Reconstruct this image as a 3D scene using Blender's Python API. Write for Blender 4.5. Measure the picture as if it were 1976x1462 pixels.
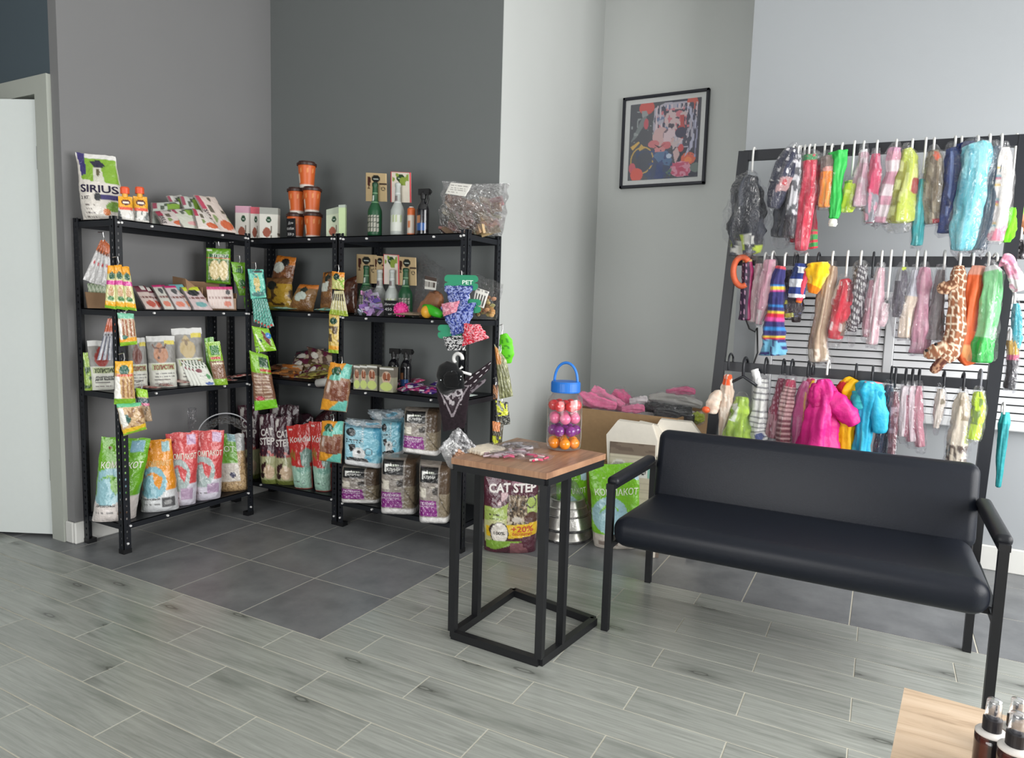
import bpy, bmesh, math, random
import numpy as np
from mathutils import Vector, Matrix
for o in list(bpy.data.objects): bpy.data.objects.remove(o, do_unlink=True)
S = 0.4                      # scene is laid out in floor-tile units of 40 cm
R_ = random.Random(7)
SC = bpy.context.scene
COL = SC.collection
V3 = lambda *a: np.array(a, float)

# ------------------------------------------------------------------ camera
FPX = 1335.0
YAW, PIT, ROL = (math.radians(a) for a in (118.07, 5.95, 1.64))
CAMP = V3(7.235, -4.405, 2.985)
_f = V3(math.cos(YAW)*math.cos(PIT), math.sin(YAW)*math.cos(PIT), -math.sin(PIT))
_r = V3(math.sin(YAW), -math.cos(YAW), 0.0)
_u = np.cross(_r, _f)
CR = math.cos(ROL)*_r + math.sin(ROL)*_u
CU = -math.sin(ROL)*_r + math.cos(ROL)*_u
CF = _f
cam_d = bpy.data.cameras.new('camera'); cam = bpy.data.objects.new('camera', cam_d); COL.objects.link(cam)
cam_d.sensor_width = 36.0; cam_d.lens = FPX/1976*36.0; cam_d.clip_start = 0.02
m = Matrix.Identity(4)
for i, ax in enumerate((CR, CU, -CF)):
    for k in range(3): m[k][i] = ax[k]
for k in range(3): m[k][3] = CAMP[k]*S
cam.matrix_world = m
SC.camera = cam

# ------------------------------------------------------------------ world, lights, exposure
SC.view_settings.view_transform = 'Standard'; SC.view_settings.look = 'None'
SC.view_settings.gamma = 1.0; SC.view_settings.use_curve_mapping = False
SC.view_settings.exposure = 0.5
W = bpy.data.worlds.new('daylight'); SC.world = W; W.use_nodes = True
W.node_tree.nodes['Background'].inputs[0].default_value = (0.95, 0.98, 1.0, 1)
W.node_tree.nodes['Background'].inputs[1].default_value = 0.45
def area(name, loc, aim, sx, sy, power, col):
    d = bpy.data.lights.new(name, 'AREA'); d.shape = 'RECTANGLE'; d.size = sx*S; d.size_y = sy*S
    d.energy = power; d.color = col
    o = bpy.data.objects.new(name, d); COL.objects.link(o)
    o.location = Vector(loc)*S
    o.rotation_euler = (Vector(aim)-Vector(loc)).to_track_quat('-Z', 'Y').to_euler()
    return o
# daylight entering by the big shop window on the right plus unseen fill added behind the camera
area('window_daylight', (12.3, 1.0, 3.5), (0, 1.6, 1.9), 7.5, 4.6, 116, (1.0, 0.993, 0.978))
area('front_fill', (4.2, -8.6, 3.0), (1.5, 3.0, 1.4), 7.0, 4.6, 74, (1.0, 0.993, 0.978))

# ------------------------------------------------------------------ picture <-> place
def ray(px, py): return CF + (px-988)/FPX*CR - (py-731)/FPX*CU
def onz(px, py, z): d = ray(px, py); return CAMP + (z-CAMP[2])/d[2]*d
def onx(px, py, x): d = ray(px, py); return CAMP + (x-CAMP[0])/d[0]*d
def ony(px, py, y): d = ray(px, py); return CAMP + (y-CAMP[1])/d[1]*d
def onpl(px, py, p0, ang):
    n = V3(math.cos(math.radians(ang)), math.sin(math.radians(ang)), 0)
    d = ray(px, py); t = ((V3(*p0, 0)-CAMP)@n)/(d@n); return CAMP + t*d
def dep(P): return float((np.asarray(P)-CAMP)@CF)

# ------------------------------------------------------------------ materials
def lin(c):
    c = np.asarray(c, float)/255.0
    return np.where(c <= 0.04045, c/12.92, ((c+0.055)/1.055)**2.4)
def _new(name):
    m = bpy.data.materials.new(name); m.use_nodes = True; nt = m.node_tree
    return m, nt, nt.nodes['Principled BSDF']
def noise_bump(nt, b, scale, strength, dist=0.01, detail=4, vec=None):
    n = nt.nodes.new('ShaderNodeTexNoise'); n.inputs['Scale'].default_value = scale; n.inputs['Detail'].default_value = detail
    tc = nt.nodes.new('ShaderNodeTexCoord')
    nt.links.new(vec or tc.outputs['Object'], n.inputs['Vector'])
    bp = nt.nodes.new('ShaderNodeBump'); bp.inputs['Strength'].default_value = strength; bp.inputs['Distance'].default_value = dist
    nt.links.new(n.outputs['Fac'], bp.inputs['Height']); nt.links.new(bp.outputs['Normal'], b.inputs['Normal'])
    return n
def finish(name, rough, metal=0.0, bump=(30, .2, .004), spec=0.5, coat=0.0, sheen=0.0, var=0.06):
    """surface finish whose colour is the printed / dyed colour stored on the mesh"""
    m, nt, b = _new(name)
    a = nt.nodes.new('ShaderNodeVertexColor'); a.layer_name = 'Col'
    n = nt.nodes.new('ShaderNodeTexNoise'); n.inputs['Scale'].default_value = 45; n.inputs['Detail'].default_value = 5
    tc = nt.nodes.new('ShaderNodeTexCoord'); nt.links.new(tc.outputs['Object'], n.inputs['Vector'])
    mr = nt.nodes.new('ShaderNodeMapRange'); mr.inputs[3].default_value = 1-var; mr.inputs[4].default_value = 1+var
    nt.links.new(n.outputs['Fac'], mr.inputs[0])
    mx = nt.nodes.new('ShaderNodeVectorMath'); mx.operation = 'SCALE'
    nt.links.new(a.outputs['Color'], mx.inputs[0]); nt.links.new(mr.outputs[0], mx.inputs['Scale'])
    nt.links.new(mx.outputs[0], b.inputs['Base Color'])
    b.inputs['Roughness'].default_value = rough; b.inputs['Metallic'].default_value = metal
    b.inputs['Specular IOR Level'].default_value = spec; b.inputs['Coat Weight'].default_value = coat
    b.inputs['Sheen Weight'].default_value = sheen
    if bump: noise_bump(nt, b, *bump)
    return m
M = {}
M['gloss'] = finish('glossy_printed_foil', .24, bump=(26, .8, .016), coat=.45)
M['satin'] = finish('satin_plastic', .42, bump=(60, .05, .002))
M['shiny'] = finish('smooth_shiny_plastic', .14, bump=(20, .03, .002), coat=.4)
M['card'] = finish('printed_card', .62, bump=(120, .08, .001), spec=.3)
M['kraft'] = finish('kraft_cardboard', .85, bump=(90, .2, .002), spec=.2, var=.12)
M['cloth'] = finish('dyed_cloth', .92, bump=(260, .45, .003), spec=.15, sheen=.25, var=.14)
def wrapped(name):
    m = finish(name, .85, bump=(200, .3, .003), spec=.15, coat=1.0, sheen=.1, var=.12); nt = m.node_tree; b = nt.nodes['Principled BSDF']
    b.inputs['Coat Roughness'].default_value = .13; b.inputs['Coat IOR'].default_value = 1.55
    tc = nt.nodes.new('ShaderNodeTexCoord'); mp = nt.nodes.new('ShaderNodeMapping'); mp.inputs['Scale'].default_value = (1.0, 1.0, .34)
    nt.links.new(tc.outputs['Object'], mp.inputs[0])
    n = nt.nodes.new('ShaderNodeTexNoise'); n.inputs['Scale'].default_value = 42; n.inputs['Detail'].default_value = 4; n.inputs['Distortion'].default_value = 1.8
    nt.links.new(mp.outputs[0], n.inputs['Vector'])
    bp = nt.nodes.new('ShaderNodeBump'); bp.inputs['Strength'].default_value = 1; bp.inputs['Distance'].default_value = .05
    nt.links.new(n.outputs['Fac'], bp.inputs['Height']); nt.links.new(bp.outputs['Normal'], b.inputs['Coat Normal'])
    return m
M['wrapped'] = wrapped('cloth_under_clinging_film')
M['nylon'] = finish('coated_nylon', .5, bump=(30, .5, .01), spec=.4, var=.08)
M['metal'] = finish('powder_coated_steel', .42, bump=(300, .12, .0006), spec=.45, var=.1)
M['zinc'] = finish('zinc_plated_steel', .3, metal=1, bump=None)
M['ink'] = finish('printed_ink', .5, bump=None, var=.0)
M['paint'] = finish('gloss_white_paint', .45, bump=(160, .05, .001), var=.02)
M['vinyl'] = finish('black_leatherette', .43, bump=(180, .25, .0012), spec=.28, var=.12)

def film_mat(name, base=0.10, col=(1, 1, 1), bump=1.0, top=.75):
    m, nt, b = _new(name); nt.nodes.remove(b)
    out = nt.nodes['Material Output']
    tr = nt.nodes.new('ShaderNodeBsdfTransparent'); tr.inputs[0].default_value = (.97, .97, .98, 1)
    gl = nt.nodes.new('ShaderNodeBsdfGlossy'); gl.inputs['Roughness'].default_value = .11; gl.inputs[0].default_value = (*col, 1)
    df = nt.nodes.new('ShaderNodeBsdfTranslucent'); df.inputs[0].default_value = (.8, .82, .85, 1)
    mx0 = nt.nodes.new('ShaderNodeMixShader'); mx0.inputs[0].default_value = .08
    nt.links.new(gl.outputs[0], mx0.inputs[1]); nt.links.new(df.outputs[0], mx0.inputs[2])
    mx = nt.nodes.new('ShaderNodeMixShader')
    lw = nt.nodes.new('ShaderNodeLayerWeight'); lw.inputs['Blend'].default_value = .35
    tc = nt.nodes.new('ShaderNodeTexCoord')
    n = nt.nodes.new('ShaderNodeTexNoise'); n.inputs['Scale'].default_value = 34; n.inputs['Detail'].default_value = 5; n.inputs['Distortion'].default_value = 2.0
    nt.links.new(tc.outputs['Object'], n.inputs['Vector'])
    bp = nt.nodes.new('ShaderNodeBump'); bp.inputs['Strength'].default_value = bump; bp.inputs['Distance'].default_value = .05
    nt.links.new(n.outputs['Fac'], bp.inputs['Height'])
    for q in (gl, lw): nt.links.new(bp.outputs['Normal'], q.inputs['Normal'])
    mr = nt.nodes.new('ShaderNodeMapRange'); mr.inputs[1].default_value = .1; mr.inputs[2].default_value = 1; mr.inputs[3].default_value = base; mr.inputs[4].default_value = top
    nt.links.new(lw.outputs['Facing'], mr.inputs[0]); nt.links.new(mr.outputs[0], mx.inputs[0])
    nt.links.new(tr.outputs[0], mx.inputs[1]); nt.links.new(mx0.outputs[0], mx.inputs[2]); nt.links.new(mx.outputs[0], out.inputs[0])
    return m
M['film'] = film_mat('clear_polythene_film', .045, top=.36)
M['haze'] = film_mat('cloudy_polythene_film', .30)
M['cap'] = film_mat('frosted_cap_plastic', .38, bump=.03)
M['jar'] = film_mat('clear_rigid_plastic', .05, bump=.03)

def wall_mat(name, rgb, mott=.05):
    m, nt, b = _new(name)
    tc = nt.nodes.new('ShaderNodeTexCoord')
    n = nt.nodes.new('ShaderNodeTexNoise'); n.inputs['Scale'].default_value = 1.3; n.inputs['Detail'].default_value = 7
    nt.links.new(tc.outputs['Object'], n.inputs['Vector'])
    cr = nt.nodes.new('ShaderNodeMixRGB'); c = lin(rgb)
    cr.inputs[1].default_value = (*(c*(1-mott)), 1); cr.inputs[2].default_value = (*(c*(1+mott)), 1)
    nt.links.new(n.outputs['Fac'], cr.inputs[0]); nt.links.new(cr.outputs[0], b.inputs['Base Color'])
    b.inputs['Roughness'].default_value = .7; b.inputs['Specular IOR Level'].default_value = .3
    noise_bump(nt, b, 260, .12, .0012, 3)
    return m
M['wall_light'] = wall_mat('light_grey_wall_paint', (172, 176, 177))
M['wall_grey_shaded'] = wall_mat('light_grey_paint_shaded', (127, 127, 128))  # same light grey paint, darkened for the weaker light on the left
M['wall_grey_lit'] = wall_mat('light_grey_paint_lit', (188, 191, 189))  # same light grey, lightened for the light on column and alcove
M['wall_grey_dimmed'] = wall_mat('light_grey_paint_dimmed', (159, 163, 167))  # light grey copy, darkened to tone down the light on the right wall
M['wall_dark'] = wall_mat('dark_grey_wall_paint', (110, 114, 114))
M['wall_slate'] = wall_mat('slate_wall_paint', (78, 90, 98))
M['ceiling'] = wall_mat('white_ceiling_paint', (215, 215, 212), .02)

def plank_mat():
    m, nt, b = _new('grey_wood_look_tile'); L = nt.links.new; N = nt.nodes.new
    tc = N('ShaderNodeTexCoord'); oi = N('ShaderNodeObjectInfo')
    off = N('ShaderNodeVectorMath'); off.operation = 'SCALE'; off.inputs['Scale'].default_value = 37.0
    cx = N('ShaderNodeCombineXYZ'); L(oi.outputs['Random'], cx.inputs[0]); L(oi.outputs['Random'], cx.inputs[1])
    L(cx.outputs[0], off.inputs[0])
    add = N('ShaderNodeVectorMath'); add.operation = 'ADD'; L(tc.outputs['Object'], add.inputs[0]); L(off.outputs[0], add.inputs[1])
    def stretched(sx, sy):
        mp = N('ShaderNodeMapping'); mp.inputs['Scale'].default_value = (sx, sy, 1); L(add.outputs[0], mp.inputs[0]); return mp.outputs[0]
    g = N('ShaderNodeTexNoise'); g.inputs['Scale'].default_value = 1; g.inputs['Detail'].default_value = 9; g.inputs['Roughness'].default_value = .62; g.inputs['Distortion'].default_value = .9
    L(stretched(4, 85), g.inputs['Vector'])
    g2 = N('ShaderNodeTexNoise'); g2.inputs['Scale'].default_value = 1; g2.inputs['Detail'].default_value = 4; L(stretched(2.2, 13), g2.inputs['Vector'])
    r1 = N('ShaderNodeValToRGB'); e = r1.color_ramp.elements
    e[0].position = .30; e[0].color = (*lin((134, 137, 132)), 1); e[1].position = .70; e[1].color = (*lin((163, 166, 160)), 1)
    L(g.outputs['Fac'], r1.inputs[0])
    # dark smears along the grain
    r2 = N('ShaderNodeValToRGB'); e = r2.color_ramp.elements; e[0].position = .57; e[0].color = (0, 0, 0, 1); e[1].position = .78; e[1].color = (1, 1, 1, 1)
    L(g2.outputs['Fac'], r2.inputs[0])
    mul = N('ShaderNodeMath'); mul.operation = 'MULTIPLY'; mul.inputs[1].default_value = .55; L(r2.outputs[0], mul.inputs[0])
    mx = N('ShaderNodeMixRGB'); mx.inputs[2].default_value = (*lin((82, 88, 82)), 1); L(mul.outputs[0], mx.inputs[0]); L(r1.outputs[0], mx.inputs[1])
    # knots: stretched voronoi cells give an oval eye with a ring and a tail
    vo = N('ShaderNodeTexVoronoi'); vo.voronoi_dimensions = '2D'; vo.inputs['Scale'].default_value = 1; L(stretched(1.25, 5.2), vo.inputs['Vector'])
    nz = N('ShaderNodeTexNoise'); nz.inputs['Scale'].default_value = 30; L(add.outputs[0], nz.inputs['Vector'])
    ad = N('ShaderNodeMath'); ad.operation = 'MULTIPLY_ADD'; ad.inputs[1].default_value = .07; L(nz.outputs['Fac'], ad.inputs[0]); L(vo.outputs['Distance'], ad.inputs[2])
    r3 = N('ShaderNodeValToRGB'); cr = r3.color_ramp; cr.elements[0].position = .05; cr.elements[0].color = (.35, .35, .35, 1)
    cr.elements[1].position = .20; cr.elements[1].color = (0, 0, 0, 1)
    k = cr.elements.new(.068); k.color = (.8, .8, .8, 1); k = cr.elements.new(.088); k.color = (.4, .4, .4, 1)
    L(ad.outputs[0], r3.inputs[0])
    mx2 = N('ShaderNodeMixRGB'); mx2.inputs[2].default_value = (*lin((58, 60, 55)), 1); L(r3.outputs[0], mx2.inputs[0]); L(mx.outputs[0], mx2.inputs[1])
    # plank-to-plank tone
    mr = N('ShaderNodeMapRange'); mr.inputs[3].default_value = .90; mr.inputs[4].default_value = 1.08; L(oi.outputs['Random'], mr.inputs[0])
    sc = N('ShaderNodeVectorMath'); sc.operation = 'SCALE'; L(mx2.outputs[0], sc.inputs[0]); L(mr.outputs[0], sc.inputs['Scale'])
    L(sc.outputs[0], b.inputs['Base Color'])
    b.inputs['Roughness'].default_value = .27; b.inputs['Specular IOR Level'].default_value = .5
    bp = N('ShaderNodeBump'); bp.inputs['Strength'].default_value = .12; bp.inputs['Distance'].default_value = .002
    L(g.outputs['Fac'], bp.inputs['Height']); L(bp.outputs['Normal'], b.inputs['Normal'])
    return m
M['plank'] = plank_mat()
def tile_mat():
    m, nt, b = _new('dark_stone_tile'); L = nt.links.new; N = nt.nodes.new
    tc = N('ShaderNodeTexCoord'); oi = N('ShaderNodeObjectInfo')
    add = N('ShaderNodeVectorMath'); add.operation = 'ADD'; L(tc.outputs['Object'], add.inputs[0])
    cx = N('ShaderNodeCombineXYZ'); ml = N('ShaderNodeMath'); ml.operation = 'MULTIPLY'; ml.inputs[1].default_value = 50
    L(oi.outputs['Random'], ml.inputs[0]); L(ml.outputs[0], cx.inputs[0]); L(cx.outputs[0], add.inputs[1])
    n = N('ShaderNodeTexNoise'); n.inputs['Scale'].default_value = 6; n.inputs['Detail'].default_value = 10; n.inputs['Roughness'].default_value = .65; L(add.outputs[0], n.inputs['Vector'])
    r = N('ShaderNodeValToRGB'); e = r.color_ramp.elements; e[0].position = .35; e[0].color = (*lin((102, 104, 107)), 1); e[1].position = .72; e[1].color = (*lin((128, 130, 132)), 1)
    L(n.outputs['Fac'], r.inputs[0])
    n2 = N('ShaderNodeTexNoise'); n2.inputs['Scale'].default_value = 14; n2.inputs['Detail'].default_value = 8; n2.inputs['Distortion'].default_value = 2.5
    mp = N('ShaderNodeMapping'); mp.inputs['Scale'].default_value = (1, .18, 1); mp.inputs['Rotation'].default_value = (0, 0, .6); L(add.outputs[0], mp.inputs[0]); L(mp.outputs[0], n2.inputs['Vector'])
    r2 = N('ShaderNodeValToRGB'); e = r2.color_ramp.elements; e[0].position = .66; e[0].color = (0, 0, 0, 1); e[1].position = .78; e[1].color = (.45, .45, .45, 1)
    L(n2.outputs['Fac'], r2.inputs[0])
    mx = N('ShaderNodeMixRGB'); mx.inputs[2].default_value = (*lin((140, 142, 138)), 1); L(r2.outputs[0], mx.inputs[0]); L(r.outputs[0], mx.inputs[1])
    L(mx.outputs[0], b.inputs['Base Color']); b.inputs['Roughness'].default_value = .36
    bp = N('ShaderNodeBump'); bp.inputs['Strength'].default_value = .15; bp.inputs['Distance'].default_value = .002
    L(n.outputs['Fac'], bp.inputs['Height']); L(bp.outputs['Normal'], b.inputs['Normal'])
    return m
M['tile'] = tile_mat()
def wood_mat(name, c0, c1, c2, sx, sy, rough=.42):
    m, nt, b = _new(name); L = nt.links.new; N = nt.nodes.new
    tc = N('ShaderNodeTexCoord'); mp = N('ShaderNodeMapping'); mp.inputs['Scale'].default_value = (sx, sy, sy); L(tc.outputs['Object'], mp.inputs[0])
    n = N('ShaderNodeTexNoise'); n.inputs['Scale'].default_value = 1; n.inputs['Detail'].default_value = 10; n.inputs['Roughness'].default_value = .6; n.inputs['Distortion'].default_value = .7
    L(mp.outputs[0], n.inputs['Vector'])
    r = N('ShaderNodeValToRGB'); e = r.color_ramp.elements; e[0].position = .28; e[0].color = (*lin(c0), 1); e[1].position = .72; e[1].color = (*lin(c2), 1)
    k = e.new(.45); k.color = (*lin(c1), 1)
    L(n.outputs['Fac'], r.inputs[0]); L(r.outputs[0], b.inputs['Base Color']); b.inputs['Roughness'].default_value = rough
    return m
M['walnut'] = wood_mat('walnut_laminate', (104, 78, 60), (150, 112, 86), (176, 136, 106), 60, 5)
M['oak'] = wood_mat('pale_oak_laminate', (160, 136, 112), (194, 170, 144), (206, 184, 160), 4, 40)
M['grout'] = wall_mat('pale_floor_grout', (196, 192, 178), .1)

# ------------------------------------------------------------------ mesh building
ORG = {}
class G:
    """collects coloured geometry, all in tile units, world position"""
    def __init__(s): s.V = []; s.F = []; s.C = []; s.n = 0
    def add(s, V, F, c=(200, 200, 200)):
        V = np.asarray(V, float).reshape(-1, 3); c = np.asarray(c, float)
        if c.ndim == 1: c = np.tile(c, (len(V), 1))
        s.V.append(V); s.C.append(c); n = s.n
        s.F += [tuple(i+n for i in f) for f in F]; s.n += len(V); return s
    def quadbox(s, P8, c): return s.add(P8, [(0, 3, 2, 1), (4, 5, 6, 7), (0, 1, 5, 4), (1, 2, 6, 5), (2, 3, 7, 6), (3, 0, 4, 7)], c)
    def box(s, a, b, c):
        (x0, y0, z0), (x1, y1, z1) = a, b
        return s.quadbox([(x0, y0, z0), (x1, y0, z0), (x1, y1, z0), (x0, y1, z0), (x0, y0, z1), (x1, y0, z1), (x1, y1, z1), (x0, y1, z1)], c)
    def bar(s, p0, p1, w, h, c, up=(0, 0, 1)):
        p0 = np.asarray(p0, float); p1 = np.asarray(p1, float); d = p1-p0; d /= np.linalg.norm(d)
        u = np.asarray(up, float)
        if abs(d@u) > .95: u = V3(0, 1, 0)
        a = np.cross(d, u); a /= np.linalg.norm(a); b = np.cross(a, d)
        q = [(-1, -1), (1, -1), (1, 1), (-1, 1)]
        return s.quadbox([p0+a*w/2*i+b*h/2*j for i, j in q]+[p1+a*w/2*i+b*h/2*j for i, j in q], c)
    def rbox(s, a, b, r, c, seg=3, fn=None):
        bm = bmesh.new(); bmesh.ops.create_cube(bm, size=1)
        a = np.asarray(a, float); b = np.asarray(b, float)
        for v in bm.verts:
            for k in range(3): v.co[k] = (a[k]+b[k])/2 + v.co[k]*(b[k]-a[k])
        bmesh.ops.bevel(bm, geom=list(bm.edges), offset=r, segments=seg, profile=.5, affect='EDGES')
        V = np.array([v.co[:] for v in bm.verts]); bm.verts.index_update()
        F = [tuple(v.index for v in f.verts) for f in bm.faces]; bm.free()
        if fn is not None: V = np.array([fn(*v) for v in V])
        return s.add(V, F, c)
    def tube(s, P, r, c, n=8, cap=True):
        P = [np.asarray(p, float) for p in P]; m = len(P)
        r = [r]*m if np.isscalar(r) else r
        t = [P[min(i+1, m-1)]-P[max(i-1, 0)] for i in range(m)]; t = [x/(np.linalg.norm(x)+1e-9) for x in t]
        a = np.cross(t[0], V3(0, 0, 1)); a = V3(1, 0, 0) if np.linalg.norm(a) < .1 else a/np.linalg.norm(a)
        V = []
        for i in range(m):
            a = a - (a@t[i])*t[i]; a /= np.linalg.norm(a)+1e-9; b = np.cross(t[i], a)
            for k in range(n):
                w = 2*math.pi*k/n; V.append(P[i]+r[i]*(math.cos(w)*a+math.sin(w)*b))
        F = [(i*n+k, i*n+(k+1) % n, (i+1)*n+(k+1) % n, (i+1)*n+k) for i in range(m-1) for k in range(n)]
        if cap: F += [tuple(range(n))[::-1], tuple((m-1)*n+k for k in range(n))]
        return s.add(V, F, c)
    def lathe(s, base, prof, c, n=24, cols=None, axis=None):
        """prof: (r, z) pairs; cols: one colour per ring or a function(theta01, zfrac)"""
        base = np.asarray(base, float); V = []; C = []; m = len(prof)
        for i, (r, z) in enumerate(prof):
            for k in range(n):
                w = 2*math.pi*k/n
                V.append(base+V3(r*math.cos(w), r*math.sin(w), z))
                if callable(cols): C.append(cols(k/n, z))
                elif cols is not None: C.append(cols[i])
        F = [(i*n+k, i*n+(k+1) % n, (i+1)*n+(k+1) % n, (i+1)*n+k) for i in range(m-1) for k in range(n)]
        F += [tuple(range(n))[::-1], tuple((m-1)*n+k for k in range(n))]
        return s.add(V, F, np.array(C, float) if len(C) else c)
    def ball(s, p, r, c, n=14, sc=(1, 1, 1)):
        m = n//2; prof = [(max(.001, math.sin(math.pi*i/m)), -math.cos(math.pi*i/m)) for i in range(m+1)]
        V = []
        for (q, z) in prof:
            for k in range(n):
                w = 2*math.pi*k/n; V.append((p[0]+r*sc[0]*q*math.cos(w), p[1]+r*sc[1]*q*math.sin(w), p[2]+r*sc[2]*z))
        F = [(i*n+k, i*n+(k+1) % n, (i+1)*n+(k+1) % n, (i+1)*n+k) for i in range(m) for k in range(n)]
        return s.add(V, F, c)

def mk(name, g, mat, parent=None, label=None, smooth=False, kind=None, org=None, cat=None, group=None):
    V = np.concatenate(g.V); C = np.concatenate(g.C)
    if parent is not None: o0 = ORG[parent.name]
    elif org is not None: o0 = np.asarray(org, float)
    else: o0 = V3((V[:, 0].min()+V[:, 0].max())/2, (V[:, 1].min()+V[:, 1].max())/2, V[:, 2].min())
    me = bpy.data.meshes.new(name); me.from_pydata(((V-o0)*S).tolist(), [], g.F); me.update()
    ca = me.color_attributes.new('Col', 'FLOAT_COLOR', 'POINT')
    c4 = np.ones((len(V), 4), np.float32); c4[:, :3] = lin(np.clip(C, 0, 255)); ca.data.foreach_set('color', c4.ravel())
    if smooth: me.polygons.foreach_set('use_smooth', [True]*len(me.polygons))
    me.materials.append(M[mat] if isinstance(mat, str) else mat)
    o = bpy.data.objects.new(name, me); COL.objects.link(o)
    if parent is not None: o.parent = parent
    else: o.location = Vector(o0)*S
    ORG[o.name] = o0
    if label: o['label'] = label
    if kind: o['kind'] = kind
    if cat: o['category'] = cat
    if group: o['group'] = group
    return o
def smooth_by_angle(o, deg=35):
    me = o.data
    bm = bmesh.new(); bm.from_mesh(me)
    for f in bm.faces: f.smooth = True
    for e in bm.edges:
        if len(e.link_faces) == 2 and e.calc_face_angle(0) > math.radians(deg): e.smooth = False
    bm.to_mesh(me); bm.free(); return o
def thing(name, label, cat, base, group=None):
    o = bpy.data.objects.new(name, None); COL.objects.link(o); o.empty_display_size = .05
    o.location = Vector(base)*S; ORG[o.name] = np.asarray(base, float)
    o['label'] = label; o['category'] = cat
    if group: o['group'] = group
    return o

# ------------------------------------------------------------------ room
def wall(name, a, b, mat, kind='structure'):
    g = G().box(a, b, (200, 200, 200)); return mk(name, g, mat, kind=kind)
XL, YB, XC, YP, XR, YR, YD = -1.16, 3.36, 2.83, 6.72, 5.42, 5.48, .28
HZ = 8.0
wall('wall_left', (XL-.3, YD+.001, 0), (XL, YB, HZ), 'wall_grey_shaded')
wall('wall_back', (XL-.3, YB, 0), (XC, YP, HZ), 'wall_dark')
wall('wall_alcove', (XC-.02, YP, 0), (XR, YP+.3, HZ), 'wall_grey_lit')
wall('wall_column', (XC, YB+.002, 0), (XC+.006, YP, HZ), 'wall_grey_lit')
wall('wall_window_side', (XR, YR, 0), (12.5, YP+.3, HZ), 'wall_grey_dimmed')
# wall with the inner door, left of the shelves
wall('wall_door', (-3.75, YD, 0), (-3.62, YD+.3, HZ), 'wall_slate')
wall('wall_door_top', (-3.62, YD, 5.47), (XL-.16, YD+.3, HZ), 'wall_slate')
wall('wall_door_jamb', (XL-.16, YD, 0), (XL-.001, YD+.3, HZ), 'wall_grey_shaded')
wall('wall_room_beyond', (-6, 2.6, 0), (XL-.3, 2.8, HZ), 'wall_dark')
wall('wall_far_left', (-6.2, -9, 0), (-6, 2.8, HZ), 'wall_grey_shaded')
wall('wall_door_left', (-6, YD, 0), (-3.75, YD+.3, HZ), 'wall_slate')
# window wall on the right and unseen glazed front behind the camera
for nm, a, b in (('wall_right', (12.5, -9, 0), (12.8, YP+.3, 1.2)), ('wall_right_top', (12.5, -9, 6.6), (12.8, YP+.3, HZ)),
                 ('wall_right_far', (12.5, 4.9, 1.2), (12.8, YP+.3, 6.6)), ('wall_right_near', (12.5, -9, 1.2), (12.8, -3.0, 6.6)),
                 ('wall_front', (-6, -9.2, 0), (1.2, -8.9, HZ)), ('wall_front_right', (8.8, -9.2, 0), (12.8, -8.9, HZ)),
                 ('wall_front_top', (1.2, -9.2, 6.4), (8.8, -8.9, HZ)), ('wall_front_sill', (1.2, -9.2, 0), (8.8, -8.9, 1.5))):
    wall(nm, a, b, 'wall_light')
wall('ceiling', (-6.2, -9.2, HZ), (12.8, YP+.3, HZ+.2), 'ceiling')
def window(name, a, b, axis):
    # white frame with two mullions in the wall opening
    w = bpy.data.objects.new(name, None); COL.objects.link(w); w['kind'] = 'structure'
    base = ((a[0]+b[0])/2, (a[1]+b[1])/2, a[2]); w.location = Vector(base)*S; ORG[w.name] = V3(*base)
    g = G(); t = .16
    k = 1 if axis == 'y' else 0
    for z0, z1 in ((a[2], a[2]+t), (b[2]-t, b[2])): 
        p = list(a); q = list(b); p[2] = z0; q[2] = z1; g.box(p, q, (225, 225, 225))
    for i in range(4):
        c = a[k]+(b[k]-a[k]-t)*i/3; p = list(a); q = list(b); p[k] = c; q[k] = c+t; g.box(p, q, (225, 225, 225))
    mk('window_frame', g, 'paint', w)
window('window_1', (12.55, -3.0, 1.2), (12.7, 4.9, 6.6), 'y')
window('window_2', (1.2, -9.1, 1.5), (8.8, -8.95, 6.4), 'x')

def skirt(name, a, b):
    g = G().rbox(a, b, .012, (214, 214, 210), 1); return mk(name, g, 'paint', kind='structure')
skirt('baseboard_left', (XL+.002, YD-.03, 0), (XL+.05, YB-.002, .26))
skirt('baseboard_back', (XL+.055, YB-.05, 0), (XC+.05, YB-.002, .26))
skirt('baseboard_column', (XC+.008, YB+.002, 0), (XC+.05, YP-.055, .26))
skirt('baseboard_alcove', (XC+.055, YP-.05, 0), (XR, YP-.002, .26))
skirt('baseboard_right', (XR+.05, YR-.05, 0), (12.45, YR-.002, .30))
skirt('baseboard_jamb', (XL-.15, YD-.035, 0), (XL+.0, YD-.002, .26))

# door casing and the leaf standing ajar
g = G(); cz = (176, 180, 172)
HX = -1.56
g.box((HX, YD-.05, 0), (XL-.155, YD+.32, 5.46), cz)
g.box((-3.85, YD-.05, 5.26), (HX, YD+.32, 5.46), cz); g.box((-3.85, YD-.05, 0), (-3.62, YD+.32, 5.26), cz)
g.box((HX-.04, YD+.18, 0), (HX, YD+.26, 5.26), (160, 163, 156))
mk('trim_1', g, 'paint', kind='structure')
d = bpy.data.objects.new('door_1', None); COL.objects.link(d); d['kind'] = 'structure'; ORG[d.name] = V3(HX-.02, YD, 0); d.location = Vector(ORG[d.name])*S
th = math.radians(180+25.5); dv = V3(math.cos(th), math.sin(th), 0); nv = V3(-dv[1], dv[0], 0)
h0 = V3(HX-.03, YD-.02, .04)
g = G(); q = [h0, h0+dv*2.0, h0+dv*2.0-nv*.1, h0-nv*.1]
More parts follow.
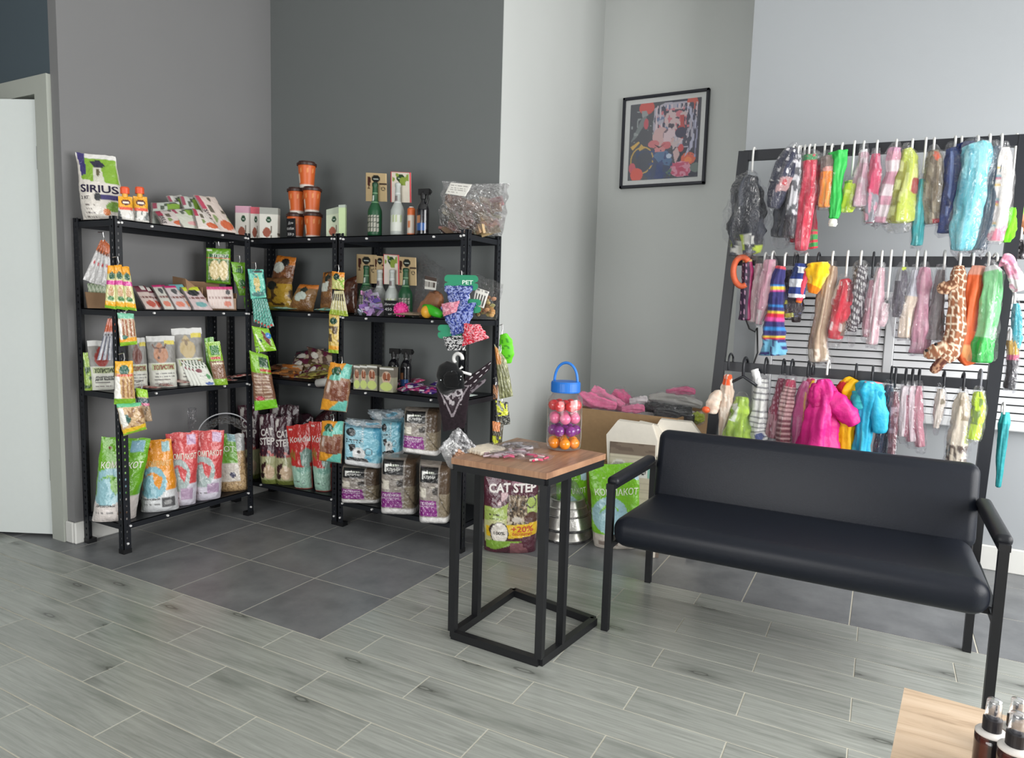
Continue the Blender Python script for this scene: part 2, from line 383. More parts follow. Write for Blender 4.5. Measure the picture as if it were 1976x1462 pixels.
g.quadbox(q+[p+V3(0, 0, 5.17) for p in q], (216, 222, 220)); mk('door_leaf', g, 'paint', d)
for hz in (.85, 4.55):
    g = G(); p = h0-V3(0, 0, .04)+nv*.012-dv*.01
    g.tube([p+V3(0, 0, hz-.13), p+V3(0, 0, hz+.13)], .018, (120, 122, 124), 8); mk('hinge', g, 'zinc', d)
g = G(); hp = h0+dv*1.82+V3(0, 0, 2.5)
g.tube([hp, hp+nv*.12, hp+nv*.12-dv*.28], .022, (150, 150, 150)); mk('door_handle', g, 'zinc', d)

# ------------------------------------------------------------------ floor: grout bed with separate planks and tiles
floor = mk('floor', G().box((-6.2, -9.2, -.2), (12.8, YP+.3, -.0035), (150, 147, 136)), 'grout', kind='structure', org=(0, 0, 0))
def seen(x0, y0, x1, y1):
    for fx in (0, .5, 1):
        for fy in (0, .5, 1):
            P = V3(x0+(x1-x0)*fx, y0+(y1-y0)*fy, 0)-CAMP; z = P@CF
            if z > .3:
                px = 988+FPX*(P@CR)/z; py = 731-FPX*(P@CU)/z
                if -160 < px < 2140 and 500 < py < 1640: return True
    return False
def slab(w, d, gap=.0125):
    bm = bmesh.new(); bmesh.ops.create_cube(bm, size=1)
    for v in bm.verts: v.co = Vector((v.co.x*(w-gap)*S, v.co.y*(d-gap)*S, (v.co.z-.5)*.012*S))
    bmesh.ops.bevel(bm, geom=[e for e in bm.edges if all(v.co.z > -.001 for v in e.verts)], offset=.0007, segments=1, affect='EDGES')
    me = bpy.data.meshes.new('slab'); bm.to_mesh(me); bm.free(); return me
meshes = {}
rest = {'plank': G(), 'tile': G()}
def lay(name, x0, y0, x1, y1, mat):
    if x1-x0 < .03 or y1-y0 < .03: return
    if not seen(x0, y0, x1, y1):
        rest[mat].box((x0+.005, y0+.005, -.012), (x1-.005, y1-.005, 0), (150, 150, 150)); return
    k = (round(x1-x0, 3), round(y1-y0, 3), mat)
    if k not in meshes: meshes[k] = slab(k[0], k[1], .0095 if mat == 'plank' else .0125); meshes[k].materials.append(M[mat])
    o = bpy.data.objects.new(name, meshes[k]); COL.objects.link(o); o.parent = floor
    o.location = Vector(((x0+x1)/2, (y0+y1)/2, 0))*S
PW, PL = .3633, 1.507
XT, YT = 3.03, 2.87
for r in range(-26, 8):                      # plank rows run along x
    y0, y1 = r*PW, (r+1)*PW
    if y0 >= YT-.01: break
    off = 1.2 if r % 2 else .45
    for k in range(-6, 9):
        x0, x1 = off+k*PL, off+(k+1)*PL
        x0 = max(x0, -6.0); x1 = min(x1, 12.5)
        if r >= 0: x0 = max(x0, XT)
        lay('floor_plank', x0, y0, x1, min(y1, YT), 'plank')
ys = [0, 1, 1.98, 2.87, 3.9, 4.93, 5.96, YP]
for i in range(len(ys)-1):                   # stone tiles under the shelves
    for k in range(-5, 3):
        x1 = XT if k == 2 else k+1
        lay('floor_tile', k, ys[i], x1, ys[i+1], 'tile')
for i in range(3, len(ys)-1):                # and the strip behind the bench
    xs = [XT, 4.09, 5.12, 6.14, 7.15, 8.2, 9.2, 10.2, 11.2, 12.5]
    for k in range(len(xs)-1): lay('floor_tile', xs[k], ys[i], xs[k+1], ys[i+1], 'tile')
for k in ('plank', 'tile'):
    if rest[k].n: mk('floor_'+k, rest[k], k, floor, kind='stuff')

# ------------------------------------------------------------------ black steel shelving
BLK = (24, 27, 33)
def flange(g, x, y, z0, z1, dx, dy, w=.09, t=.007):
    """perforated angle-iron leg: two strips punched with real slots"""
    for ax, sg in ((0, dx), (1, dy)):
        def bx(a0, a1, za, zb):
            a0, a1 = sorted((a0*sg, a1*sg))
            if ax == 0: g.box((x+a0, y-(t if dy < 0 else 0), za), (x+a1, y+(0 if dy < 0 else t), zb), BLK)
            else: g.box((x-(t if dx < 0 else 0), y+a0, za), (x+(0 if dx < 0 else t), y+a1, zb), BLK)
        bx(0, .036, z0, z1); bx(.058, w, z0, z1)
        z = z0
        while z < z1-.04:
            bx(.036, .058, z, min(z+.052, z1)); z += .0775
def shelving(label, x0, x1, y0, y1, levels, lead):
    t = thing('shelving_unit', label, 'shelf', ((x0+x1)/2, (y0+y1)/2, 0))
    for (x, dx) in ((x0, 1), (x1, -1)):
        for (y, dy) in ((y0, 1), (y1, -1)):
            g = G(); flange(g, x, y, .04, 3.86, dx, dy); p = mk('post', g, 'metal', t)
            g = G(); a, b = sorted((x-.004*dx, x+.094*dx)); c, e = sorted((y-.004*dy, y+.094*dy)); g.box((a, c, 0), (b, e, .055), (18, 19, 22)); mk('foot', g, 'satin', p)
    for z in levels:
        g = G(); i = .008; lip = .075
        g.box((x0+i, y0+i, z-.012), (x1-i, y1-i, z), BLK)
        for a, b in (((x0+i, y0+i), (x1-i, y0+i+.012)), ((x0+i, y1-i-.012), (x1-i, y1-i)), ((x0+i, y0+i), (x0+i+.012, y1-i)), ((x1-i-.012, y0+i), (x1-i, y1-i))):
            g.box((*a, z-lip), (*b, z-.001), BLK)
        s = mk('shelf', g, 'metal', t)
        L = (x1-x0) if lead == 'y' else (y1-y0)
        for f in (.045, .24, .76, .955) if z > .5 else (.045, .3, .955):
            g = G()
            if lead == 'y': c = V3(x0+L*f, y0-.001, z-.037); d = V3(0, -1, 0)
            else: c = V3(x1+.001, y0+L*f, z-.037); d = V3(1, 0, 0)
            g.tube([c+d*-.01, c+d*.014], .0135, (222, 222, 222), 6); mk('bolt', g, 'satin', s)
    for (x, dx) in ((x0, 1), (x1, -1)):         # bolts on the camera-facing feet
        for z in (.12, 1.83, 2.79, 3.79):
            g = G()
            if lead == 'y': c = V3(x+.047*dx, y0-.001, z); d = V3(0, -1, 0)
            else:
                c = V3(x1+.001, (y0 if dx > 0 else y1)+.047*dx, z); d = V3(1, 0, 0)
            g.tube([c-d*.01, c+d*.014], .0135, (222, 222, 222), 6); mk('bolt', g, 'satin', t)
    return t
LV = (.36, 1.88, 2.83, 3.83)
shelving('black steel shelving unit along the left wall, nearest the door', -1.105, -.33, .35, 2.22, LV, 'x')
shelving('black steel shelving unit in the room corner, middle of the three', -1.09, .955, 2.49, 3.28, (.38, 1.90, 2.84, 3.83), 'y')
shelving('black steel shelving unit against the back wall, ending at the pale column', .975, 2.93, 2.48, 3.28, (.36, 1.87, 2.82, 3.82), 'y')

# ------------------------------------------------------------------ bench
t = thing('waiting_bench', 'long black leatherette waiting bench with square steel legs', 'bench', (6.63, 2.1, 0))
bx0, bx1, by0, by1 = 5.14, 8.11, 1.52, 2.86
for x in (bx0, bx1):
    mk('leg', G().bar((x, by0, 0), (x, by0, 1.37), .064, .064, (17, 18, 22), (0, 1, 0)), 'metal', t)
    mk('leg', G().bar((x, by1, 0), (x, by1, 1.34), .064, .064, (17, 18, 22), (0, 1, 0)), 'metal', t)
    mk('arm_rail', G().bar((x, by0-.037, 1.375), (x, by1, 1.355), .075, .05, (17, 18, 22)), 'metal', t)
    g = G().rbox((x-.058, by0+.02, 1.365), (x+.058, by1-.12, 1.455), .04, (24, 26, 31), 4); smooth_by_angle(mk('armrest', g, 'vinyl', t))
    g = G().bar((x, by0, .82), (x, by1, .82), .06, .06, (17, 18, 22)); mk('seat_frame', g, 'metal', t)
g = G(); g.bar((bx0, by0+.2, .83), (bx1, by0+.2, .83), .06, .06, (17, 18, 22)); g.bar((bx0, by1-.1, .83), (bx1, by1-.1, .83), .06, .06, (17, 18, 22)); mk('seat_frame', g, 'metal', t)
def seatfn(x, y, z):
    z2 = z - .05*max(0, (y-1.4)/1.3) - (.012*math.sin((x-5.2)*1.1) if z > .95 else 0); return (x, y, z2)
g = G().rbox((bx0+.05, 1.40, .845), (bx1-.05, 2.72, 1.13), .125, (20, 24, 33), 6, seatfn); smooth_by_angle(mk('seat', g, 'vinyl', t), 60)
def backfn(x, y, z): return (x, y+(z-.95)*.22, z)
g = G().rbox((bx0+.06, 2.60, 1.0), (bx1-.03, 2.80, 1.72), .085, (20, 24, 33), 5, backfn); smooth_by_angle(mk('backrest', g, 'vinyl', t), 60)

# ------------------------------------------------------------------ side table
t = thing('side_table', 'small black-framed side table with a square walnut top', 'table', (4.5, 1.05, 0))
tp = [onz(*q, 1.655) for q in ((871, 883), (1055, 913), (1169, 875), (998, 844))]
dn = V3(0, 0, -.052)
g = G().quadbox([p+dn for p in tp]+tp, (160, 120, 90)); mk('table_top', g, 'walnut', t)
ctr = sum(tp)/4
def tq(a, b, z):   # point on the table footprint
    P = (1-b)*((1-a)*tp[0]+a*tp[1])+b*((1-a)*tp[3]+a*tp[2]); return V3(P[0], P[1], z)
for a0, b0, a1, b1 in ((.03, .03, .97, .03), (.97, .03, .97, .97), (.97, .97, .03, .97), (.03, .97, .03, .03)):
    mk('apron', G().bar(tq(a0, b0, 1.573), tq(a1, b1, 1.573), .065, .06, (22, 23, 26)), 'metal', t)
    mk('base_bar', G().bar(tq(a0, b0, .036), tq(a1, b1, .036), .065, .07, (22, 23, 26)), 'metal', t)
for a, b in ((.03, .03), (.03, .36), (.97, .03), (.97, .36)):
    mk('leg', G().bar(tq(a, b, .07), tq(a, b, 1.55), .065, .065, (22, 23, 26), (0, 1, 0)), 'metal', t)

# ------------------------------------------------------------------ low oak table, bottom right
z = 1.04
a = onz(1745, 1326, z); e = onz(1905, 1370, z); l = onz(1718, 1462, z)
t = thing('low_table', 'pale oak laminate low table in the bottom right corner', 'table', (a[0]+.8, a[1]-.9, 0))
ux = (e-a)/np.linalg.norm(e-a); uy = (l-a)/np.linalg.norm(l-a)
q = [a, a+ux*1.7, a+ux*1.7+uy*1.7, a+uy*1.7]
g = G().quadbox([p-V3(0, 0, .06) for p in q[::-1]]+q[::-1], (210, 180, 150)); mk('table_top', g, 'oak', t)
for i in range(4):
    c = a+ux*(.12 if i in (0, 3) else 1.58)+uy*(.12 if i < 2 else 1.58)
    mk('leg', G().bar((c[0], c[1], 0), (c[0], c[1], z-.06), .1, .1, (210, 180, 150), (0, 1, 0)), 'oak', t)
LOWT = (a, ux, uy)

# ================================================================== packaging and garment builders
WHT, BLA = (232, 230, 224), (26, 26, 28)
def nz(u, v, s, k=3):
    r = np.random.RandomState(s); o = 0
    for i in range(k):
        a, b, c, d = r.uniform(2, 7)*(i+1), r.uniform(2, 7)*(i+1), r.uniform(0, 6.28), r.uniform(0, 6.28)
        o = o + np.sin(a*u*2.2+c+1.3*np.sin(b*v*1.7+d))*np.sin(b*v*2.2+d)/(i+1)
    return o/1.6
def cellnoise(u, v, s, nu, nv):
    r = np.random.RandomState(s); g = r.rand(int(nv)+3, int(nu)+3)
    x = np.clip(u*nu, 0, nu+.99); y = np.clip(v*nv, 0, nv+.99); i = np.floor(x).astype(int); j = np.floor(y).astype(int)
    fx = x-i; fy = y-j; fx = fx*fx*(3-2*fx); fy = fy*fy*(3-2*fy)
    return (g[j, i]*(1-fx)+g[j, i+1]*fx)*(1-fy)+(g[j+1, i]*(1-fx)+g[j+1, i+1]*fx)*fy
def inpoly(u, v, P):
    r = np.zeros(u.shape, bool); n = len(P)
    for i in range(n):
        (x0, y0), (x1, y1) = P[i], P[(i+1) % n]
        if y0 == y1: continue
        c = ((y0 > v) != (y1 > v)) & (u < (x1-x0)*(v-y0)/(y1-y0)+x0); r ^= c
    return r
def paint(u, v, base, layers):
    C = np.tile(np.array(base, float), (len(u), 1))
    for L in layers:
        k = L[0]; c = np.array(L[-1], float)
        if k == 'r': m = (u >= L[1]) & (v >= L[2]) & (u <= L[3]) & (v <= L[4])
        elif k == 'e': m = ((u-L[1])/L[3])**2+((v-L[2])/L[4])**2 <= 1
        elif k == 'o':
            q = ((u-L[1])/L[3])**2+((v-L[2])/L[4])**2; m = (q <= 1) & (q >= L[5]**2)
        elif k == 'p': m = inpoly(u, v, L[1])
        elif k == 'n':   # blotches: seed, cells u, cells v, threshold, (region)
            m = cellnoise(u, v, L[1], L[2], L[3]) > L[4]
            if len(L) == 10: m &= (u >= L[5]) & (v >= L[6]) & (u <= L[7]) & (v <= L[8])
        elif k == 's':   # stripes: axis, period, duty, region
            w = (u if L[1] == 'u' else v if L[1] == 'v' else (u+v if L[1] == 'd' else u-v)); m = ((w/L[2]) % 1 < L[3])
            if len(L) == 9: m &= (u >= L[4]) & (v >= L[5]) & (u <= L[6]) & (v <= L[7])
        elif k == 'd':   # dots: pitch u, pitch v, radius
            a = (u/L[1]); b = v/L[2]; a = a+.5*(np.floor(b) % 2); m = ((a % 1-.5)*L[1])**2+((b % 1-.5)*L[2]*L[4])**2 < L[3]**2
            if len(L) == 10: m &= (u >= L[5]) & (v >= L[6]) & (u <= L[7]) & (v <= L[8])
        elif k == 'l':   # line of small print: u0,v,u1, height -> broken dashes
            m = (u >= L[1]) & (u <= L[3]) & (np.abs(v-L[2]) < L[4]) & (cellnoise(u, v*0, int(L[2]*997), 60, 1) > .35)
        elif k == 'g':   # giraffe / leopard cells: seed, nu, nv, gap
            r = np.random.RandomState(L[1]); nu, nv = L[2], L[3]; best = np.full(u.shape, 9.); sec = best.copy()
            for i in range(nu+1):
                for j in range(nv+1):
                    q = ((u-(i+r.uniform(-.3, .3))/nu)*nu)**2+((v-(j+r.uniform(-.3, .3))/nv)*nv)**2
                    sec = np.minimum(sec, np.maximum(best, q)); best = np.minimum(best, q)
            m = np.sqrt(sec)-np.sqrt(best) > L[4]
        C[m] = c
    return C
class Surf: pass
def pouch(g, TL, TR, BR, BL, T, base, layers=(), kind='stand', nu=40, nv=52, crinkle=.006, seed=1, back=None, wob=.02, side=None):
    """a filled bag / sachet / carton spanned by four corners; prints its design on the front"""
    TL, TR, BR, BL = (np.asarray(p, float) for p in (TL, TR, BR, BL))
    N = np.cross(TR-TL, BL-TL); N /= np.linalg.norm(N)
    if N @ (CAMP-TL) < 0: N = -N
    def gv(v):
        if kind == 'stand': return np.clip(v*1.25, 0, 1)**.85*(1-.25*np.clip((v-.9)/.1, 0, 1)**2)
        if kind == 'pillow': return np.sin(np.pi*np.clip(v, 0, 1))**.45
        if kind == 'flat': return (1-np.abs(2*v-1)**10)**.5
        if kind == 'brick': return (1-np.clip(1-v*7, 0, 1)**2.5)**.5*(1-.12*np.clip((v-.95)/.05, 0, 1)**2)
        return np.ones_like(v)
    pu = {'stand': 2.6, 'pillow': 2.2, 'flat': 8, 'brick': 9, 'box': 60}[kind]
    def h(u): return np.clip(1-np.abs(2*u-1)**pu, 0, 1)**.5
    cr = crinkle if kind != 'box' else 0
    def surf(u, v, s=1, k=.6):
        u = np.asarray(u, float); v = np.asarray(v, float)
        ue = u+(wob*nz(u*0+.3, v, seed+5)*(2*u-1) if kind in ('stand', 'pillow') else 0)
        ve = v+(wob*.6*nz(u, v*0+.2, seed+9)*(1-v) if kind in ('stand', 'pillow') else 0)
        ue = ue[:, None]; ve = ve[:, None]
        P = (1-ve)*((1-ue)*TL+ue*TR)+ve*((1-ue)*BL+ue*BR)
        b = T*k*h(u)*gv(v)+cr*(nz(u*2, v*2.6, seed)*.7+nz(u*5, v*7, seed+3)*.35)*(h(u)*.8+.2)
        return P+s*N*(np.maximum(b, .0015))[:, None]
    uu, vv = np.meshgrid(np.linspace(0, 1, nu), np.linspace(0, 1, nv)); u = uu.ravel(); v = vv.ravel()
    idx = lambda i, j: j*nu+i
    F = [(idx(i, j), idx(i, j+1), idx(i+1, j+1), idx(i+1, j)) for j in range(nv-1) for i in range(nu-1)]
    g.add(surf(u, v), F, paint(u, v, base, layers))
    # back and rim
    nb, mb = 8, 12
    uu, vv = np.meshgrid(np.linspace(0, 1, nb), np.linspace(0, 1, mb)); ub = uu.ravel(); vb = vv.ravel()
    bc = back if back is not None else base
    g.add(surf(ub, vb, -1, .4), [(j*nb+i, j*nb+i+1, (j+1)*nb+i+1, (j+1)*nb+i) for j in range(mb-1) for i in range(nb-1)], bc)
    for (a, c) in ((np.linspace(0, 1, 14), 0), (np.linspace(0, 1, 14), 1)):      # top and bottom
        f = surf(a, a*0+c); r = surf(a, a*0+c, -1, .4); n = len(a)
        g.add(np.concatenate([f, r]), [(i, i+1, n+i+1, n+i) for i in range(n-1)], side or bc)
    a = np.linspace(0, 1, 18)
    for c in (0, 1):
        f = surf(a*0+c, a); r = surf(a*0+c, a, -1, .4); n = len(a)
        g.add(np.concatenate([f, r]), [(i, i+1, n+i+1, n+i) for i in range(n-1)], side or bc)
    s = Surf(); s.f = surf; s.N = N; s.W = (np.linalg.norm(TR-TL)+np.linalg.norm(BR-BL))/2; s.H = (np.linalg.norm(BL-TL)+np.linalg.norm(BR-TR))/2
    return s
def fontmesh(txt, bold=0, sp=1.0):
    c = bpy.data.curves.new('t', 'FONT'); c.body = txt; c.offset = bold; c.space_character = sp; c.resolution_u = 3
    o = bpy.data.objects.new('t', c); COL.objects.link(o)
    dg = bpy.context.evaluated_depsgraph_get(); dg.update()
    me = bpy.data.meshes.new_from_object(o.evaluated_get(dg))
    V = np.array([v.co[:] for v in me.vertices]); F = [tuple(p.vertices) for p in me.polygons]
    bpy.data.objects.remove(o); bpy.data.curves.remove(c); bpy.data.meshes.remove(me); return V, F
FM = {}
def lettering(parent, s, txt, u0, v0, u1, hv, col, bold=0.0, rot=0, off=.006):
    """printed word between u0 and u1 with its baseline at v0, letters hv high"""
    k = (txt, bold)
    if k not in FM: FM[k] = fontmesh(txt, bold)
    V, F = FM[k]
    if not len(V): return
    x = (V[:, 0]-V[:, 0].min())/(np.ptp(V[:, 0])); y = (V[:, 1]-max(0, V[:, 1].min()))/.72
    if rot: uu = u0+y*(u1-u0); vv = v0+x*hv
    else: uu = u0+x*(u1-u0); vv = v0-y*hv
    P = s.f(uu, vv)+s.N*off
    g = G().add(P, F, col); return mk('lettering', g, 'ink', parent)
def interp(K, t):
    K = np.asarray(K, float); n = len(K); x = np.linspace(0, 1, n)
    if n < 3: return np.stack([np.interp(t, x, K[:, i]) for i in range(K.shape[1])], 1)
    # catmull-rom
    o = []
    for q in t:
        s = q*(n-1); i = min(int(s), n-2); f = s-i
        p0, p1, p2, p3 = K[max(i-1, 0)], K[i], K[i+1], K[min(i+2, n-1)]
        o.append(.5*((2*p1)+(-p0+p2)*f+(2*p0-5*p1+4*p2-p3)*f*f+(-p0+3*p1-3*p2+p3)*f**3))
    return np.array(o)
def loft(g, keys, base, layers=(), n=22, rows=30, fold=.12, k=5, flat=.5, seed=1, A=(1, 0, 0), B=(0, 1, 0)):
    """a hanging cloth shape: keys = (x, y, z, half width), cross-section folded"""
    A = np.asarray(A, float); B = np.asarray(B, float)
    t = np.linspace(0, 1, rows); K = interp(keys, t); w = np.maximum(K[:, 3], .004); P = K[:, :3]
    th = np.linspace(0, 2*np.pi, n, endpoint=False); V = []; U = []; W = []
    r = np.random.RandomState(seed); ph = r.uniform(0, 6.28); ph2 = r.uniform(0, 6.28)
    for i in range(rows):
        d = P[min(i+1, rows-1)]-P[max(i-1, 0)]; d /= np.linalg.norm(d)+1e-9
        a = A-(A@d)*d; a /= np.linalg.norm(a)
        e = min(1, (i+.6)/1.6, (rows-i-.4)/1.6)**.5
        R = w[i]*e*(1+fold*np.sin(k*th+ph+2.0*t[i]*3)+fold*.6*np.sin((k*2+1)*th+ph2-4*t[i])+fold*.9*(np.abs(np.sin(k*.5*th+ph2+3*t[i]))-.5)*np.sin(5*t[i]+ph)+.05*np.sin(t[i]*17+ph)+.04*np.sin(t[i]*31+ph2+th))
        R = R*(1+.5*fold*nz(th*.8, th*0+t[i]*2.4, s_:=seed+3))
        V.append(P[i]+np.outer(R*np.cos(th), a)+np.outer(R*np.sin(th)*flat, B)); U += list(.5-.5*np.cos(th)*-1); W += [t[i]]*n
    V = np.concatenate(V); U = np.array(U); W = np.array(W)
    F = [(i*n+j, i*n+(j+1) % n, (i+1)*n+(j+1) % n, (i+1)*n+j) for i in range(rows-1) for j in range(n)]
    F += [tuple(range(n))[::-1], tuple((rows-1)*n+j for j in range(n))]
    g.add(V, F, paint(U, W, base, layers)); return g
seed_ = [10]
def sd(): seed_[0] += 7; return seed_[0]
def bag(name, label, cat, px, p0, ang, T, base, layers=(), kind='stand', snap=None, texts=(), mat='gloss', group=None, lean=0, part='bag_body', nu=40, nv=52, seed=None, film=None, crinkle=.006, wob=.02):
    """px: TL, TR, BR, BL as seen; p0/ang: the upright plane it stands in (facing angle); lean: top falls back by this much"""
    n = V3(math.cos(math.radians(ang)), math.sin(math.radians(ang)), 0)
    q0 = np.array(p0)-n[:2]*lean
    TL, TR = (onpl(*p, q0, ang) for p in px[:2]); BR, BL = (onpl(*p, p0, ang) for p in px[2:])
    if snap is not None: BL[2] = BR[2] = snap+.004
    g = G(); s = pouch(g, TL, TR, BR, BL, T, base, layers, kind, nu, nv, seed=seed or sd(), crinkle=crinkle, wob=wob)
    b = (BL+BR)/2
    if not texts and film is None:
        o = mk(name, g, mat, smooth=(kind != 'box'), org=b, label=label, cat=cat, group=group); return o, s
    t = thing(name, label, cat, b, group)
    mk(part, g, mat, t, smooth=(kind != 'box'))
    for x in texts: lettering(t, s, *x)
    if film is not None: film(t, s)
    return t, s
def flatpack(name, label, cat, c, size, rot, z, T, base, layers=(), mat='gloss', group=None, tilt=0, texts=(), nu=26, nv=30, kind='pillow'):
    """a sachet lying on a surface; c = centre, rot = direction of its top edge from its bottom edge, tilt lifts the top"""
    r = math.radians(rot); dv = V3(-math.cos(r), -math.sin(r), 0); du = V3(-dv[1], dv[0], 0)   # dv: top -> bottom
    du = -du if du@CR < 0 else du
    w, h = size; c = V3(c[0], c[1], z+T*.5+.01); up = V3(0, 0, tilt)
    TL = c-du*w/2-dv*h/2+up; TR = c+du*w/2-dv*h/2+up; BR = c+du*w/2+dv*h/2; BL = c-du*w/2+dv*h/2
    g = G(); s = pouch(g, TL, TR, BR, BL, T, base, layers, kind, nu, nv, seed=sd(), wob=.01)
    if not texts: return mk(name, g, mat, smooth=True, org=(c[0], c[1], z), label=label, cat=cat, group=group)
    t = thing(name, label, cat, (c[0], c[1], z), group); mk('sachet_body', g, mat, t, smooth=True)
    for x in texts: lettering(t, s, *x)
    return t
def quadpath(*P): return [V3(*p) for p in P]
ROUNDLOGO = lambda u, v, r, a=1.0, c=(24, 60, 44): [('e', u, v, r, r*a, c), ('r', u-r*.6, v-r*a*.12, u+r*.6, v+r*a*.12, (200, 210, 200))]
ZL, ZM, ZR = (.36, 1.88, 2.83, 3.83), (.38, 1.90, 2.84, 3.83), (.36, 1.87, 2.82, 3.82)
GRN, ORG_, YEL, TEAL, RED, PNK = (112, 168, 40), (226, 148, 40), (226, 190, 60), (104, 196, 176), (196, 66, 62), (206, 92, 130)

# ------------------------------------------------------------------ left unit, top board
bag('dog_food_bag', 'large white and green dog food bag with graduation-cap dog on the top board', 'food bag',
    ((146, 294), (222, 302), (246, 421), (160, 419)), (-.70, .62), -48, .30, (222, 216, 208),
    [('r', 0, 0, 1, .07, (226, 224, 220)), ('p', [(.10, .08), (1, .06), (1, .45), (.13, .40)], (128, 170, 52)), ('p', [(.02, .0), (.22, 0), (.24, .32), (.12, .34)], (60, 52, 110)),
     ('p', [(.34, .12), (.58, .08), (.74, .18), (.5, .24)], (40, 38, 60)), ('p', [(.42, .2), (.62, .2), (.70, .44), (.42, .42)], (206, 204, 190)), ('e', .54, .28, .05, .06, (90, 84, 60)),
     ('r', .55, .62, 1, .70, (64, 56, 112)), ('e', .5, .66, .09, .06, (58, 60, 66)), ('e', .85, .80, .17, .08, (120, 160, 64)), ('e', .68, .88, .08, .05, (208, 120, 60)),
     ('l', .18, .78, .42, .008, (90, 80, 80)), ('l', .18, .84, .42, .008, (90, 80, 80)), ('l', .18, .90, .42, .008, (90, 80, 80)), ('l', .18, .96, .42, .008, (90, 80, 80))],
    'stand', 3.83, [('SIRIUS', .10, .59, .96, .115, (34, 26, 58), .02), ('2 КГ', .1, .70, .3, .05, (50, 44, 56), .01)])
for i, (x0, x1) in enumerate(((228, 257), (256, 286))):
    t, s = bag('puree_pouch', ('white and orange puree pouch with red cap, overlapping the large dog food bag', 'white and orange puree pouch with red cap, right neighbour of its twin')[i], 'pouch',
        ((x0, 378), (x1-2, 380), (x1+2, 429), (x0, 428)), (-.40, .5+.2*i), -20, .09, (224, 222, 216),
        [('r', 0, 0, 1, .48, (232, 168, 44)), ('e', .5, .25, .32, .12, (86, 34, 30)), ('r', .3, .24, .7, .30, (236, 226, 210)), ('r', .05, .46, .95, .56, (226, 98, 76)), ('n', 3+i, 6, 6, .6, 0, .6, 1, .95, (120, 124, 122))],
        'stand', 3.83, film=lambda t, s: None, nu=24, nv=26)
    c = (s.f(np.array([.5]), np.array([0.0])))[0]-s.N*.01
    g = G(); g.lathe(c+V3(0, 0, -.01), [(.03, 0), (.03, .05)], (230, 170, 60), 12); mk('spout', g, 'satin', t)
    g = G(); g.lathe(c+V3(0, 0, .03), [(.048, 0), (.048, .06), (.04, .075)], (224, 88, 48), 16); mk('cap', g, 'satin', t)
SIR = [('r', 0, 0, .22, .4, (168, 60, 84)), ('n', 5, 7, 9, .62, .3, .05, 1, .5, (96, 90, 78)), ('n', 8, 6, 6, .66, .3, .55, 1, .8, (120, 138, 88)), ('e', .7, .82, .28, .13, (190, 96, 62))]
SIRG = [('r', 0, 0, .2, .3, (150, 70, 90)), ('n', 15, 6, 8, .55, .3, .05, 1, .5, (84, 92, 80)), ('r', .55, .1, 1, .4, (122, 158, 60)), ('e', .6, .8, .3, .1, (200, 150, 150))]
tx = [('SIRIUS', .06, .42, .20, .48, (60, 50, 56), .02, 1)]
for i, (px, x, lean, lay_, base, lab) in enumerate((
    (((291, 391), (346, 389), (352, 430), (290, 430)), -.62, .1, SIRG, (190, 196, 188), 'flat pet food sachet with grey-green print, directly right of the puree pouches'),
    (((320, 378), (350, 376), (392, 434), (352, 436)), -.72, .12, SIRG, (196, 194, 190), 'pet food sachet leaning with a purple top corner, behind the green-patched one'),
    (((345, 378), (386, 380), (404, 432), (366, 434)), -.66, .12, SIRG, (186, 190, 184), 'pet food sachet with green and black print, left of the red-cornered sachet'),
    (((296, 408), (344, 404), (372, 438), (312, 437)), -.47, .14, SIR, (200, 190, 186), 'pale pink pet food sachet lying low at the front of the top-board heap'),
    (((326, 404), (372, 402), (404, 441), (352, 440)), -.45, .16, SIRG, (190, 192, 180), 'green-tagged pet food sachet in the middle of the top-board heap'),
    (((370, 402), (398, 408), (426, 442), (380, 441)), -.43, .14, SIR, (204, 196, 190), 'pet food sachet with orange print, tucked under the leaning red-cornered one'),
    (((373, 376), (414, 380), (458, 441), (410, 443)), -.40, .16, SIR, (200, 186, 178), 'largest leaning pet food sachet with dark red corner on the top board'))):
    bag('food_sachet', lab, 'sachet', px, (x, 1), -14+5*math.sin(i*2.3), .06, base, lay_+[('r', 0, 0, .035, 1, (120, 112, 108)), ('r', 0, 0, 1, .02, (150, 146, 140))], 'pillow', 3.83, tx if i in (3, 6) else (), 'satin', 'pet food sachets heaped on the top board', lean=lean, nu=30, nv=34, part='sachet_body')
# three small cartons and one more beyond the cups
def carton(label, px, p0, ang, T, base, layers, snap, group, mat='card', texts=(), name='carton', cat='box'):
    return bag(name, label, cat, px, p0, ang, T, base, layers, 'box', snap, texts, mat, group, nu=30, nv=40, crinkle=0, part='carton_body')
CT = lambda c: [('r', 0, 0, 1, .22, c)]+ROUNDLOGO(.5, .4, .13, .8, (36, 70, 48))+[('l', .1, .6, .9, .01, (160, 160, 150)), ('e', .4, .82, .2, .16, (150, 84, 66)), ('n', 4, 8, 8, .7, .6, .6, 1, 1, (120, 110, 100))]
CG = 'small cosmetics cartons on the top board'
carton('small white carton with a lilac top band, first right of the sachets', ((453, 398), (486, 399), (485, 444), (453, 443)), (-.6, 2.62), -40, .12, (218, 214, 206), CT((206, 158, 178)), 3.83, CG)
carton('small white carton with a red top band, between two others', ((484, 400), (506, 401), (505, 445), (484, 445)), (-.45, 2.66), -50, .10, (218, 214, 206), CT((206, 96, 110)), 3.83, CG)
carton('small white carton with a grey top band, at the room corner', ((503, 401), (541, 403), (540, 447), (503, 446)), (-.3, 2.62), -60, .13, (216, 214, 206), CT((160, 162, 156)), 3.83, CG)
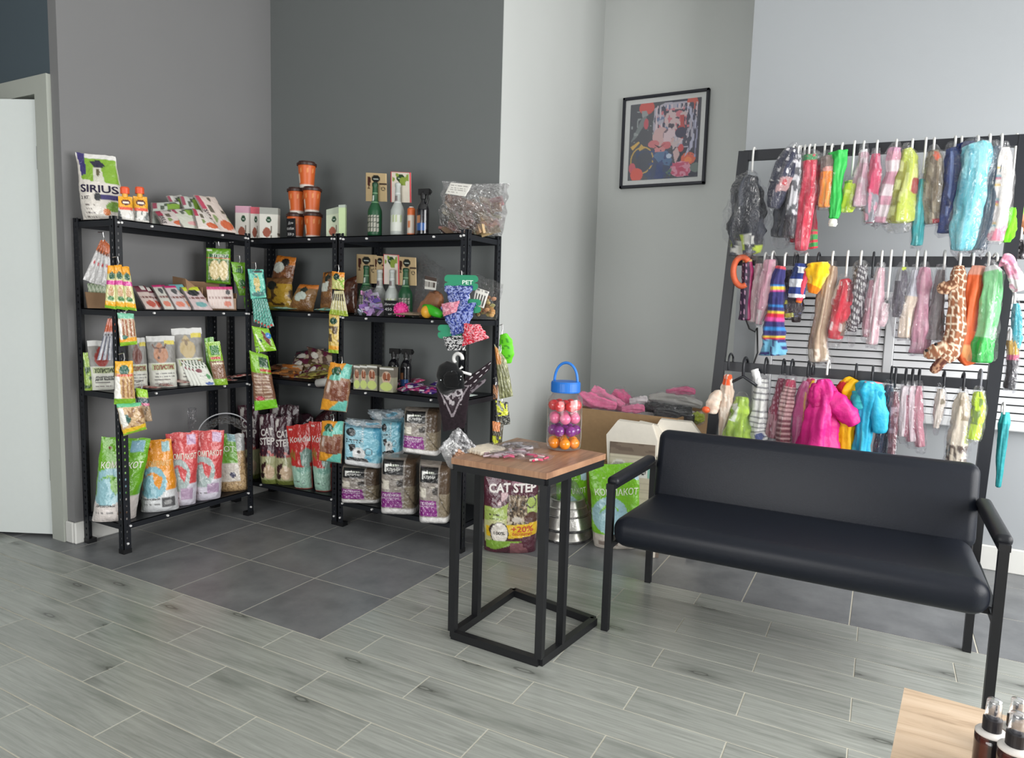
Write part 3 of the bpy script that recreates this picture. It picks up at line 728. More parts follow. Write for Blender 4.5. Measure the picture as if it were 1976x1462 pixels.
carton('small pale green-sided carton standing right of the orange cups', ((632, 406), (664, 398), (664, 447), (632, 446)), (.75, 2.64), -70, .10, (196, 204, 180), CT((176, 186, 168)), 3.83, CG)
carton('narrow mint carton turned edge-on, rightmost of the small cartons', ((655, 397), (669, 396), (669, 447), (656, 447)), (.9, 2.60), -60, .12, (186, 206, 160), [('r', 0, 0, 1, .1, (170, 180, 170))], 3.83, CG)

# orange cups with brown lids
def cup(cx, ytop, hpx, y, zb, label):
    P = onz(cx, 700, zb) if False else ony(cx, ytop, y); k = dep(P)/FPX; h = hpx*k; c = V3(P[0], P[1], zb)
    r1 = 17*k; r0 = 13*k
    t = thing('paper_cup', label, 'cup', c, 'orange treat cups with brown lids')
    def colr(a, z):
        f = z/h
        if f < .1: return (216, 208, 200)
        if .16 < f < .56 and .60 < (a+.0) % 1 < .72: return (224, 208, 190)
        if .22 < f < .42 and .64 < a < .68: return (60, 40, 30)
        return (206, 96, 38) if not (.6 < f < .8 and int(a*40) % 5 == 0) else (226, 150, 90)
    prof = [(r0, 0)]+[(r0+(r1-r0)*f, h*f) for f in np.linspace(.02, .93, 16)]
    g = G(); g.lathe(c, prof, 0, 36, cols=colr); mk('cup_body', g, 'satin', t, smooth=True)
    g = G(); g.lathe(c+V3(0, 0, h*.90), [(r1+.012, 0), (r1+.014, .03), (r1-.01, .04), (r1-.012, .055), (r1-.05, .06)], (58, 30, 24), 28); mk('lid', g, 'satin', t)
    return t, h
K = 2.72; zt = 3.83
_, hh = cup(571, 402, 46, K, zt, 'orange cup with brown lid, bottom left of the pyramid')
cup(604, 402, 46, K, zt, 'orange cup with brown lid, bottom right of the pyramid')
cup(573, 356, 46, K, zt+hh+.01, 'orange cup with brown lid, middle row left')
cup(602, 356, 46, K, zt+hh+.01, 'orange cup with brown lid and white sticker, middle row right')
cup(592, 309, 46, K, zt+2*hh+.02, 'orange cup with brown lid, alone on top of the pyramid')
def pricetag(label, px, y, snap, lines):
    return bag('price_tag', label, 'sign', px, (0, y), -86, .012, (22, 23, 26), [], 'box', snap, lines, 'card', nu=10, nv=10, part='card', crinkle=0)
pricetag('small black handwritten price tag in front of the orange cups', ((553, 422), (570, 421), (571, 446), (554, 447)), 2.53, 3.83, [('Для', .25, .3, .8, .12, (220, 220, 220)), ('собак', .1, .6, .9, .14, (220, 220, 220)), ('320 р', .15, .9, .85, .14, (220, 220, 220))])
pricetag('black handwritten price tag in front of the clear and green bottles', ((741, 579), (768, 580), (768, 606), (741, 605)), 2.53, 2.82, [('Дентал', .08, .3, .92, .12, (225, 225, 225)), ('450 р', .1, .65, .9, .18, (225, 225, 225)), ('шт', .35, .92, .6, .12, (225, 225, 225))])

# bottle-shaped toys on backing cards
def bottle_toy(cx, yt, yb, y, zb, green, label, card, red=False, grp='bottle toys on hang cards'):
    P = ony(cx, yt, y); k = dep(P)/FPX; c = V3(P[0], P[1], zb); H = P[2]-zb; r = 13.5*k*1.02
    t = thing('bottle_toy', label, 'toy bottle', c, grp)
    col = (22, 78, 46) if green else (176, 182, 178)
    def colr(a, z):
        f = z/H; fr = .55 < a < .95
        if f > .95: return (18, 60, 40) if green else (186, 190, 188)
        if .78 < f < .81 or .62 < f < .64: return (120, 160, 120) if green else (210, 212, 212)
        if .66 < f < .76 and fr: return (190, 200, 190) if (green and .7 < a < .8) else ((120, 110, 110) if not green and .65 < a < .85 else col)
        if .08 < f < .38 and fr:
            return ((190, 188, 176) if math.sin(a*90)+math.sin(f*70) > .2 else (60, 70, 56)) if green else ((160, 176, 120) if f > .24 and math.sin(a*70) > 0 else (210, 214, 206))
        return col
    prof = [(r*.9, 0), (r, .01), (r, .2), (r, .3), (r, .42), (r*.97, .48), (r*.8, .54), (r*.52, .62), (r*.42, .68), (r*.40, .8), (r*.36, .92), (r*.42, .925), (r*.42, .99), (r*.3, 1)]
    zz = np.linspace(0, 1, 60); pr = np.interp(zz, [p[1] for p in prof], [p[0] for p in prof])
    g = G(); g.lathe(c, [(a, b*H) for a, b in zip(pr, zz)], 0, 28, cols=colr); mk('bottle_body', g, 'satin', t, smooth=True)
    (x0, y0), (x1, y1) = card
    TL, TR, BR, BL = (ony(*p, y+r*.55+.02) for p in ((x0, y0), (x1, y0+2), (x1+1, y1+1), (x0, y1)))
    base = (196, 172, 132) if not red else (226, 218, 204)
    lay_ = ROUNDLOGO(.5, .2, .2, .7, (30, 34, 30) if not red else (40, 70, 40))+([('n', 4, 6, 8, .62, .0, .15, .42, .55, (70, 34, 26)), ('r', .66, .36, 1, .42, (60, 44, 36)), ('o', .84, .55, .1, .07, .6, (70, 60, 50))] if not red else
            [('n', 6, 6, 8, .62, .1, .05, .9, .45, (140, 160, 70)), ('r', 0, 0, .05, 1, (206, 66, 76)), ('r', .95, 0, 1, 1, (206, 66, 76)), ('r', 0, 0, 1, .03, (206, 66, 76)), ('r', .1, .5, .3, .95, (232, 220, 214))])
    g = G(); s = pouch(g, TL, TR, BR, BL, .012, base, lay_, 'box', 26, 34, crinkle=0)
    # the card is cut out round the neck
    mk('hang_card', g, 'card', t)
    return t
bottle_toy(724, 352, 446, 2.66, 3.83, True, 'green bottle toy on a kraft hang card, top board', ((706, 333), (746, 388)))
bottle_toy(768, 353, 446, 2.66, 3.83, False, 'clear bottle toy on a red-edged hang card, top board', ((754, 331), (793, 390)), True)
bottle_toy(707, 512, 606, 2.86, 2.82, True, 'green bottle toy behind the bag of lilac toys, leftmost of its row', ((688, 490), (727, 546)))
bottle_toy(733, 520, 606, 2.84, 2.82, False, 'frosted bottle toy with kraft card, second of the middle row', ((722, 493), (745, 540)))
bottle_toy(757, 520, 606, 2.80, 2.82, False, 'frosted bottle toy with red-edged card, third of the middle row', ((740, 490), (770, 548)), True)
bottle_toy(783, 517, 606, 2.82, 2.82, True, 'green bottle toy at the right end of the middle row', ((768, 495), (803, 550)))
# slim orange can, black trigger sprays
P = ony(794, 401, 2.62)
t = thing('slim_can', 'slim orange and white can between frosted bottle and black spray', 'can', (P[0], P[1], 3.82)); hH = P[2]-3.82
def colr(a, z): f = z/hH; return (210, 104, 50) if f > .72 or f < .1 else ((206, 196, 184) if .5 < a < 1 and not (.25 < f < .5 and .7 < a < .8) else (196, 120, 80))
g = G(); g.lathe((P[0], P[1], 3.82), [(.05, hH*f) for f in np.linspace(0, .95, 20)]+[(.035, hH)], 0, 24, cols=colr); mk('can_body', g, 'satin', t, smooth=True)
g = G(); g.lathe((P[0], P[1], 3.82+hH), [(.03, 0), (.03, .012)], (220, 214, 206), 14); mk('lid', g, 'satin', t)
def trigger_spray(cx, yt, y, zb, label):
    P = ony(cx, yt, y); c = V3(P[0], P[1], zb); H = P[2]-zb; r = .075 if H > .45 else .065
    t = thing('spray_bottle', label, 'spray bottle', c, 'black trigger spray bottles')
    def colr(a, z):
        f = z/H
        if .08 < f < .5 and .55 < a < .92: return (50, 84, 140) if (f < .26) else ((176, 120, 84) if .64 < a < .76 and f < .42 else (36, 36, 42))
        return (20, 20, 24)
    prof = [(r*.95, 0), (r, .02), (r, .55), (r*.8, .64), (r*.4, .72), (r*.36, .78)]
    zz = np.linspace(0, .78, 40); pr = np.interp(zz, [p[1] for p in prof], [p[0] for p in prof])
    g = G(); g.lathe(c, [(a, b*H) for a, b in zip(pr, zz)], 0, 28, cols=colr); mk('bottle_body', g, 'shiny', t, smooth=True)
    g = G(); g.lathe(c+V3(0, 0, H*.77), [(r*.45, 0), (r*.45, .07)], (16, 16, 18), 16)
    a = V3(.80, .1, 0); p = c+V3(0, 0, H*.92)
    g.bar(p-a*.07, p+a*.11, .05, .07, (16, 16, 18)); g.bar(c+V3(0, 0, H*.86), c+V3(0, 0, H*.93), .05, .05, (16, 16, 18))
    g.tube([p+a*.11, p+a*.135], .02, (20, 20, 20)); mk('spray_head', g, 'satin', t)
    g = G(); g.tube([p+a*.07-V3(0, 0, .03), p+a*.085-V3(0, 0, .09), p+a*.06-V3(0, 0, .15)], .014, (16, 16, 18)); mk('trigger', g, 'satin', t)
    return t
trigger_spray(817, 363, 2.6, 3.82, 'black trigger spray bottle on the top board beside the big clear bag')
trigger_spray(760, 671, 3.0, 1.87, 'left of the two black sprays behind the spaniel cartons')
trigger_spray(784, 672, 2.9, 1.87, 'right of the two black sprays behind the spaniel cartons')

# big clear bag of brown chews on the top board
def clearbag(name, label, px, p0, ang, snap, fill, T=.3, n=26, seed=3, mat='film', chunk=.09, fillmat='satin', lab=None, fillname='chew', top=.42, cat='bag', shape='slab', group=None):
    n_ = V3(math.cos(math.radians(ang)), math.sin(math.radians(ang)), 0)
    TL, TR, BR, BL = (onpl(*p, p0, ang) for p in px); BL[2] = BR[2] = snap+.004
    t = thing(name, label, cat, (BL+BR)/2, group); r = random.Random(seed)
    for i in range(n):
        u = r.uniform(.17, .83); v = 1-(1-top)*r.random()*.92-.07; w = r.uniform(-.2, .26)*T
        P = (1-v)*((1-u)*TL+u*TR)+v*((1-u)*BL+u*BR)+n_*w
        P[2] = max(P[2], snap+chunk*.3)
        g = G(); c = fill[i % len(fill)]; c = tuple(x*r.uniform(.85, 1.1) for x in c)
        if shape == 'slab':
            d = V3(r.uniform(-1, 1), r.uniform(-1, 1), r.uniform(-.4, .4)); d /= np.linalg.norm(d)
            g.bar(P-d*chunk, P+d*chunk, chunk*.9, chunk*.25, c, (r.random(), r.random(), .3))
        else: g.ball(P, chunk*.6, c, 8, (1.2, 1, .8))
        mk(fillname, g, fillmat, t)
    g = G(); pouch(g, TL, TR, BR, BL, T, (230, 230, 230), (), 'pillow', 26, 30, crinkle=.03, seed=seed+2, wob=.05); mk('film_bag', g, mat, t, smooth=True)
    if lab:
        q = [ (1-v)*((1-u)*TL+u*TR)+v*((1-u)*BL+u*BR)+n_*(T*.62+.01) for u, v in lab[:4]]
        g = G(); s = pouch(g, *q, .01, (214, 212, 206), lab[4], 'box', 20, 20, crinkle=0); mk('paper_label', g, 'card', t)
    return t
LB = [('l', .1, .2, .9, .03, (110, 108, 104)), ('l', .1, .4, .8, .03, (130, 128, 124)), ('l', .1, .6, .85, .03, (130, 128, 124)), ('l', .1, .8, .6, .03, (130, 128, 124))]
BARC = [('s', 'u', .07, .5, .15, .3, .85, .9, (60, 58, 56))]
clearbag('chew_bag', 'big cloudy bag of brown dried chews at the right end of the top board', ((852, 350), (985, 356), (968, 461), (850, 447)), (2.75, 2.85), -80, 3.82,
         [(150, 118, 98), (172, 142, 122), (120, 90, 74)], .42, 60, 5, 'haze', .12, top=.35, lab=((.27, .08), (.58, .10), (.5, .32), (.2, .28), LB))

# ------------------------------------------------------------------ left unit, second board
carton('low kraft display carton of green-and-white stick packs, next to the door end', ((163, 563), (210, 566), (212, 602), (168, 598)), (-.75, .55), -30, .3, (128, 102, 78), [], 2.83, None, 'kraft', name='display_carton', cat='carton')
for i in range(6):
    x = 168+i*7
    bag('stick_pack', 'green and white stick pack standing in the low kraft carton, %s from the left' % ('first','second','third','fourth','fifth','sixth')[i], 'sachet', ((x, 546), (x+8, 547), (x+12, 566), (x+3, 566)), (-.74, .55), -30, .02, (196, 204, 180), [('s', 'd', .5, .4, (70, 110, 60))], 'flat', None, (), 'gloss', 'stick packs in the kraft carton', nu=8, nv=10)
def hook(t, P, r=.03, col=(200, 200, 200), mat='zinc', nm='hook', up=.06):
    g = G(); P = np.asarray(P, float)
    g.tube([P+V3(0, -.06, up+.02), P+V3(0, 0, up+.03), P+V3(0, .01, up*.5), P, P-V3(0, .0, .03)], .006, col, 5); return mk(nm, g, mat, t)
def hung(name, label, px, x, ang, T, base, lay_, group=None, kind='pillow', texts=(), mat='gloss', cat='packet', y=None, nu=26, nv=40, hk=True, crinkle=.008):
    p0 = (x, y if y is not None else 1.0)
    n = V3(math.cos(math.radians(ang)), math.sin(math.radians(ang)), 0)
    TL, TR, BR, BL = (onpl(*p, p0, ang) for p in px); t = thing(name, label, cat, (TL+TR)/2, group)
    g = G(); s = pouch(g, TL, TR, BR, BL, T, base, lay_, kind, nu, nv, seed=sd(), crinkle=crinkle); mk('packet_body', g, mat, t, smooth=True)
    for q in texts: lettering(t, s, *q)
    if hk: hook(t, (TL+TR)/2+V3(0, 0, .0))
    return t, s
# fan of white sachets with orange tops
for i, (tx0, bx, by) in enumerate(((200, 166, 545), (203, 178, 550), (206, 190, 552), (209, 203, 552))):
    hung('stick_sachet', 'long orange-topped white sachet, %s in the fan inside the upper left bay' % ('leftmost','second','third','rightmost')[i], ((tx0-6, 463+i*3), (tx0+4, 463+i*3), (bx+13, by), (bx-6, by-6)), -.72+.03*i, -30, .03, (206, 204, 204),
         [('r', 0, 0, 1, .26, (196, 104, 62)), ('p', [(0, .26), (1, .18), (1, .34)], (120, 70, 50)), ('r', .3, .5, .6, .56, (190, 60, 70))], 'white and orange sachets hanging in the upper left bay', cat='sachet', y=.42, nu=12, nv=26, hk=(i == 0))
OG = [('r', 0, 0, 1, .18, (232, 160, 40)), ('e', .55, .24, .34, .09, (28, 84, 60)), ('r', 0, .34, 1, .44, (206, 70, 150)), ('e', .5, .62, .26, .14, (190, 150, 110)), ('e', .5, .76, .3, .06, (60, 120, 60)), ('r', 0, .84, 1, .94, (236, 172, 40)), ('r', 0, .94, 1, 1, (124, 176, 40))]
for i, (a, b) in enumerate((((214, 512), (214, 597)), ((226, 511), (236, 599)), ((240, 514), (253, 600)))):
    hung('treat_stick_pack', ('orange and green treat pack, left of the fan of three on the front post', 'orange and green treat pack, middle of the fan of three on the front post', 'orange and green treat pack, right of the fan of three on the front post')[i],
         ((a[0]-6, a[1]), (a[0]+9, a[1]), (b[0]+11, b[1]), (b[0]-12, b[1]-4)), -.27+.02*i, -32, .06, (206, 206, 150), OG, 'fanned treat packs on the front post', y=.42, nu=20, nv=40, hk=(i == 1))
# leaning sachet rows
SA = [[('r', 0, 0, 1, .3, (104, 40, 58)), ('r', .5, 0, .8, .2, (210, 206, 200)), ('l', .1, .5, .9, .03, (120, 80, 76)), ('e', .6, .78, .3, .14, (180, 84, 70))],
      [('r', 0, 0, 1, .12, (186, 50, 110)), ('e', .6, .25, .2, .12, (70, 70, 72)), ('l', .1, .5, .9, .03, (120, 80, 76)), ('e', .5, .78, .3, .12, (200, 120, 100))],
      [('r', 0, 0, 1, .22, (110, 170, 176)), ('e', .7, .3, .22, .12, (40, 44, 48)), ('l', .1, .5, .9, .03, (120, 80, 76)), ('e', .6, .78, .3, .12, (200, 130, 96))],
      [('r', 0, 0, 1, .2, (190, 200, 60)), ('e', .5, .28, .3, .14, (36, 40, 44)), ('l', .1, .5, .9, .03, (120, 80, 76)), ('e', .55, .78, .26, .12, (110, 160, 160))]]
for i, (x0, k, w) in enumerate(((254, 0, 20), (263, 0, 22), (290, 1, 16), (297, 1, 16), (304, 1, 18), (313, 1, 20), (322, 2, 24), (346, 3, 28))):
    lab = ('wet food sachet leaning on the second board, %s') % ('dark red topped, leftmost', 'dark red topped, second', 'pink topped, edge of the thin stack', 'pink topped, second of the thin stack', 'pink topped, third of the thin stack', 'pink topped, front of the thin stack', 'teal topped, left of the yellow one', 'yellow topped, against the kraft box')[i]
    bag('food_sachet', lab, 'sachet', ((x0, 552+3*math.sin(i*1.9)), (x0+w*1.25, 551+3*math.sin(i*1.9)), (x0+w*1.25+30, 601), (x0+26, 602)), (-.40-.03*((i*3) % 5), 1), -12+6*math.sin(i*2.1), .03, (204-8*(i % 3), 186-8*(i % 2), 178), SA[k]+[('r', 0, 0, .07, 1, (96, 88, 88)), ('r', .95, 0, 1, 1, (150, 130, 126))], 'flat', 2.83, (), 'satin', 'wet food sachets leaning on the second board', lean=.12, nu=20, nv=24)
# open kraft box with sachets
P0 = onx(392, 590, -.62); P1 = onx(450, 590, -.5)
t = thing('open_carton', 'open kraft carton with a raised lid flap at the far end of the second board', 'carton', (-.6, 1.75, 2.83))
y0, y1 = onx(356, 590, -.5)[1]+.22, onx(452, 590, -.5)[1]
g = G(); h = .22
g.box((-.80, y0, 2.835), (-.45, y1, 2.845), (160, 128, 100)); g.box((-.80, y0, 2.84), (-.79, y1, 2.84+h+.14), (146, 116, 90)); g.box((-.80, y0, 2.84), (-.45, y0+.01, 2.84+h+.06), (150, 120, 94))
g.box((-.80, y1-.01, 2.84), (-.45, y1, 2.84+h), (150, 120, 94)); g.box((-.46, y0, 2.84), (-.45, y1, 2.84+h-.07), (190, 158, 134)); mk('box_body', g, 'kraft', t)
g = G(); g.quadbox([V3(-.80, y0-.16, 3.04), V3(-.45, y0-.2, 3.0), V3(-.45, y0+.01, 3.05), V3(-.80, y0+.01, 3.1)]+[V3(-.80, y0-.16, 3.25), V3(-.5, y0-.2, 3.22), V3(-.5, y0+.01, 3.08), V3(-.80, y0+.01, 3.12)], (156, 124, 96)); mk('flap', g, 'kraft', t)
for i in range(5):
    x0 = 398+i*6
    bag('food_sachet', 'pink and white sachet in the open kraft carton, %s in line' % ('rearmost, at far left','second','third','fourth','front')[i], 'sachet', ((x0, 553), (x0+26, 553), (x0+30, 590), (x0+5, 590)), (-.55+.008*i, 1), -12, .02, (206, 190, 184), SA[1], 'flat', 2.85, (), 'satin', 'sachets standing in the open kraft carton', nu=16, nv=20)
# green header packet with dried ears, green packets beside
hung('treat_packet', 'green header packet with pale dried chews hanging at the far post', ((398, 478), (445, 480), (445, 549), (398, 545)), -.62, -30, .06, (104, 158, 44),
     [('r', .12, .16, .88, .26, (24, 84, 40)), ('r', 0, .28, 1, .30, (190, 90, 50)), ('r', .08, .32, .92, .93, (78, 108, 40)), ('e', .33, .62, .22, .28, (206, 186, 132)), ('e', .68, .62, .2, .28, (212, 192, 140)), ('r', .02, .05, .2, .1, (220, 230, 200))],
     texts=[('TiTBiT', .2, .25, .82, .08, (226, 236, 210), .01)], y=2.1, kind='flat', crinkle=.004)
for i, px in enumerate((((446, 505), (478, 507), (474, 545), (452, 543)), ((448, 525), (484, 528), (476, 570), (462, 570)))):
    hung('treat_packet', ('bright green packet hanging behind the teal packets, upper one', 'bright green packet hanging behind the teal packets, lower one')[i], px, -.55+.04*i, -35, .04, (112, 170, 40), [('e', .5, .5, .3, .2, (40, 100, 40)), ('r', .5, .6, .9, .68, (180, 60, 50))], 'green packets behind the teal ones', y=2.1, nu=16, nv=20)
hung('treat_packet', 'narrow green packet hanging low beside the turquoise bundle', ((470, 572), (484, 572), (486, 594), (472, 594)), -.45, -35, .04, (96, 150, 40), [('n', 3, 5, 5, .5, (60, 110, 50))], y=2.15, nu=12, nv=12, hk=False)
# turquoise packets on the third post
TQ = [('r', .1, .05, .9, .12, (60, 60, 62)), ('e', .5, .5, .2, .34, (200, 180, 110)), ('n', 7, 6, 8, .66, (50, 140, 130)), ('e', .5, .85, .4, .08, (70, 120, 116))]
hung('turquoise_packet', 'turquoise header packet hanging on the post at the shelf corner', ((478, 519), (508, 520), (514, 574), (484, 577)), -.22, -45, .05, (110, 200, 178), TQ, y=2.2)
for i in range(6):
    bx = 494+i*6
    hung('chew_stick', 'turquoise twisted chew stick under the turquoise packet, %s of six' % ('leftmost','second','third','fourth','fifth','rightmost')[i], ((486+i*4.4, 576), (493+i*4.4, 576), (bx+5, 632-abs(i-4)*3), (bx-4, 634-abs(i-4)*3)), -.2+.015*i, -45, .03, (96, 178, 160), [('s', 'd', .12, .35, (40, 80, 76)), ('e', .5, .95, .3, .03, (190, 60, 50))], 'turquoise chew sticks in a bundle', cat='chew stick', y=2.2, nu=8, nv=30, hk=False)
hung('treat_packet', 'lime packet with a blue round sticker on the shelf-corner post', ((486, 629), (518, 634), (534, 676), (494, 680)), -.2, -45, .06, (140, 196, 44), [('p', [(.5, .1), (.9, .4), (.8, .8), (.55, .5)], (110, 50, 40)), ('e', .85, .32, .16, .14, (50, 130, 200)), ('e', .3, .55, .12, .1, (30, 90, 60)), ('p', [(.1, .3), (.2, .3), (.5, .95), (.4, .98)], (220, 236, 190))], y=2.2)
hung('treat_packet', 'lime-topped see-through packet of spiral chews, lowest on the shelf-corner post', ((481, 676), (517, 686), (536, 786), (492, 792)), -.17, -45, .10, (126, 88, 66),
     [('r', 0, 0, 1, .35, (130, 186, 46)), ('r', .45, .06, .95, .24, (28, 74, 40)), ('r', .45, .28, 1, .33, (180, 60, 44)), ('s', 'v', .045, .5, .1, .37, .45, .84, (196, 172, 150)), ('s', 'v', .045, .5, .52, .37, .86, .84, (196, 172, 150)), ('r', 0, .84, 1, 1, (120, 200, 40)), ('e', .3, .8, .2, .04, (180, 40, 70))], y=2.2)

# ------------------------------------------------------------------ packets hanging down the nearest front post
CL1 = [('r', 0, 0, 1, .16, (120, 190, 160)), ('s', 'u', .22, .5, .1, .18, .95, .72, (150, 92, 60)), ('r', 0, .76, 1, .88, (230, 160, 44)), ('r', 0, .88, 1, 1, (130, 180, 40)), ('e', .3, .74, .2, .06, (50, 110, 90)), ('p', [(0, .2), (.15, .2), (.2, .8), (.05, .8)], (236, 236, 230))]
hung('treat_packet', 'clear-fronted packet of brown sticks with orange foot, second down the front post', ((226, 603), (258, 605), (265, 664), (232, 668)), -.27, -32, .06, (196, 176, 150), CL1, y=.42)
for i in range(5):
    bx = 186+i*10
    hung('white_stick_pack', 'thin orange-headed white stick pack left of the front post, %s of five' % ('leftmost','second','middle','fourth','rightmost')[i], ((208+i*3, 614), (216+i*3, 614), (bx+9, 694), (bx+1, 695)), -.6+.02*i, -35, .02, (206, 206, 212), [('r', 0, 0, 1, .32, (206, 92, 50)), ('r', .2, .36, .8, .42, (30, 30, 34)), ('s', 'u', 1, .3, 0, .4, 1, 1, (110, 114, 130))], 'white stick packs left of the front post', cat='sachet', y=.42, nu=8, nv=24, hk=(i == 0))
hung('treat_packet', 'packet with yellow top and green round badge, third down the front post', ((222, 697), (256, 696), (262, 780), (220, 780)), -.26, -32, .08, (200, 164, 112),
     [('r', 0, 0, 1, .26, (232, 170, 40)), ('e', .5, .2, .28, .12, (26, 86, 66)), ('r', .1, .29, .95, .34, (200, 90, 60)), ('p', [(0, .36), (.25, .34), (.35, .95), (0, .95)], (238, 236, 228)), ('s', 'u', .2, .4, .4, .4, .95, .84, (150, 108, 70)), ('r', 0, .87, 1, 1, (120, 172, 40))], y=.42)
hung('treat_packet', 'packet of dried pieces with yellow-green foot, lowest on the front post', ((224, 779), (272, 776), (284, 828), (238, 841)), -.25, -32, .10, (202, 170, 128),
     [('r', 0, 0, 1, .12, (100, 190, 140)), ('e', .25, .5, .2, .16, (40, 90, 80)), ('p', [(0, .15), (.2, .15), (.3, .7), (.05, .75)], (238, 238, 230)), ('n', 12, 8, 8, .55, .4, .14, 1, .78, (146, 110, 76)), ('p', [(0, .80), (1, .76), (1, .90), (0, .94)], (232, 190, 50)), ('p', [(0, .93), (1, .88), (1, 1), (0, 1)], (140, 190, 50))], y=.42)
hung('treat_packet', 'small lime and pink packet of nibbles, behind the lowest packets of the front post', ((262, 748), (284, 752), (294, 812), (266, 815)), -.30, -32, .06, (176, 150, 120), [('r', 0, 0, 1, .25, (150, 200, 50)), ('r', 0, .27, 1, .42, (70, 90, 96)), ('r', 0, .42, 1, .5, (222, 130, 160)), ('n', 14, 7, 7, .5, 0, .5, 1, 1, (120, 100, 80))], y=.5)

# ------------------------------------------------------------------ left unit, third board
def HOL(animal, band): return [('r', 0, 0, 1, .1, (206, 206, 204)), ('r', 0, .1, 1, .52, (132, 130, 126)), ('r', .6, .08, .96, .16, (206, 190, 70)), ('e', .45, .36, .26, .16, animal), ('e', .42, .22, .12, .09, animal), ('r', 0, .52, 1, 1, (206, 206, 196)),
    ('r', .1, .54, .92, .66, (176, 186, 140)), ('l', .15, .72, .9, .012, (100, 100, 100)), ('l', .15, .79, .9, .012, (100, 100, 100)), ('r', .15, .84, .7, .86, band), ('l', .15, .92, .8, .012, (120, 110, 110))]
H4 = [('grey and white pet food pouch with a green band, leftmost on the third board', ((168, 657), (222, 657), (226, 758), (176, 759)), (150, 56, 50), (190, 196, 140), -.58),
      ('grey and white pet food pouch with brown lamb, behind the hanging packets', ((246, 652), (282, 651), (285, 752), (250, 753)), (110, 60, 50), (206, 196, 190), -.55),
      ('grey and white pet food pouch with a long-horned cow, on the third board', ((282, 648), (336, 648), (342, 748), (290, 749)), (172, 122, 92), (206, 204, 196), -.52),
      ('taller grey and white pet food pouch with a sheep', ((330, 634), (388, 632), (396, 742), (345, 745)), (176, 156, 112), (196, 200, 180), -.62)]
for i, (lab, px, an, bd, x) in enumerate(H4):
    extra_ = [[], [], [('p', [(.16, .15), (.20, .15), (.26, .21), (.40, .22), (.40, .25), (.22, .25)], (96, 60, 46)), ('p', [(.68, .15), (.64, .15), (.58, .21), (.44, .22), (.44, .25), (.62, .25)], (96, 60, 46)), ('e', .42, .28, .05, .05, (120, 78, 58)), ('e', .36, .42, .05, .03, (70, 46, 40))], [('e', .34, .21, .06, .025, (140, 120, 84)), ('e', .50, .21, .06, .025, (140, 120, 84)), ('e', .42, .25, .05, .05, (120, 100, 72))]][i]
    t_, s = bag('food_pouch', lab, 'pouch', px, (x, 1), -20, .12, (206, 206, 196), HOL(an, (90, 84, 84))+extra_, 'stand', 1.88,
        [('ХОЛИСТИК', .14, .645, .88, .085, (150, 60, 66) if i else (50, 60, 44), .02)]+([('ДЛЯ КОШЕК', .14, .80, .95, .07, (60, 60, 60), .01)] if i == 0 else []), 'satin', 'upright grey and white pet food pouches on the third board', part='pouch_body')
bag('food_pouch', 'slim lime pouch at the door end of the third board, behind the first grey pouch', 'pouch', ((160, 680), (174, 680), (180, 758), (163, 758)), (-.75, .5), -25, .08, (150, 180, 80), [('n', 3, 4, 9, .6, (60, 90, 50))], 'stand', 1.88, (), 'gloss', nu=14, nv=26)
for i in range(4):
    x0 = 346+i*7
    bag('vitamin_sachet', 'small white sachet with green leaf dots, %s of the stack leaning by the sheep pouch' % ('rearmost', 'second', 'third', 'front')[i], 'sachet', ((x0, 692+i*3), (x0+28, 690+i*3), (x0+50, 744), (x0+22, 748)), (-.5+.02*i, 1), -20, .02, (206, 208, 200),
        [('d', .22, .13, .05, 1, 0, 0, 1, .3, (60, 80, 60)), ('e', .3, .35, .22, .09, (120, 60, 70)), ('l', .2, .6, .8, .02, (120, 120, 120)), ('e', .75, .62, .14, .12, (80, 140, 90)), ('e', .6, .92, .3, .06, (50, 80, 150))], 'flat', 1.88, (), 'satin', 'white leaf-dotted sachets by the sheep pouch', lean=.08, nu=24, nv=30)
bag('treat_pouch', 'lime pouch with brown treats right of the white leaf-dotted sachets', 'pouch', ((396, 660), (424, 658), (440, 733), (414, 738)), (-.5, 1), -25, .08, (134, 176, 50), [('r', .2, .08, .8, .3, (40, 110, 40)), ('r', .1, .34, .8, .40, (180, 60, 50)), ('r', 0, .45, 1, .85, (128, 92, 70)), ('l', .1, .5, .9, .02, (230, 220, 190))], 'stand', 1.88)
bag('treat_pouch', 'dark green pouch top peeking behind the lime pouch at the rear post', 'pouch', ((394, 652), (412, 650), (420, 720), (402, 722)), (-.7, 1), -25, .06, (92, 150, 40), [], 'stand', 1.88, nu=14, nv=20)
for i, (c, rot, tl) in enumerate((((-.45, .80), 200, 0), ((-.42, .98), 170, 0), ((-.46, 1.2), 190, .02), ((-.45, 1.90), 30, 0), ((-.52, 2.05), 10, .02), ((-.42, 2.1), 60, .03))):
    flatpack('snack_stick', 'thin red and cream snack sachet on the third board, %s from the door' % ('first','second','third','fourth','fifth','sixth')[i], 'sachet', c, (.10, .26), rot, 1.88+.015*(i % 3), .03, (190, 160, 150), [('n', 20+i, 5, 8, .5, (150, 60, 60)), ('r', .1, .1, .9, .2, (60, 60, 90) if i > 2 else (220, 216, 206))], group='thin snack sachets lying on the third board', tilt=tl, nu=14, nv=20)

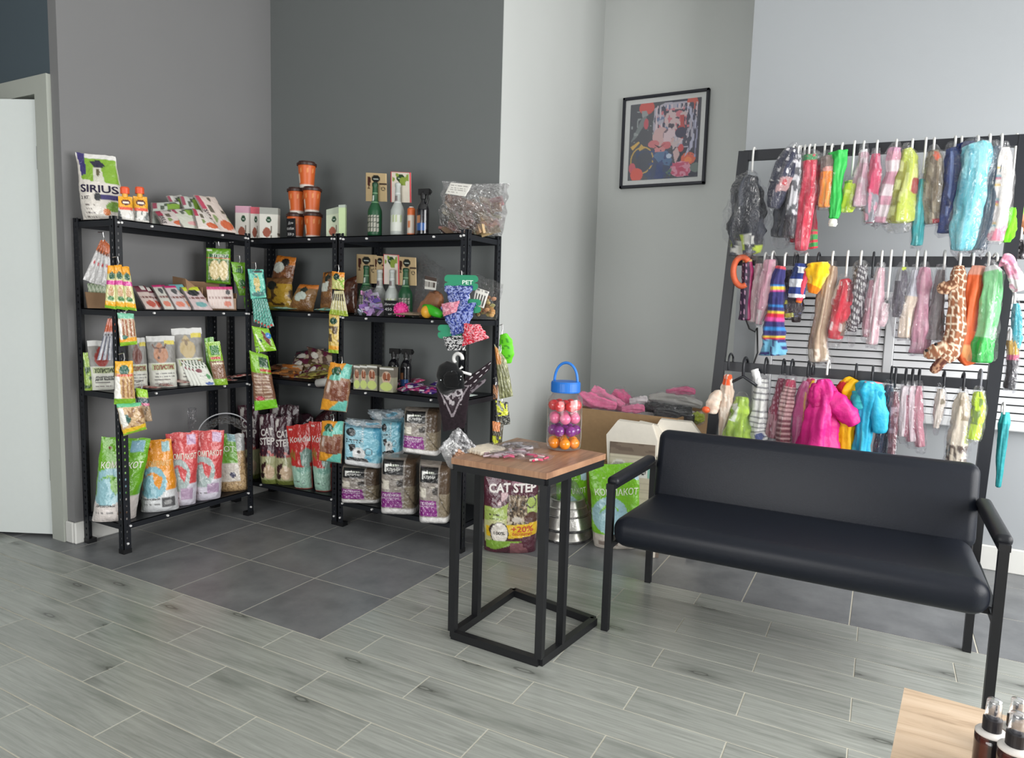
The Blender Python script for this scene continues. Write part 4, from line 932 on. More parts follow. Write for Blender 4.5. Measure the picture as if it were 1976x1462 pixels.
# ------------------------------------------------------------------ left unit, bottom board: big cat litter bags
SW = (150, 190, 196)
def KOM(base, sw=SW, foot=(214, 212, 214), patch=(170, 150, 180), big=True):
    return [('r', 0, .70, 1, 1, foot), ('o', .30, .58, .42, .22, .62, sw), ('e', .30, .62, .30, .15, sw), ('p', [(.30, .46), (.62, .52), (.5, .68), (.36, .60)], base), ('r', 0, .0, .04, .7, base),
            ('r', .62, .03, .92, .17, patch), ('e', .2, .12, .04, .02, (120, 40, 40)), ('l', .1, .88, .5, .008, (110, 110, 110)), ('l', .1, .93, .4, .008, (110, 110, 110)), ('l', .3, .22, .8, .004, (230, 230, 220))]
tk = lambda c=(236, 234, 220): [('КОМПАКОТ', .08, .36, .94, .075, c, .015)]
LG = 'tall printed cat litter bags on the lowest board'
bag('litter_bag', 'tall green and white cat litter bag with pale blue cat, behind the nearest front post', 'litter bag', ((196, 842), (291, 846), (262, 1010), (178, 1000)), (-.52, .56), -40, .30, (106, 170, 34),
    KOM((106, 170, 34), (146, 190, 200), (216, 208, 204), (126, 170, 190))+[('e', .72, .88, .12, .07, (120, 90, 66)), ('e', .72, .80, .1, .03, (44, 44, 48))], 'stand', .36, tk()+[('ДРЕВЕСНЫЙ', .08, .81, .52, .025, (60, 60, 60), .01)], group=LG, seed=4)
bag('litter_bag', 'tall orange and white cat litter bag with a grey stone picture', 'litter bag', ((278, 850), (330, 846), (346, 994), (272, 990)), (-.48, 1.0), -34, .26, (226, 146, 36),
    KOM((226, 146, 36), (132, 182, 196), (212, 214, 216), (150, 188, 192))+[('r', .55, .80, .90, .93, (90, 90, 92)), ('e', .72, .86, .12, .03, (150, 150, 150))], 'stand', .36, tk((226, 190, 120))+[('ГЛИНОВЫЙ', .0, .82, .5, .025, (50, 50, 50), .01)], group=LG, seed=9)
bag('litter_bag', 'tall coral red litter bag with grey swoosh, left of its twin', 'litter bag', ((318, 836), (384, 832), (378, 984), (332, 988)), (-.47, 1.30), -30, .22, (204, 74, 76), KOM((204, 74, 76), (162, 178, 176), (208, 204, 216), (186, 150, 184))+[('r', .35, .76, .8, .92, (176, 150, 176))], 'stand', .36, tk(), group=LG, seed=14)
bag('litter_bag', 'tall coral red litter bag with grey swoosh, right of its twin', 'litter bag', ((368, 831), (433, 829), (426, 968), (372, 976)), (-.46, 1.60), -30, .24, (204, 74, 76), KOM((204, 74, 76), (162, 178, 176), (208, 204, 216), (186, 150, 184))+[('r', .45, .76, .85, .90, (170, 144, 172))], 'stand', .36, tk(), group=LG, seed=19)
t, s = bag('litter_bag', 'clear bag of wood pellets with green label and grey carry handle', 'litter bag', ((404, 838), (470, 836), (480, 950), (420, 958)), (-.66, 1.88), -34, .24, (196, 166, 124),
    [('n', 3, 60, 60, .6, (150, 122, 88)), ('r', 0, 0, .72, .62, (104, 166, 40)), ('r', 0, .5, .72, .82, (214, 206, 196)), ('r', .5, .0, .72, .12, (140, 180, 186)), ('e', .1, .45, .14, .14, SW), ('e', .52, .7, .09, .05, (50, 50, 84)), ('r', .73, .0, 1, .30, (176, 178, 178))], 'stand', .36, [('КОТ', .2, .3, .68, .09, (230, 236, 220), .01)], group=LG, seed=23)
C0 = s.f(np.array([.45]), np.array([.0]))[0]
def grayc(x, z): return C0+s.N*(-.02)+x*(np.cross(V3(0, 0, 1), s.N))+V3(0, 0, z)
g = G(); P = [grayc(.34*math.cos(a), -.02+.30*math.sin(a)) for a in np.linspace(0, math.pi, 24)]; g.tube(P, .008, (190, 192, 196), 6); mk('carry_handle', g, 'satin', t)
g = G(); P = [grayc(.30*math.cos(a), -.02+.26*math.sin(a)) for a in np.linspace(0, math.pi, 14)]; P2 = [grayc(.11*math.cos(a), .1+.035*math.sin(a)) for a in np.linspace(0, math.pi, 14)]
g.add(np.concatenate([P, P2]), [(i, i+1, 14+i+1, 14+i) for i in range(13)], (150, 152, 154)); mk('handle_web', g, 'haze', t)
g = G(); loft(g, [(*onx(366, 838, -.8), .02), (*onx(370, 815, -.8), .05), (*onx(371, 786, -.8), .07)], (230, 230, 230), fold=.35, k=4, seed=2); mk('crumpled_film_bag', g, 'film', smooth=True, label='crumpled empty clear film bag standing up behind the coral red bags', cat='bag')

# ------------------------------------------------------------------ middle unit, second board
CHW = lambda a, b: [('r', 0, 0, 1, .12, (206, 130, 40)), ('e', .5, .18, .22, .1, (30, 40, 34)), ('n', 31, 5, 7, .52, a), ('p', [(.1, .3), (.6, .25), (.5, .5), (.05, .5)], b)]
def mid(label, px, y, base, lay_, snap, T=.12, kind='pillow', lean=.05, ang=-80, cat='pouch', name='chew_pouch', group='dog chew pouches on the middle unit', texts=(), mat='gloss', x=0.):
    return bag(name, label, cat, px, (x, y), ang, T, base, lay_, kind, snap, texts, mat, group, lean=lean, nu=30, nv=34)
mid('orange-headed brown chew pouch, tallest on the second board of the corner unit', ((534, 492), (572, 497), (562, 560), (520, 556)), 2.95, (120, 74, 44), [('r', .1, 0, 1, .25, (204, 122, 46)), ('e', .6, .2, .2, .13, (40, 40, 38)), ('e', .35, .36, .28, .16, (206, 210, 200)), ('n', 4, 6, 6, .6, 0, .5, 1, 1, (150, 96, 56))], None)
mid('mustard yellow chew pouch with bear print under the tall brown one', ((514, 536), (562, 536), (568, 597), (516, 598)), 2.78, (186, 148, 50), [('r', 0, 0, 1, .2, (130, 90, 50)), ('e', .3, .25, .2, .14, (34, 40, 34)), ('n', 8, 6, 7, .62, 0, .3, 1, .85, (90, 66, 34)), ('r', 0, .9, 1, 1, (150, 160, 70))], 2.84)
mid('low brown chew pouch with orange header and white oval', ((578, 548), (616, 550), (604, 600), (556, 598)), 2.66, (140, 104, 64), [('r', .1, 0, 1, .16, (204, 120, 46)), ('e', .5, .24, .16, .12, (30, 44, 36)), ('e', .45, .48, .26, .18, (190, 200, 190)), ('n', 6, 5, 5, .58, 0, .6, 1, 1, (120, 84, 50))], 2.84, .16)
mid('small chew pouch with a reddish top, left of the corner hanging strips', ((624, 526), (650, 522), (656, 600), (618, 601)), 2.72, (136, 96, 58), CHW((110, 76, 48), (200, 206, 196)), 2.84)
mid('clear brown-filled pouch between the hanging strips and the bottle row', ((655, 545), (690, 530), (688, 604), (662, 604)), 2.9, (104, 62, 44), [('p', [(.2, .1), (.5, .02), (.3, .6), (.1, .5)], (190, 170, 160)), ('n', 9, 5, 8, .6, (86, 50, 38))], 2.82, .2)
for i, (x, y, c) in enumerate(((548, 594, (150, 190, 170)), (632, 596, (140, 200, 180)))):
    P = ony(x, y, 2.58); flatpack('chew_pouch', ('flat teal-edged pouch under the mustard yellow one', 'flat pale teal pouch by the corner hanging strips')[i], 'pouch', (P[0], 2.64), (.38, .22), 90, 2.84, .05, c, [('n', i+3, 6, 4, .6, (150, 120, 60))], group='dog chew pouches on the middle unit')
# hanging on the double post
OT = lambda: [('r', 0, 0, 1, .28, (222, 140, 44)), ('e', .42, .28, .25, .2, (26, 56, 44)), ('r', .05, .5, .95, .95, (200, 200, 130)), ('n', 4, 5, 5, .55, .4, .4, 1, 1, (140, 180, 60))]
hung('treat_packet', 'orange and green header card hanging on the double post', ((641, 523), (665, 526), (664, 560), (640, 557)), .95, -75, .04, (206, 190, 110), OT(), y=2.42)
for i in range(5):
    bx = 640+i*7
    hung('stick_pack', 'thin yellow-green stick pack fanned on the double post, %s of five' % ('leftmost','second','middle','fourth','rightmost')[i], ((645+i*3, 561), (651+i*3, 561), (bx+4, 606+i), (bx-5, 606+i)), .95, -75, .02, (190, 180, 120), [('s', 'u', .5, .4, (220, 220, 200)), ('r', 0, .8, 1, 1, (150, 170, 50)), ('r', .2, .1, .6, .4, (70, 60, 50))], 'thin stick packs fanned on the double post', cat='sachet', y=2.42, nu=8, nv=22, hk=False)
hung('treat_packet', 'long narrow yellow packet with paw marks below the fan on the double post', ((635, 606), (655, 608), (653, 682), (634, 680)), .9, -75, .05, (206, 178, 96), [('e', .5, .16, .35, .09, (30, 70, 50)), ('n', 6, 4, 9, .6, 0, .3, 1, .7, (96, 76, 50)), ('r', 0, .8, 1, .92, (226, 160, 50)), ('r', 0, .92, 1, 1, (150, 190, 60))], y=2.42, hk=False)
OTL = [('p', [(0, 0), (.75, 0), (.5, .3), (0, .35)], (226, 150, 44)), ('p', [(.7, 0), (1, 0), (1, .3), (.5, .3)], (110, 196, 180)), ('e', .38, .16, .2, .1, (26, 76, 50)), ('e', .38, .3, .26, .07, (110, 190, 170)), ('r', .1, .34, .92, .78, (150, 110, 90)), ('n', 5, 6, 7, .5, .3, .34, .92, .78, (120, 66, 46)), ('e', .2, .5, .08, .12, (206, 190, 180)), ('p', [(0, .76), (.7, .78), (.3, 1), (0, 1)], (226, 156, 44)), ('p', [(.7, .78), (1, .76), (1, 1), (.28, 1)], (110, 196, 180))]
hung('treat_packet', 'orange and teal packet with dried meat, upper one on the double post', ((637, 699), (682, 703), (669, 795), (618, 790)), .95, -70, .10, (160, 120, 90), OTL, 'orange and teal packets on the double post', y=2.40)
hung('treat_packet', 'orange and teal packet with dried meat, lower one on the double post', ((622, 811), (664, 813), (659, 894), (615, 888)), .95, -70, .12, (160, 120, 90), OTL, 'orange and teal packets on the double post', y=2.38)
g = G(); a = ony(613, 739, 2.50); b = ony(680, 730, 2.52); g.tube([a, (a+b)/2, b], [.055, .06, .055], (206, 206, 204), 14); mk('bag_roll', g, 'satin', smooth=True, label='white roll lying behind the upper orange and teal packet', cat='roll')

# right part of the second board
clearbag('toy_bag', 'clear bag of lilac and violet bone toys in front of the bottle row', ((700, 552), (742, 556), (744, 606), (684, 606)), (1.5, 2.62), -80, 2.82, [(190, 160, 196), (160, 110, 180), (206, 184, 206), (110, 70, 150)], .22, 34, 11, 'film', .06, 'satin', None, 'toy', .2)
P = ony(774, 591, 2.6)
g = G(); g.ball((P[0], P[1], 2.82+.09), .088, (222, 52, 140), 20)
for k in range(60):
    a = k*2.4; zz = 1-2*(k+.5)/60; rr = math.sqrt(1-zz*zz); q = V3(P[0]+.088*rr*math.cos(a), P[1]+.088*rr*math.sin(a), 2.91+.088*zz); g.ball(q, .012, (236, 80, 160), 6)
mk('spiky_ball', g, 'satin', smooth=True, label='pink knobbly ball by the price tag on the second board', cat='ball')
flatpack('lick_mat', 'beige flat mat packet lying at the edge of the second board', 'mat', (2.05, 2.62), (.42, .24), 88, 2.82, .05, (166, 146, 126), [('n', 4, 12, 8, .6, (146, 126, 106))])
g = G(); P = ony(822, 605, 2.50); g.ball((P[0], 2.52, 2.82+.075), .075, (230, 168, 50), 16, (1, 1, 1.05)); mk('rubber_toy', g, 'satin', smooth=True, label='yellow-orange rubber ball toy at the shelf edge', cat='toy')
g = G(); a = ony(818, 591, 2.55); b = ony(852, 608, 2.50); a[2] += .0; g.tube([a, a*.7+b*.3, a*.3+b*.7, b], [.03, .06, .058, .035], (60, 190, 40), 14); mk('rubber_toy', g, 'satin', smooth=True, label='bright green rubber toy lying right of the yellow ball', cat='toy')
t = clearbag('hoof_bag', 'tall clear bag holding one brown hoof chew, with printed label', ((812, 486), (860, 520), (846, 606), (796, 600)), (2.4, 2.75), -80, 2.82, [(160, 104, 64)], .2, 0, 13, 'film', .1, lab=((.45, .28), (.9, .22), (.92, .45), (.5, .5), [('r', 0, 0, 1, .3, (70, 56, 50)), ('s', 'u', .12, .6, .05, .4, .95, .8, (80, 70, 66))]))
g = G(); P = ony(828, 575, 2.75); loft(g, [(P[0]-.16, 2.75, 2.86, .05), (P[0]-.04, 2.75, 2.93, .11), (P[0]+.1, 2.75, 3.06, .12), (P[0]+.15, 2.75, 3.14, .05)], (166, 110, 70), [('n', 5, 4, 6, .6, (130, 80, 50))], fold=.05, flat=.5, A=(0, 0, 1), B=(0, 1, 0)); mk('chew', g, 'satin', t, smooth=True)
# bandanas on bone cards at the right front post
def BAN(c, w=(214, 214, 226), s=1, nu=9, nv=9):
    nu *= 2; nv *= 2; return [('n', s, nu, nv, .6, w), ('n', s+9, nu+3, nv+2, .66, w), ('d', .2, .2, .03, 1, w)]
def bonecard(label, c0, w, h, y, ang=-75):
    P = onpl(*c0, (2.85, y), ang); k = dep(P)/FPX; ax = V3(-math.sin(math.radians(ang)), math.cos(math.radians(ang)), 0); ax = ax if ax@CR > 0 else -ax
    t = thing('bandana_card', label, 'card', P, 'green bone-shaped header cards')
    g = G(); w *= k; h *= k; n_ = V3(math.cos(math.radians(ang)), math.sin(math.radians(ang)), 0)
    pts = []
    for sx, a0 in ((1, -60), (-1, 120)):
        for cy, s0 in ((1, 1), (-1, -1)) if sx == -1 else ((-1, 1), (1, 1)):
            for a in np.linspace(-100, 100, 8):
                aa = math.radians(a + (0 if sx == 1 else 180)); pts.append((sx*w*.42+math.cos(aa)*h*.3, cy*h*.26*sx*sx+math.sin(aa)*h*.3))
    pts.sort(key=lambda q: math.atan2(q[1]*2.2, q[0]))
    n = len(pts); F_ = [P+ax*x+V3(0, 0, z)+n_*.012 for x, z in pts]; B_ = [p-n_*.02 for p in F_]
    g.add(F_+B_, [tuple(range(n)), tuple(range(n, 2*n))[::-1]]+[(i, (i+1) % n, n+(i+1) % n, n+i) for i in range(n)], (46, 140, 104)); mk('bone_card', g, 'card', t)
    s = Surf(); s.N = n_; s.f = lambda u, v: P+np.outer((u-.5)*w, ax)+np.outer(-(v-.5)*h, V3(0, 0, 1))+n_*.014
    lettering(t, s, 'PET', .55, .62, .9, .3, (216, 236, 224), .02); hook(t, P+V3(0, 0, h*.3)); return t
bonecard('green bone-shaped header card over the blue bandana, uppermost', (890, 545), 62, 26, 2.42)
bonecard('green bone-shaped header card half hidden behind the lower blue bandana', (905, 590), 40, 24, 2.46)
bonecard('green bone-shaped header card above the black and white bandana', (868, 640), 40, 24, 2.44)
def bandana(label, px, y, base, lay_, T=.05, mat='cloth', ang=-75, nu=50, nv=56):
    n_ = V3(math.cos(math.radians(ang)), math.sin(math.radians(ang)), 0)
    TL, TR, BR, BL = (onpl(*p, (2.85, y), ang) for p in px)
    g = G(); pouch(g, TL, TR, BR, BL, T, base, lay_, 'pillow', nu, nv, seed=sd(), crinkle=.02, wob=.06)
    return mk('bandana', g, mat, smooth=True, label=label, cat='bandana', org=(TL+TR)/2, group='folded pet bandanas on the right front post')
bandana('royal blue patterned bandana, upper of two', ((858, 551), (912, 551), (900, 592), (868, 592)), 2.40, (48, 62, 130), BAN(0, (150, 160, 206), 3, 12, 10))
bandana('royal blue patterned bandana, lower and larger of two', ((852, 592), (918, 584), (902, 640), (872, 648)), 2.41, (46, 60, 132), BAN(0, (140, 152, 204), 6, 12, 10))
bandana('pink bandana bow across the two blue ones', ((851, 586), (888, 580), (880, 602), (856, 610)), 2.35, (204, 128, 146), [('n', 3, 7, 5, .6, (226, 170, 184))], nu=26, nv=26)
bandana('bright red paisley bandana', ((896, 624), (926, 626), (944, 652), (892, 668)), 2.38, (196, 36, 56), BAN(0, (230, 160, 170), 8, 10, 10))
bandana('black and white patterned bandana under the small bone card', ((856, 650), (895, 646), (900, 676), (862, 676)), 2.41, (30, 30, 34), BAN(0, (206, 206, 206), 11, 9, 8))
clearbag('grain_bag', 'clear bag of golden grain with white barcode label at the end post', ((918, 528), (972, 548), (958, 624), (912, 618)), (2.9, 2.7), -70, 2.82, [(186, 146, 92), (206, 170, 112), (160, 120, 76)], .22, 40, 17, 'film', .05, 'satin', ((.12, .28), (.62, .30), (.5, .72), (.05, .68), BARC+[('l', .1, .1, .9, .05, (120, 120, 120))]), 'grain_lump', .45, shape='ball')

# third board of middle and right units
for i, (px, b) in enumerate((((505, 712), (176, 110, 60)), ((522, 726), (190, 124, 66)), ((545, 716), (150, 92, 60)), ((560, 732), (170, 160, 80)), ((590, 742), (196, 140, 70)), ((535, 738), (160, 150, 76)))):
    P = onz(px[0], px[1]+6, 1.90); flatpack('treat_bag', '%s treat bag lying flat on the corner unit, %s' % (('brown','tan','dark brown','olive','light orange','drab olive')[i], ('at far left','second from left','behind the tan one','near the middle','nearest the double post','at the front edge')[i]), 'bag', (P[0], min(max(P[1], 2.64), 3.0)), (.34, .30), (70, 100, 120, 85, 95, 60)[i], 1.90+.02*(i % 3), .07, b, [('n', 40+i, 6, 6, .52, (110, 76, 50)), ('e', .4, .4, .2, .18, (206, 190, 150)), ('r', 0, 0, 1, .16, (210, 120, 50))], group='flat treat bags on the corner unit', tilt=.04)
for i, (px, b, y, l) in enumerate((
    (((572, 678), (628, 672), (634, 706), (560, 712)), (60, 56, 60), 3.05, 'black and white treat bag, rearmost of the slumped dark heap'),
    (((592, 668), (645, 680), (650, 712), (600, 712)), (92, 70, 60), 3.0, 'dark brown treat bag on the right of the slumped heap'),
    (((570, 690), (620, 692), (610, 726), (556, 722)), (80, 64, 44), 2.9, 'dark olive treat bag at the front left of the slumped heap'),
    (((600, 700), (640, 704), (630, 736), (590, 734)), (120, 110, 56), 2.8, 'olive yellow treat bag at the front right of the slumped heap'),
    (((545, 702), (585, 704), (578, 738), (538, 736)), (190, 116, 52), 2.75, 'orange treat bag at the foot of the dark heap'))):
    mid(l, px, y, b, [('n', 50+i, 6, 6, .55, (176, 160, 140)), ('n', 60+i, 7, 6, .62, (96, 40, 60)), ('e', .3, .4, .14, .16, (214, 210, 200))], None, .10, 'pillow', .12, group='slumped treat bags on the corner unit')
SP = [('r', 0, 0, 1, .4, (112, 106, 96)), ('e', .5, .42, .3, .26, (196, 170, 150)), ('e', .38, .38, .12, .16, (140, 84, 60)), ('e', .64, .38, .12, .16, (140, 84, 60)), ('e', .5, .5, .06, .04, (50, 40, 40)), ('e', .5, .78, .4, .18, (186, 200, 120)), ('r', .05, .02, .95, .08, (206, 206, 200))]
for i, (a, b) in enumerate(((688, 702), (700, 716), (713, 735))):
    carton('narrow spaniel carton, %s of the three standing together' % ('left', 'middle', 'right')[i], ((a, 703), (b, 705), (b, 754), (a, 752)), (1.5, 2.56), -80, .14, (150, 150, 128), SP, 1.87, 'cartons with spaniel photos')
carton('wider spaniel carton standing alone right of the narrow three', ((738, 707), (768, 709), (766, 753), (738, 752)), (1.8, 2.56), -84, .14, (150, 150, 128), SP, 1.87, 'cartons with spaniel photos')
for i, (x, y, c) in enumerate(((748, 762, (90, 30, 80)), (775, 766, (120, 34, 90)), (800, 757, (70, 30, 100)), (815, 764, (60, 40, 120)), (838, 762, (84, 36, 120)), (820, 744, (190, 60, 100)), (806, 738, (170, 60, 90)), (760, 748, (60, 30, 60)), (850, 752, (60, 34, 110)))):
    P = onz(x, y, 1.88); flatpack('small_toy_pack', 'small packet scattered right of the spaniel cartons, %s' % ('plum, first at the edge','magenta, second along','deep violet, third along','indigo, at the edge near the cap','purple, right beside the cap','raspberry, on the pile','rose, behind the raspberry one','dark plum, touching the wide carton','blue-violet, half behind the cap')[i], 'packet', (P[0], min(max(P[1], 2.58), 3.1)), (.24, .17), 60+37*i % 90, 1.87+.02*(i % 3), .05, c, [('n', 70+i, 5, 5, .58, (206, 80, 130)), ('n', 80+i, 6, 5, .68, (200, 200, 210))], group='purple and pink packets on the third board', tilt=.04, nu=16, nv=18)
flatpack('paper_sheet', 'pale mint paper packet lying at the right end of the third board', 'packet', (2.72, 2.70), (.35, .3), 90, 1.87, .03, (206, 220, 214), mat='card')
# black cap on a hanger, black paisley bandana
t = thing('pet_hat', 'black pet cap hanging from a white hanger hook on the right front post', 'hat', onpl(870, 690, (2.7, 2.3), -75))
def pc(x, y, d=0): return onpl(x, y, (2.85, 2.32+d), -75)
g = G(); loft(g, [(*pc(872, 698), .06), (*pc(869, 712), .155), (*pc(869, 735), .185), (*pc(870, 752), .16), (*pc(872, 757), .05)], (18, 20, 22), fold=.03, k=3, flat=.5); mk('crown', g, 'cloth', t, smooth=True)
g = G(); loft(g, [(*pc(870, 716, -.1), .06), (*pc(870, 728, -.12), .1), (*pc(871, 748, -.1), .1)], (12, 13, 15), fold=.02, k=3, flat=.2); mk('peak', g, 'cloth', t, smooth=True)
for x, y in ((850, 733), (888, 732), (889, 726), (872, 717)):
    g = G(); g.ball(pc(x, y, -.11), .012, (150, 154, 156), 6); mk('eyelet', g, 'zinc', t)
P = pc(884, 692)
g = G(); k = dep(P)/FPX; g.tube([P+V3(-9*k*math.cos(a)*1.1, 0, 10*k*math.sin(a)) for a in np.linspace(-.9, math.pi+.1, 14)], .022, (222, 222, 220), 8)
g.tube([P+V3(.06, 0, -.09), P+V3(.0, 0, -.14), P+V3(.18, 0, -.17)], .016, (222, 222, 220), 8); mk('hanger_hook', g, 'satin', t, smooth=True)
PAI = [('p', [(.02, .02), (.98, .02), (.54, .70), (.42, .70)], (150, 140, 146)), ('p', [(.08, .05), (.92, .05), (.52, .62), (.44, .62)], (44, 34, 40)), ('p', [(.13, .07), (.87, .07), (.50, .57), (.46, .57)], (60, 50, 56)), ('n', 3, 20, 20, .62, .2, .07, .8, .46, (176, 168, 172)), ('o', .33, .18, .12, .08, .6, (190, 184, 188)), ('o', .67, .18, .12, .08, .6, (190, 184, 188)), ('e', .5, .4, .06, .05, (180, 174, 178))]
TL, TR, BR, BL = pc(840, 744, .04), pc(910, 740, .04), pc(896, 826, .04), pc(856, 832, .04)
g = G(); pouch(g, TL, TR, BR, BL, .05, (38, 28, 34), PAI, 'pillow', 60, 64, seed=31, crinkle=.012, wob=.02)
t2 = thing('paisley_bandana', 'black bandana with white paisley border and long tie, under the cap', 'bandana', TL)
mk('neckerchief', g, 'cloth', t2, smooth=True)
g = G(); TLb, TRb = pc(890, 736, .05), pc(948, 696, .05); pouch(g, TLb, TRb, pc(945, 712, .05), pc(898, 762, .05), .03, (40, 30, 36), [('d', .22, .5, .06, 1, (206, 200, 204))], 'pillow', 34, 20, seed=8); mk('tie', g, 'cloth', t2, smooth=True)
g = G(); pouch(g, pc(880, 762, .06), pc(940, 728, .06), pc(935, 738, .06), pc(890, 775, .06), .03, (120, 112, 118), [('n', 9, 16, 4, .5, (50, 40, 46))], 'pillow', 34, 12, seed=9); mk('border', g, 'cloth', t2, smooth=True)
# packets on the end post
def pe(x, y, d=0): return onpl(x, y, (2.98, 2.75+d), -60)
def ended(label, px, base, lay_, T=.06, mat='gloss', name='collar_pack', cat='packet', d=0):
    TL, TR, BR, BL = (pe(*p, d) for p in px); t = thing(name, label, cat, (TL+TR)/2)
    g = G(); pouch(g, TL, TR, BR, BL, T, base, lay_, 'pillow', 30, 40, seed=sd(), crinkle=.015); mk('packet_body', g, mat, t, smooth=True); hook(t, (TL+TR)/2); return t
t = thing('frisbee', 'neon green smiley rubber disc hanging on the end post', 'toy', pe(972, 645))
g = G(); loft(g, [(*pe(971, 644), .05), (*pe(976, 660), .09), (*pe(979, 682), .09), (*pe(981, 701), .04)], (110, 220, 40), [('e', .3, .3, .08, .06, (50, 140, 30)), ('e', .7, .3, .08, .06, (50, 140, 30)), ('o', .5, .62, .32, .2, .75, (50, 140, 30))], fold=.0, flat=.3); mk('disc', g, 'satin', t, smooth=True); hook(t, pe(969, 640))
ended('olive cloth packet with orange card hanging on the end post', ((954, 664), (978, 694), (990, 764), (964, 770)), (128, 130, 92), [('p', [(0, 0), (.5, 0), (.4, .3), (0, .35)], (196, 130, 60)), ('n', 4, 5, 12, .6, (160, 162, 120)), ('s', 'u', .2, .3, .1, .4, .9, 1, (96, 98, 66))])
ended('black and neon yellow strap packet low on the end post', ((956, 772), (980, 776), (985, 818), (960, 822)), (50, 50, 44), [('n', 6, 4, 8, .5, (206, 210, 60)), ('r', 0, .6, 1, 1, (60, 60, 56)), ('n', 7, 6, 6, .62, (140, 140, 130))], d=.02)
ended('orange-carded strap packet, lowest on the end post', ((950, 812), (972, 816), (968, 858), (950, 858)), (80, 74, 60), [('r', 0, 0, .7, .4, (206, 130, 80)), ('n', 16, 4, 6, .5, 0, .6, 1, 1, (206, 210, 60))], d=.0)
ended('clear film packet with orange stripe on the end post', ((951, 742), (962, 742), (960, 770), (951, 770)), (170, 120, 84), [('n', 4, 4, 4, .6, (90, 70, 60))])

# ------------------------------------------------------------------ bottom boards of the middle and right units
CST = [('r', 0, .60, 1, 1, (172, 172, 130)), ('n', 7, 10, 26, .7, 0, .5, 1, .6, (190, 96, 90)), ('p', [(.15, .72), (.5, .66), (.42, .80), (.2, .84)], (60, 34, 34)), ('e', .62, .82, .28, .10, (206, 180, 150)), ('p', [(.1, .84), (.4, .84), (.35, .92), (.15, .9)], (56, 36, 34)), ('r', 0, .93, 1, 1, (110, 120, 60)), ('n', 4, 8, 10, .72, .1, .02, .9, .2, (206, 200, 196))]
CB = (66, 34, 46)
tcs = [('CAT', .18, .30, .86, .10, (220, 214, 210), .03), ('STEP', .12, .43, .92, .10, (220, 214, 210), .03)]
for i, (lab, px, y, f) in enumerate((
    ('dark burgundy cat litter bag, leftmost, behind the clear pellet bag', ((458, 782), (500, 779), (504, 918), (478, 920)), 2.95, 1),
    ('dark burgundy cat litter bag, front left of the group behind the corner post', ((498, 800), (532, 797), (540, 921), (506, 923)), 2.72, 1),
    ('dark burgundy cat litter bag, front right, touching the red bags', ((528, 806), (562, 800), (574, 928), (536, 930)), 2.70, 1),
    ('dark burgundy cat litter bag, rear, only its wide top showing', ((520, 780), (577, 782), (580, 900), (524, 900)), 3.05, 0))):
    bag('litter_bag', lab, 'litter bag', px, (0, y), -66, .22, CB, CST, 'stand', .38, tcs if f else (), group='burgundy cat litter bags in the corner', nu=34)
g = G(); loft(g, [(*ony(600, 800, 3.0), .04), (*ony(588, 830, 3.0), .22), (*ony(590, 880, 3.0), .28)], (44, 24, 32), fold=.2, k=4, seed=4)
loft(g, [(*ony(645, 785, 3.1), .05), (*ony(625, 830, 3.1), .22), (*ony(620, 900, 3.1), .26)], (52, 20, 26), fold=.12, k=4, seed=5); mk('dark_sack', g, 'gloss', smooth=True, label='crumpled dark maroon sack behind the two red bags', cat='bag')
RB = [('p', [(0, .64), (1, .66), (1, 1), (0, 1)], (158, 196, 178)), ('e', .82, .50, .22, .13, (118, 152, 142)), ('e', .70, .70, .30, .05, (128, 176, 160)), ('p', [(.55, .42), (.62, .62), (.95, .68), (.95, .42)], (124, 156, 146)), ('e', .2, .44, .05, .07, (150, 110, 50)), ('e', .1, .50, .05, .07, (150, 110, 50)), ('e', .3, .48, .05, .07, (150, 110, 50)), ('r', 0, .66, .05, 1, (226, 226, 220)), ('l', .2, .88, .5, .01, (80, 90, 84)), ('o', .7, .88, .1, .03, .7, (110, 140, 130)), ('r', .08, .04, .24, .06, (230, 220, 214))]
bag('litter_bag', 'slim red and mint litter bag, left one of the pair by the double post', 'litter bag', ((552, 822), (600, 816), (604, 944), (570, 942)), (.3, 2.66), -72, .20, (190, 50, 46), RB, 'stand', .38, [('Комби', .14, .27, .98, .09, (232, 220, 214), .01)], group='slim red and mint litter bags', seed=44)
bag('litter_bag', 'slim red and mint litter bag, right one of the pair, behind the hanging packet', 'litter bag', ((596, 813), (642, 814), (640, 949), (610, 949)), (.3, 2.60), -72, .20, (192, 52, 48), RB, 'stand', .38, [('Комби', .14, .29, .98, .09, (232, 220, 214), .01)], group='slim red and mint litter bags', seed=48)
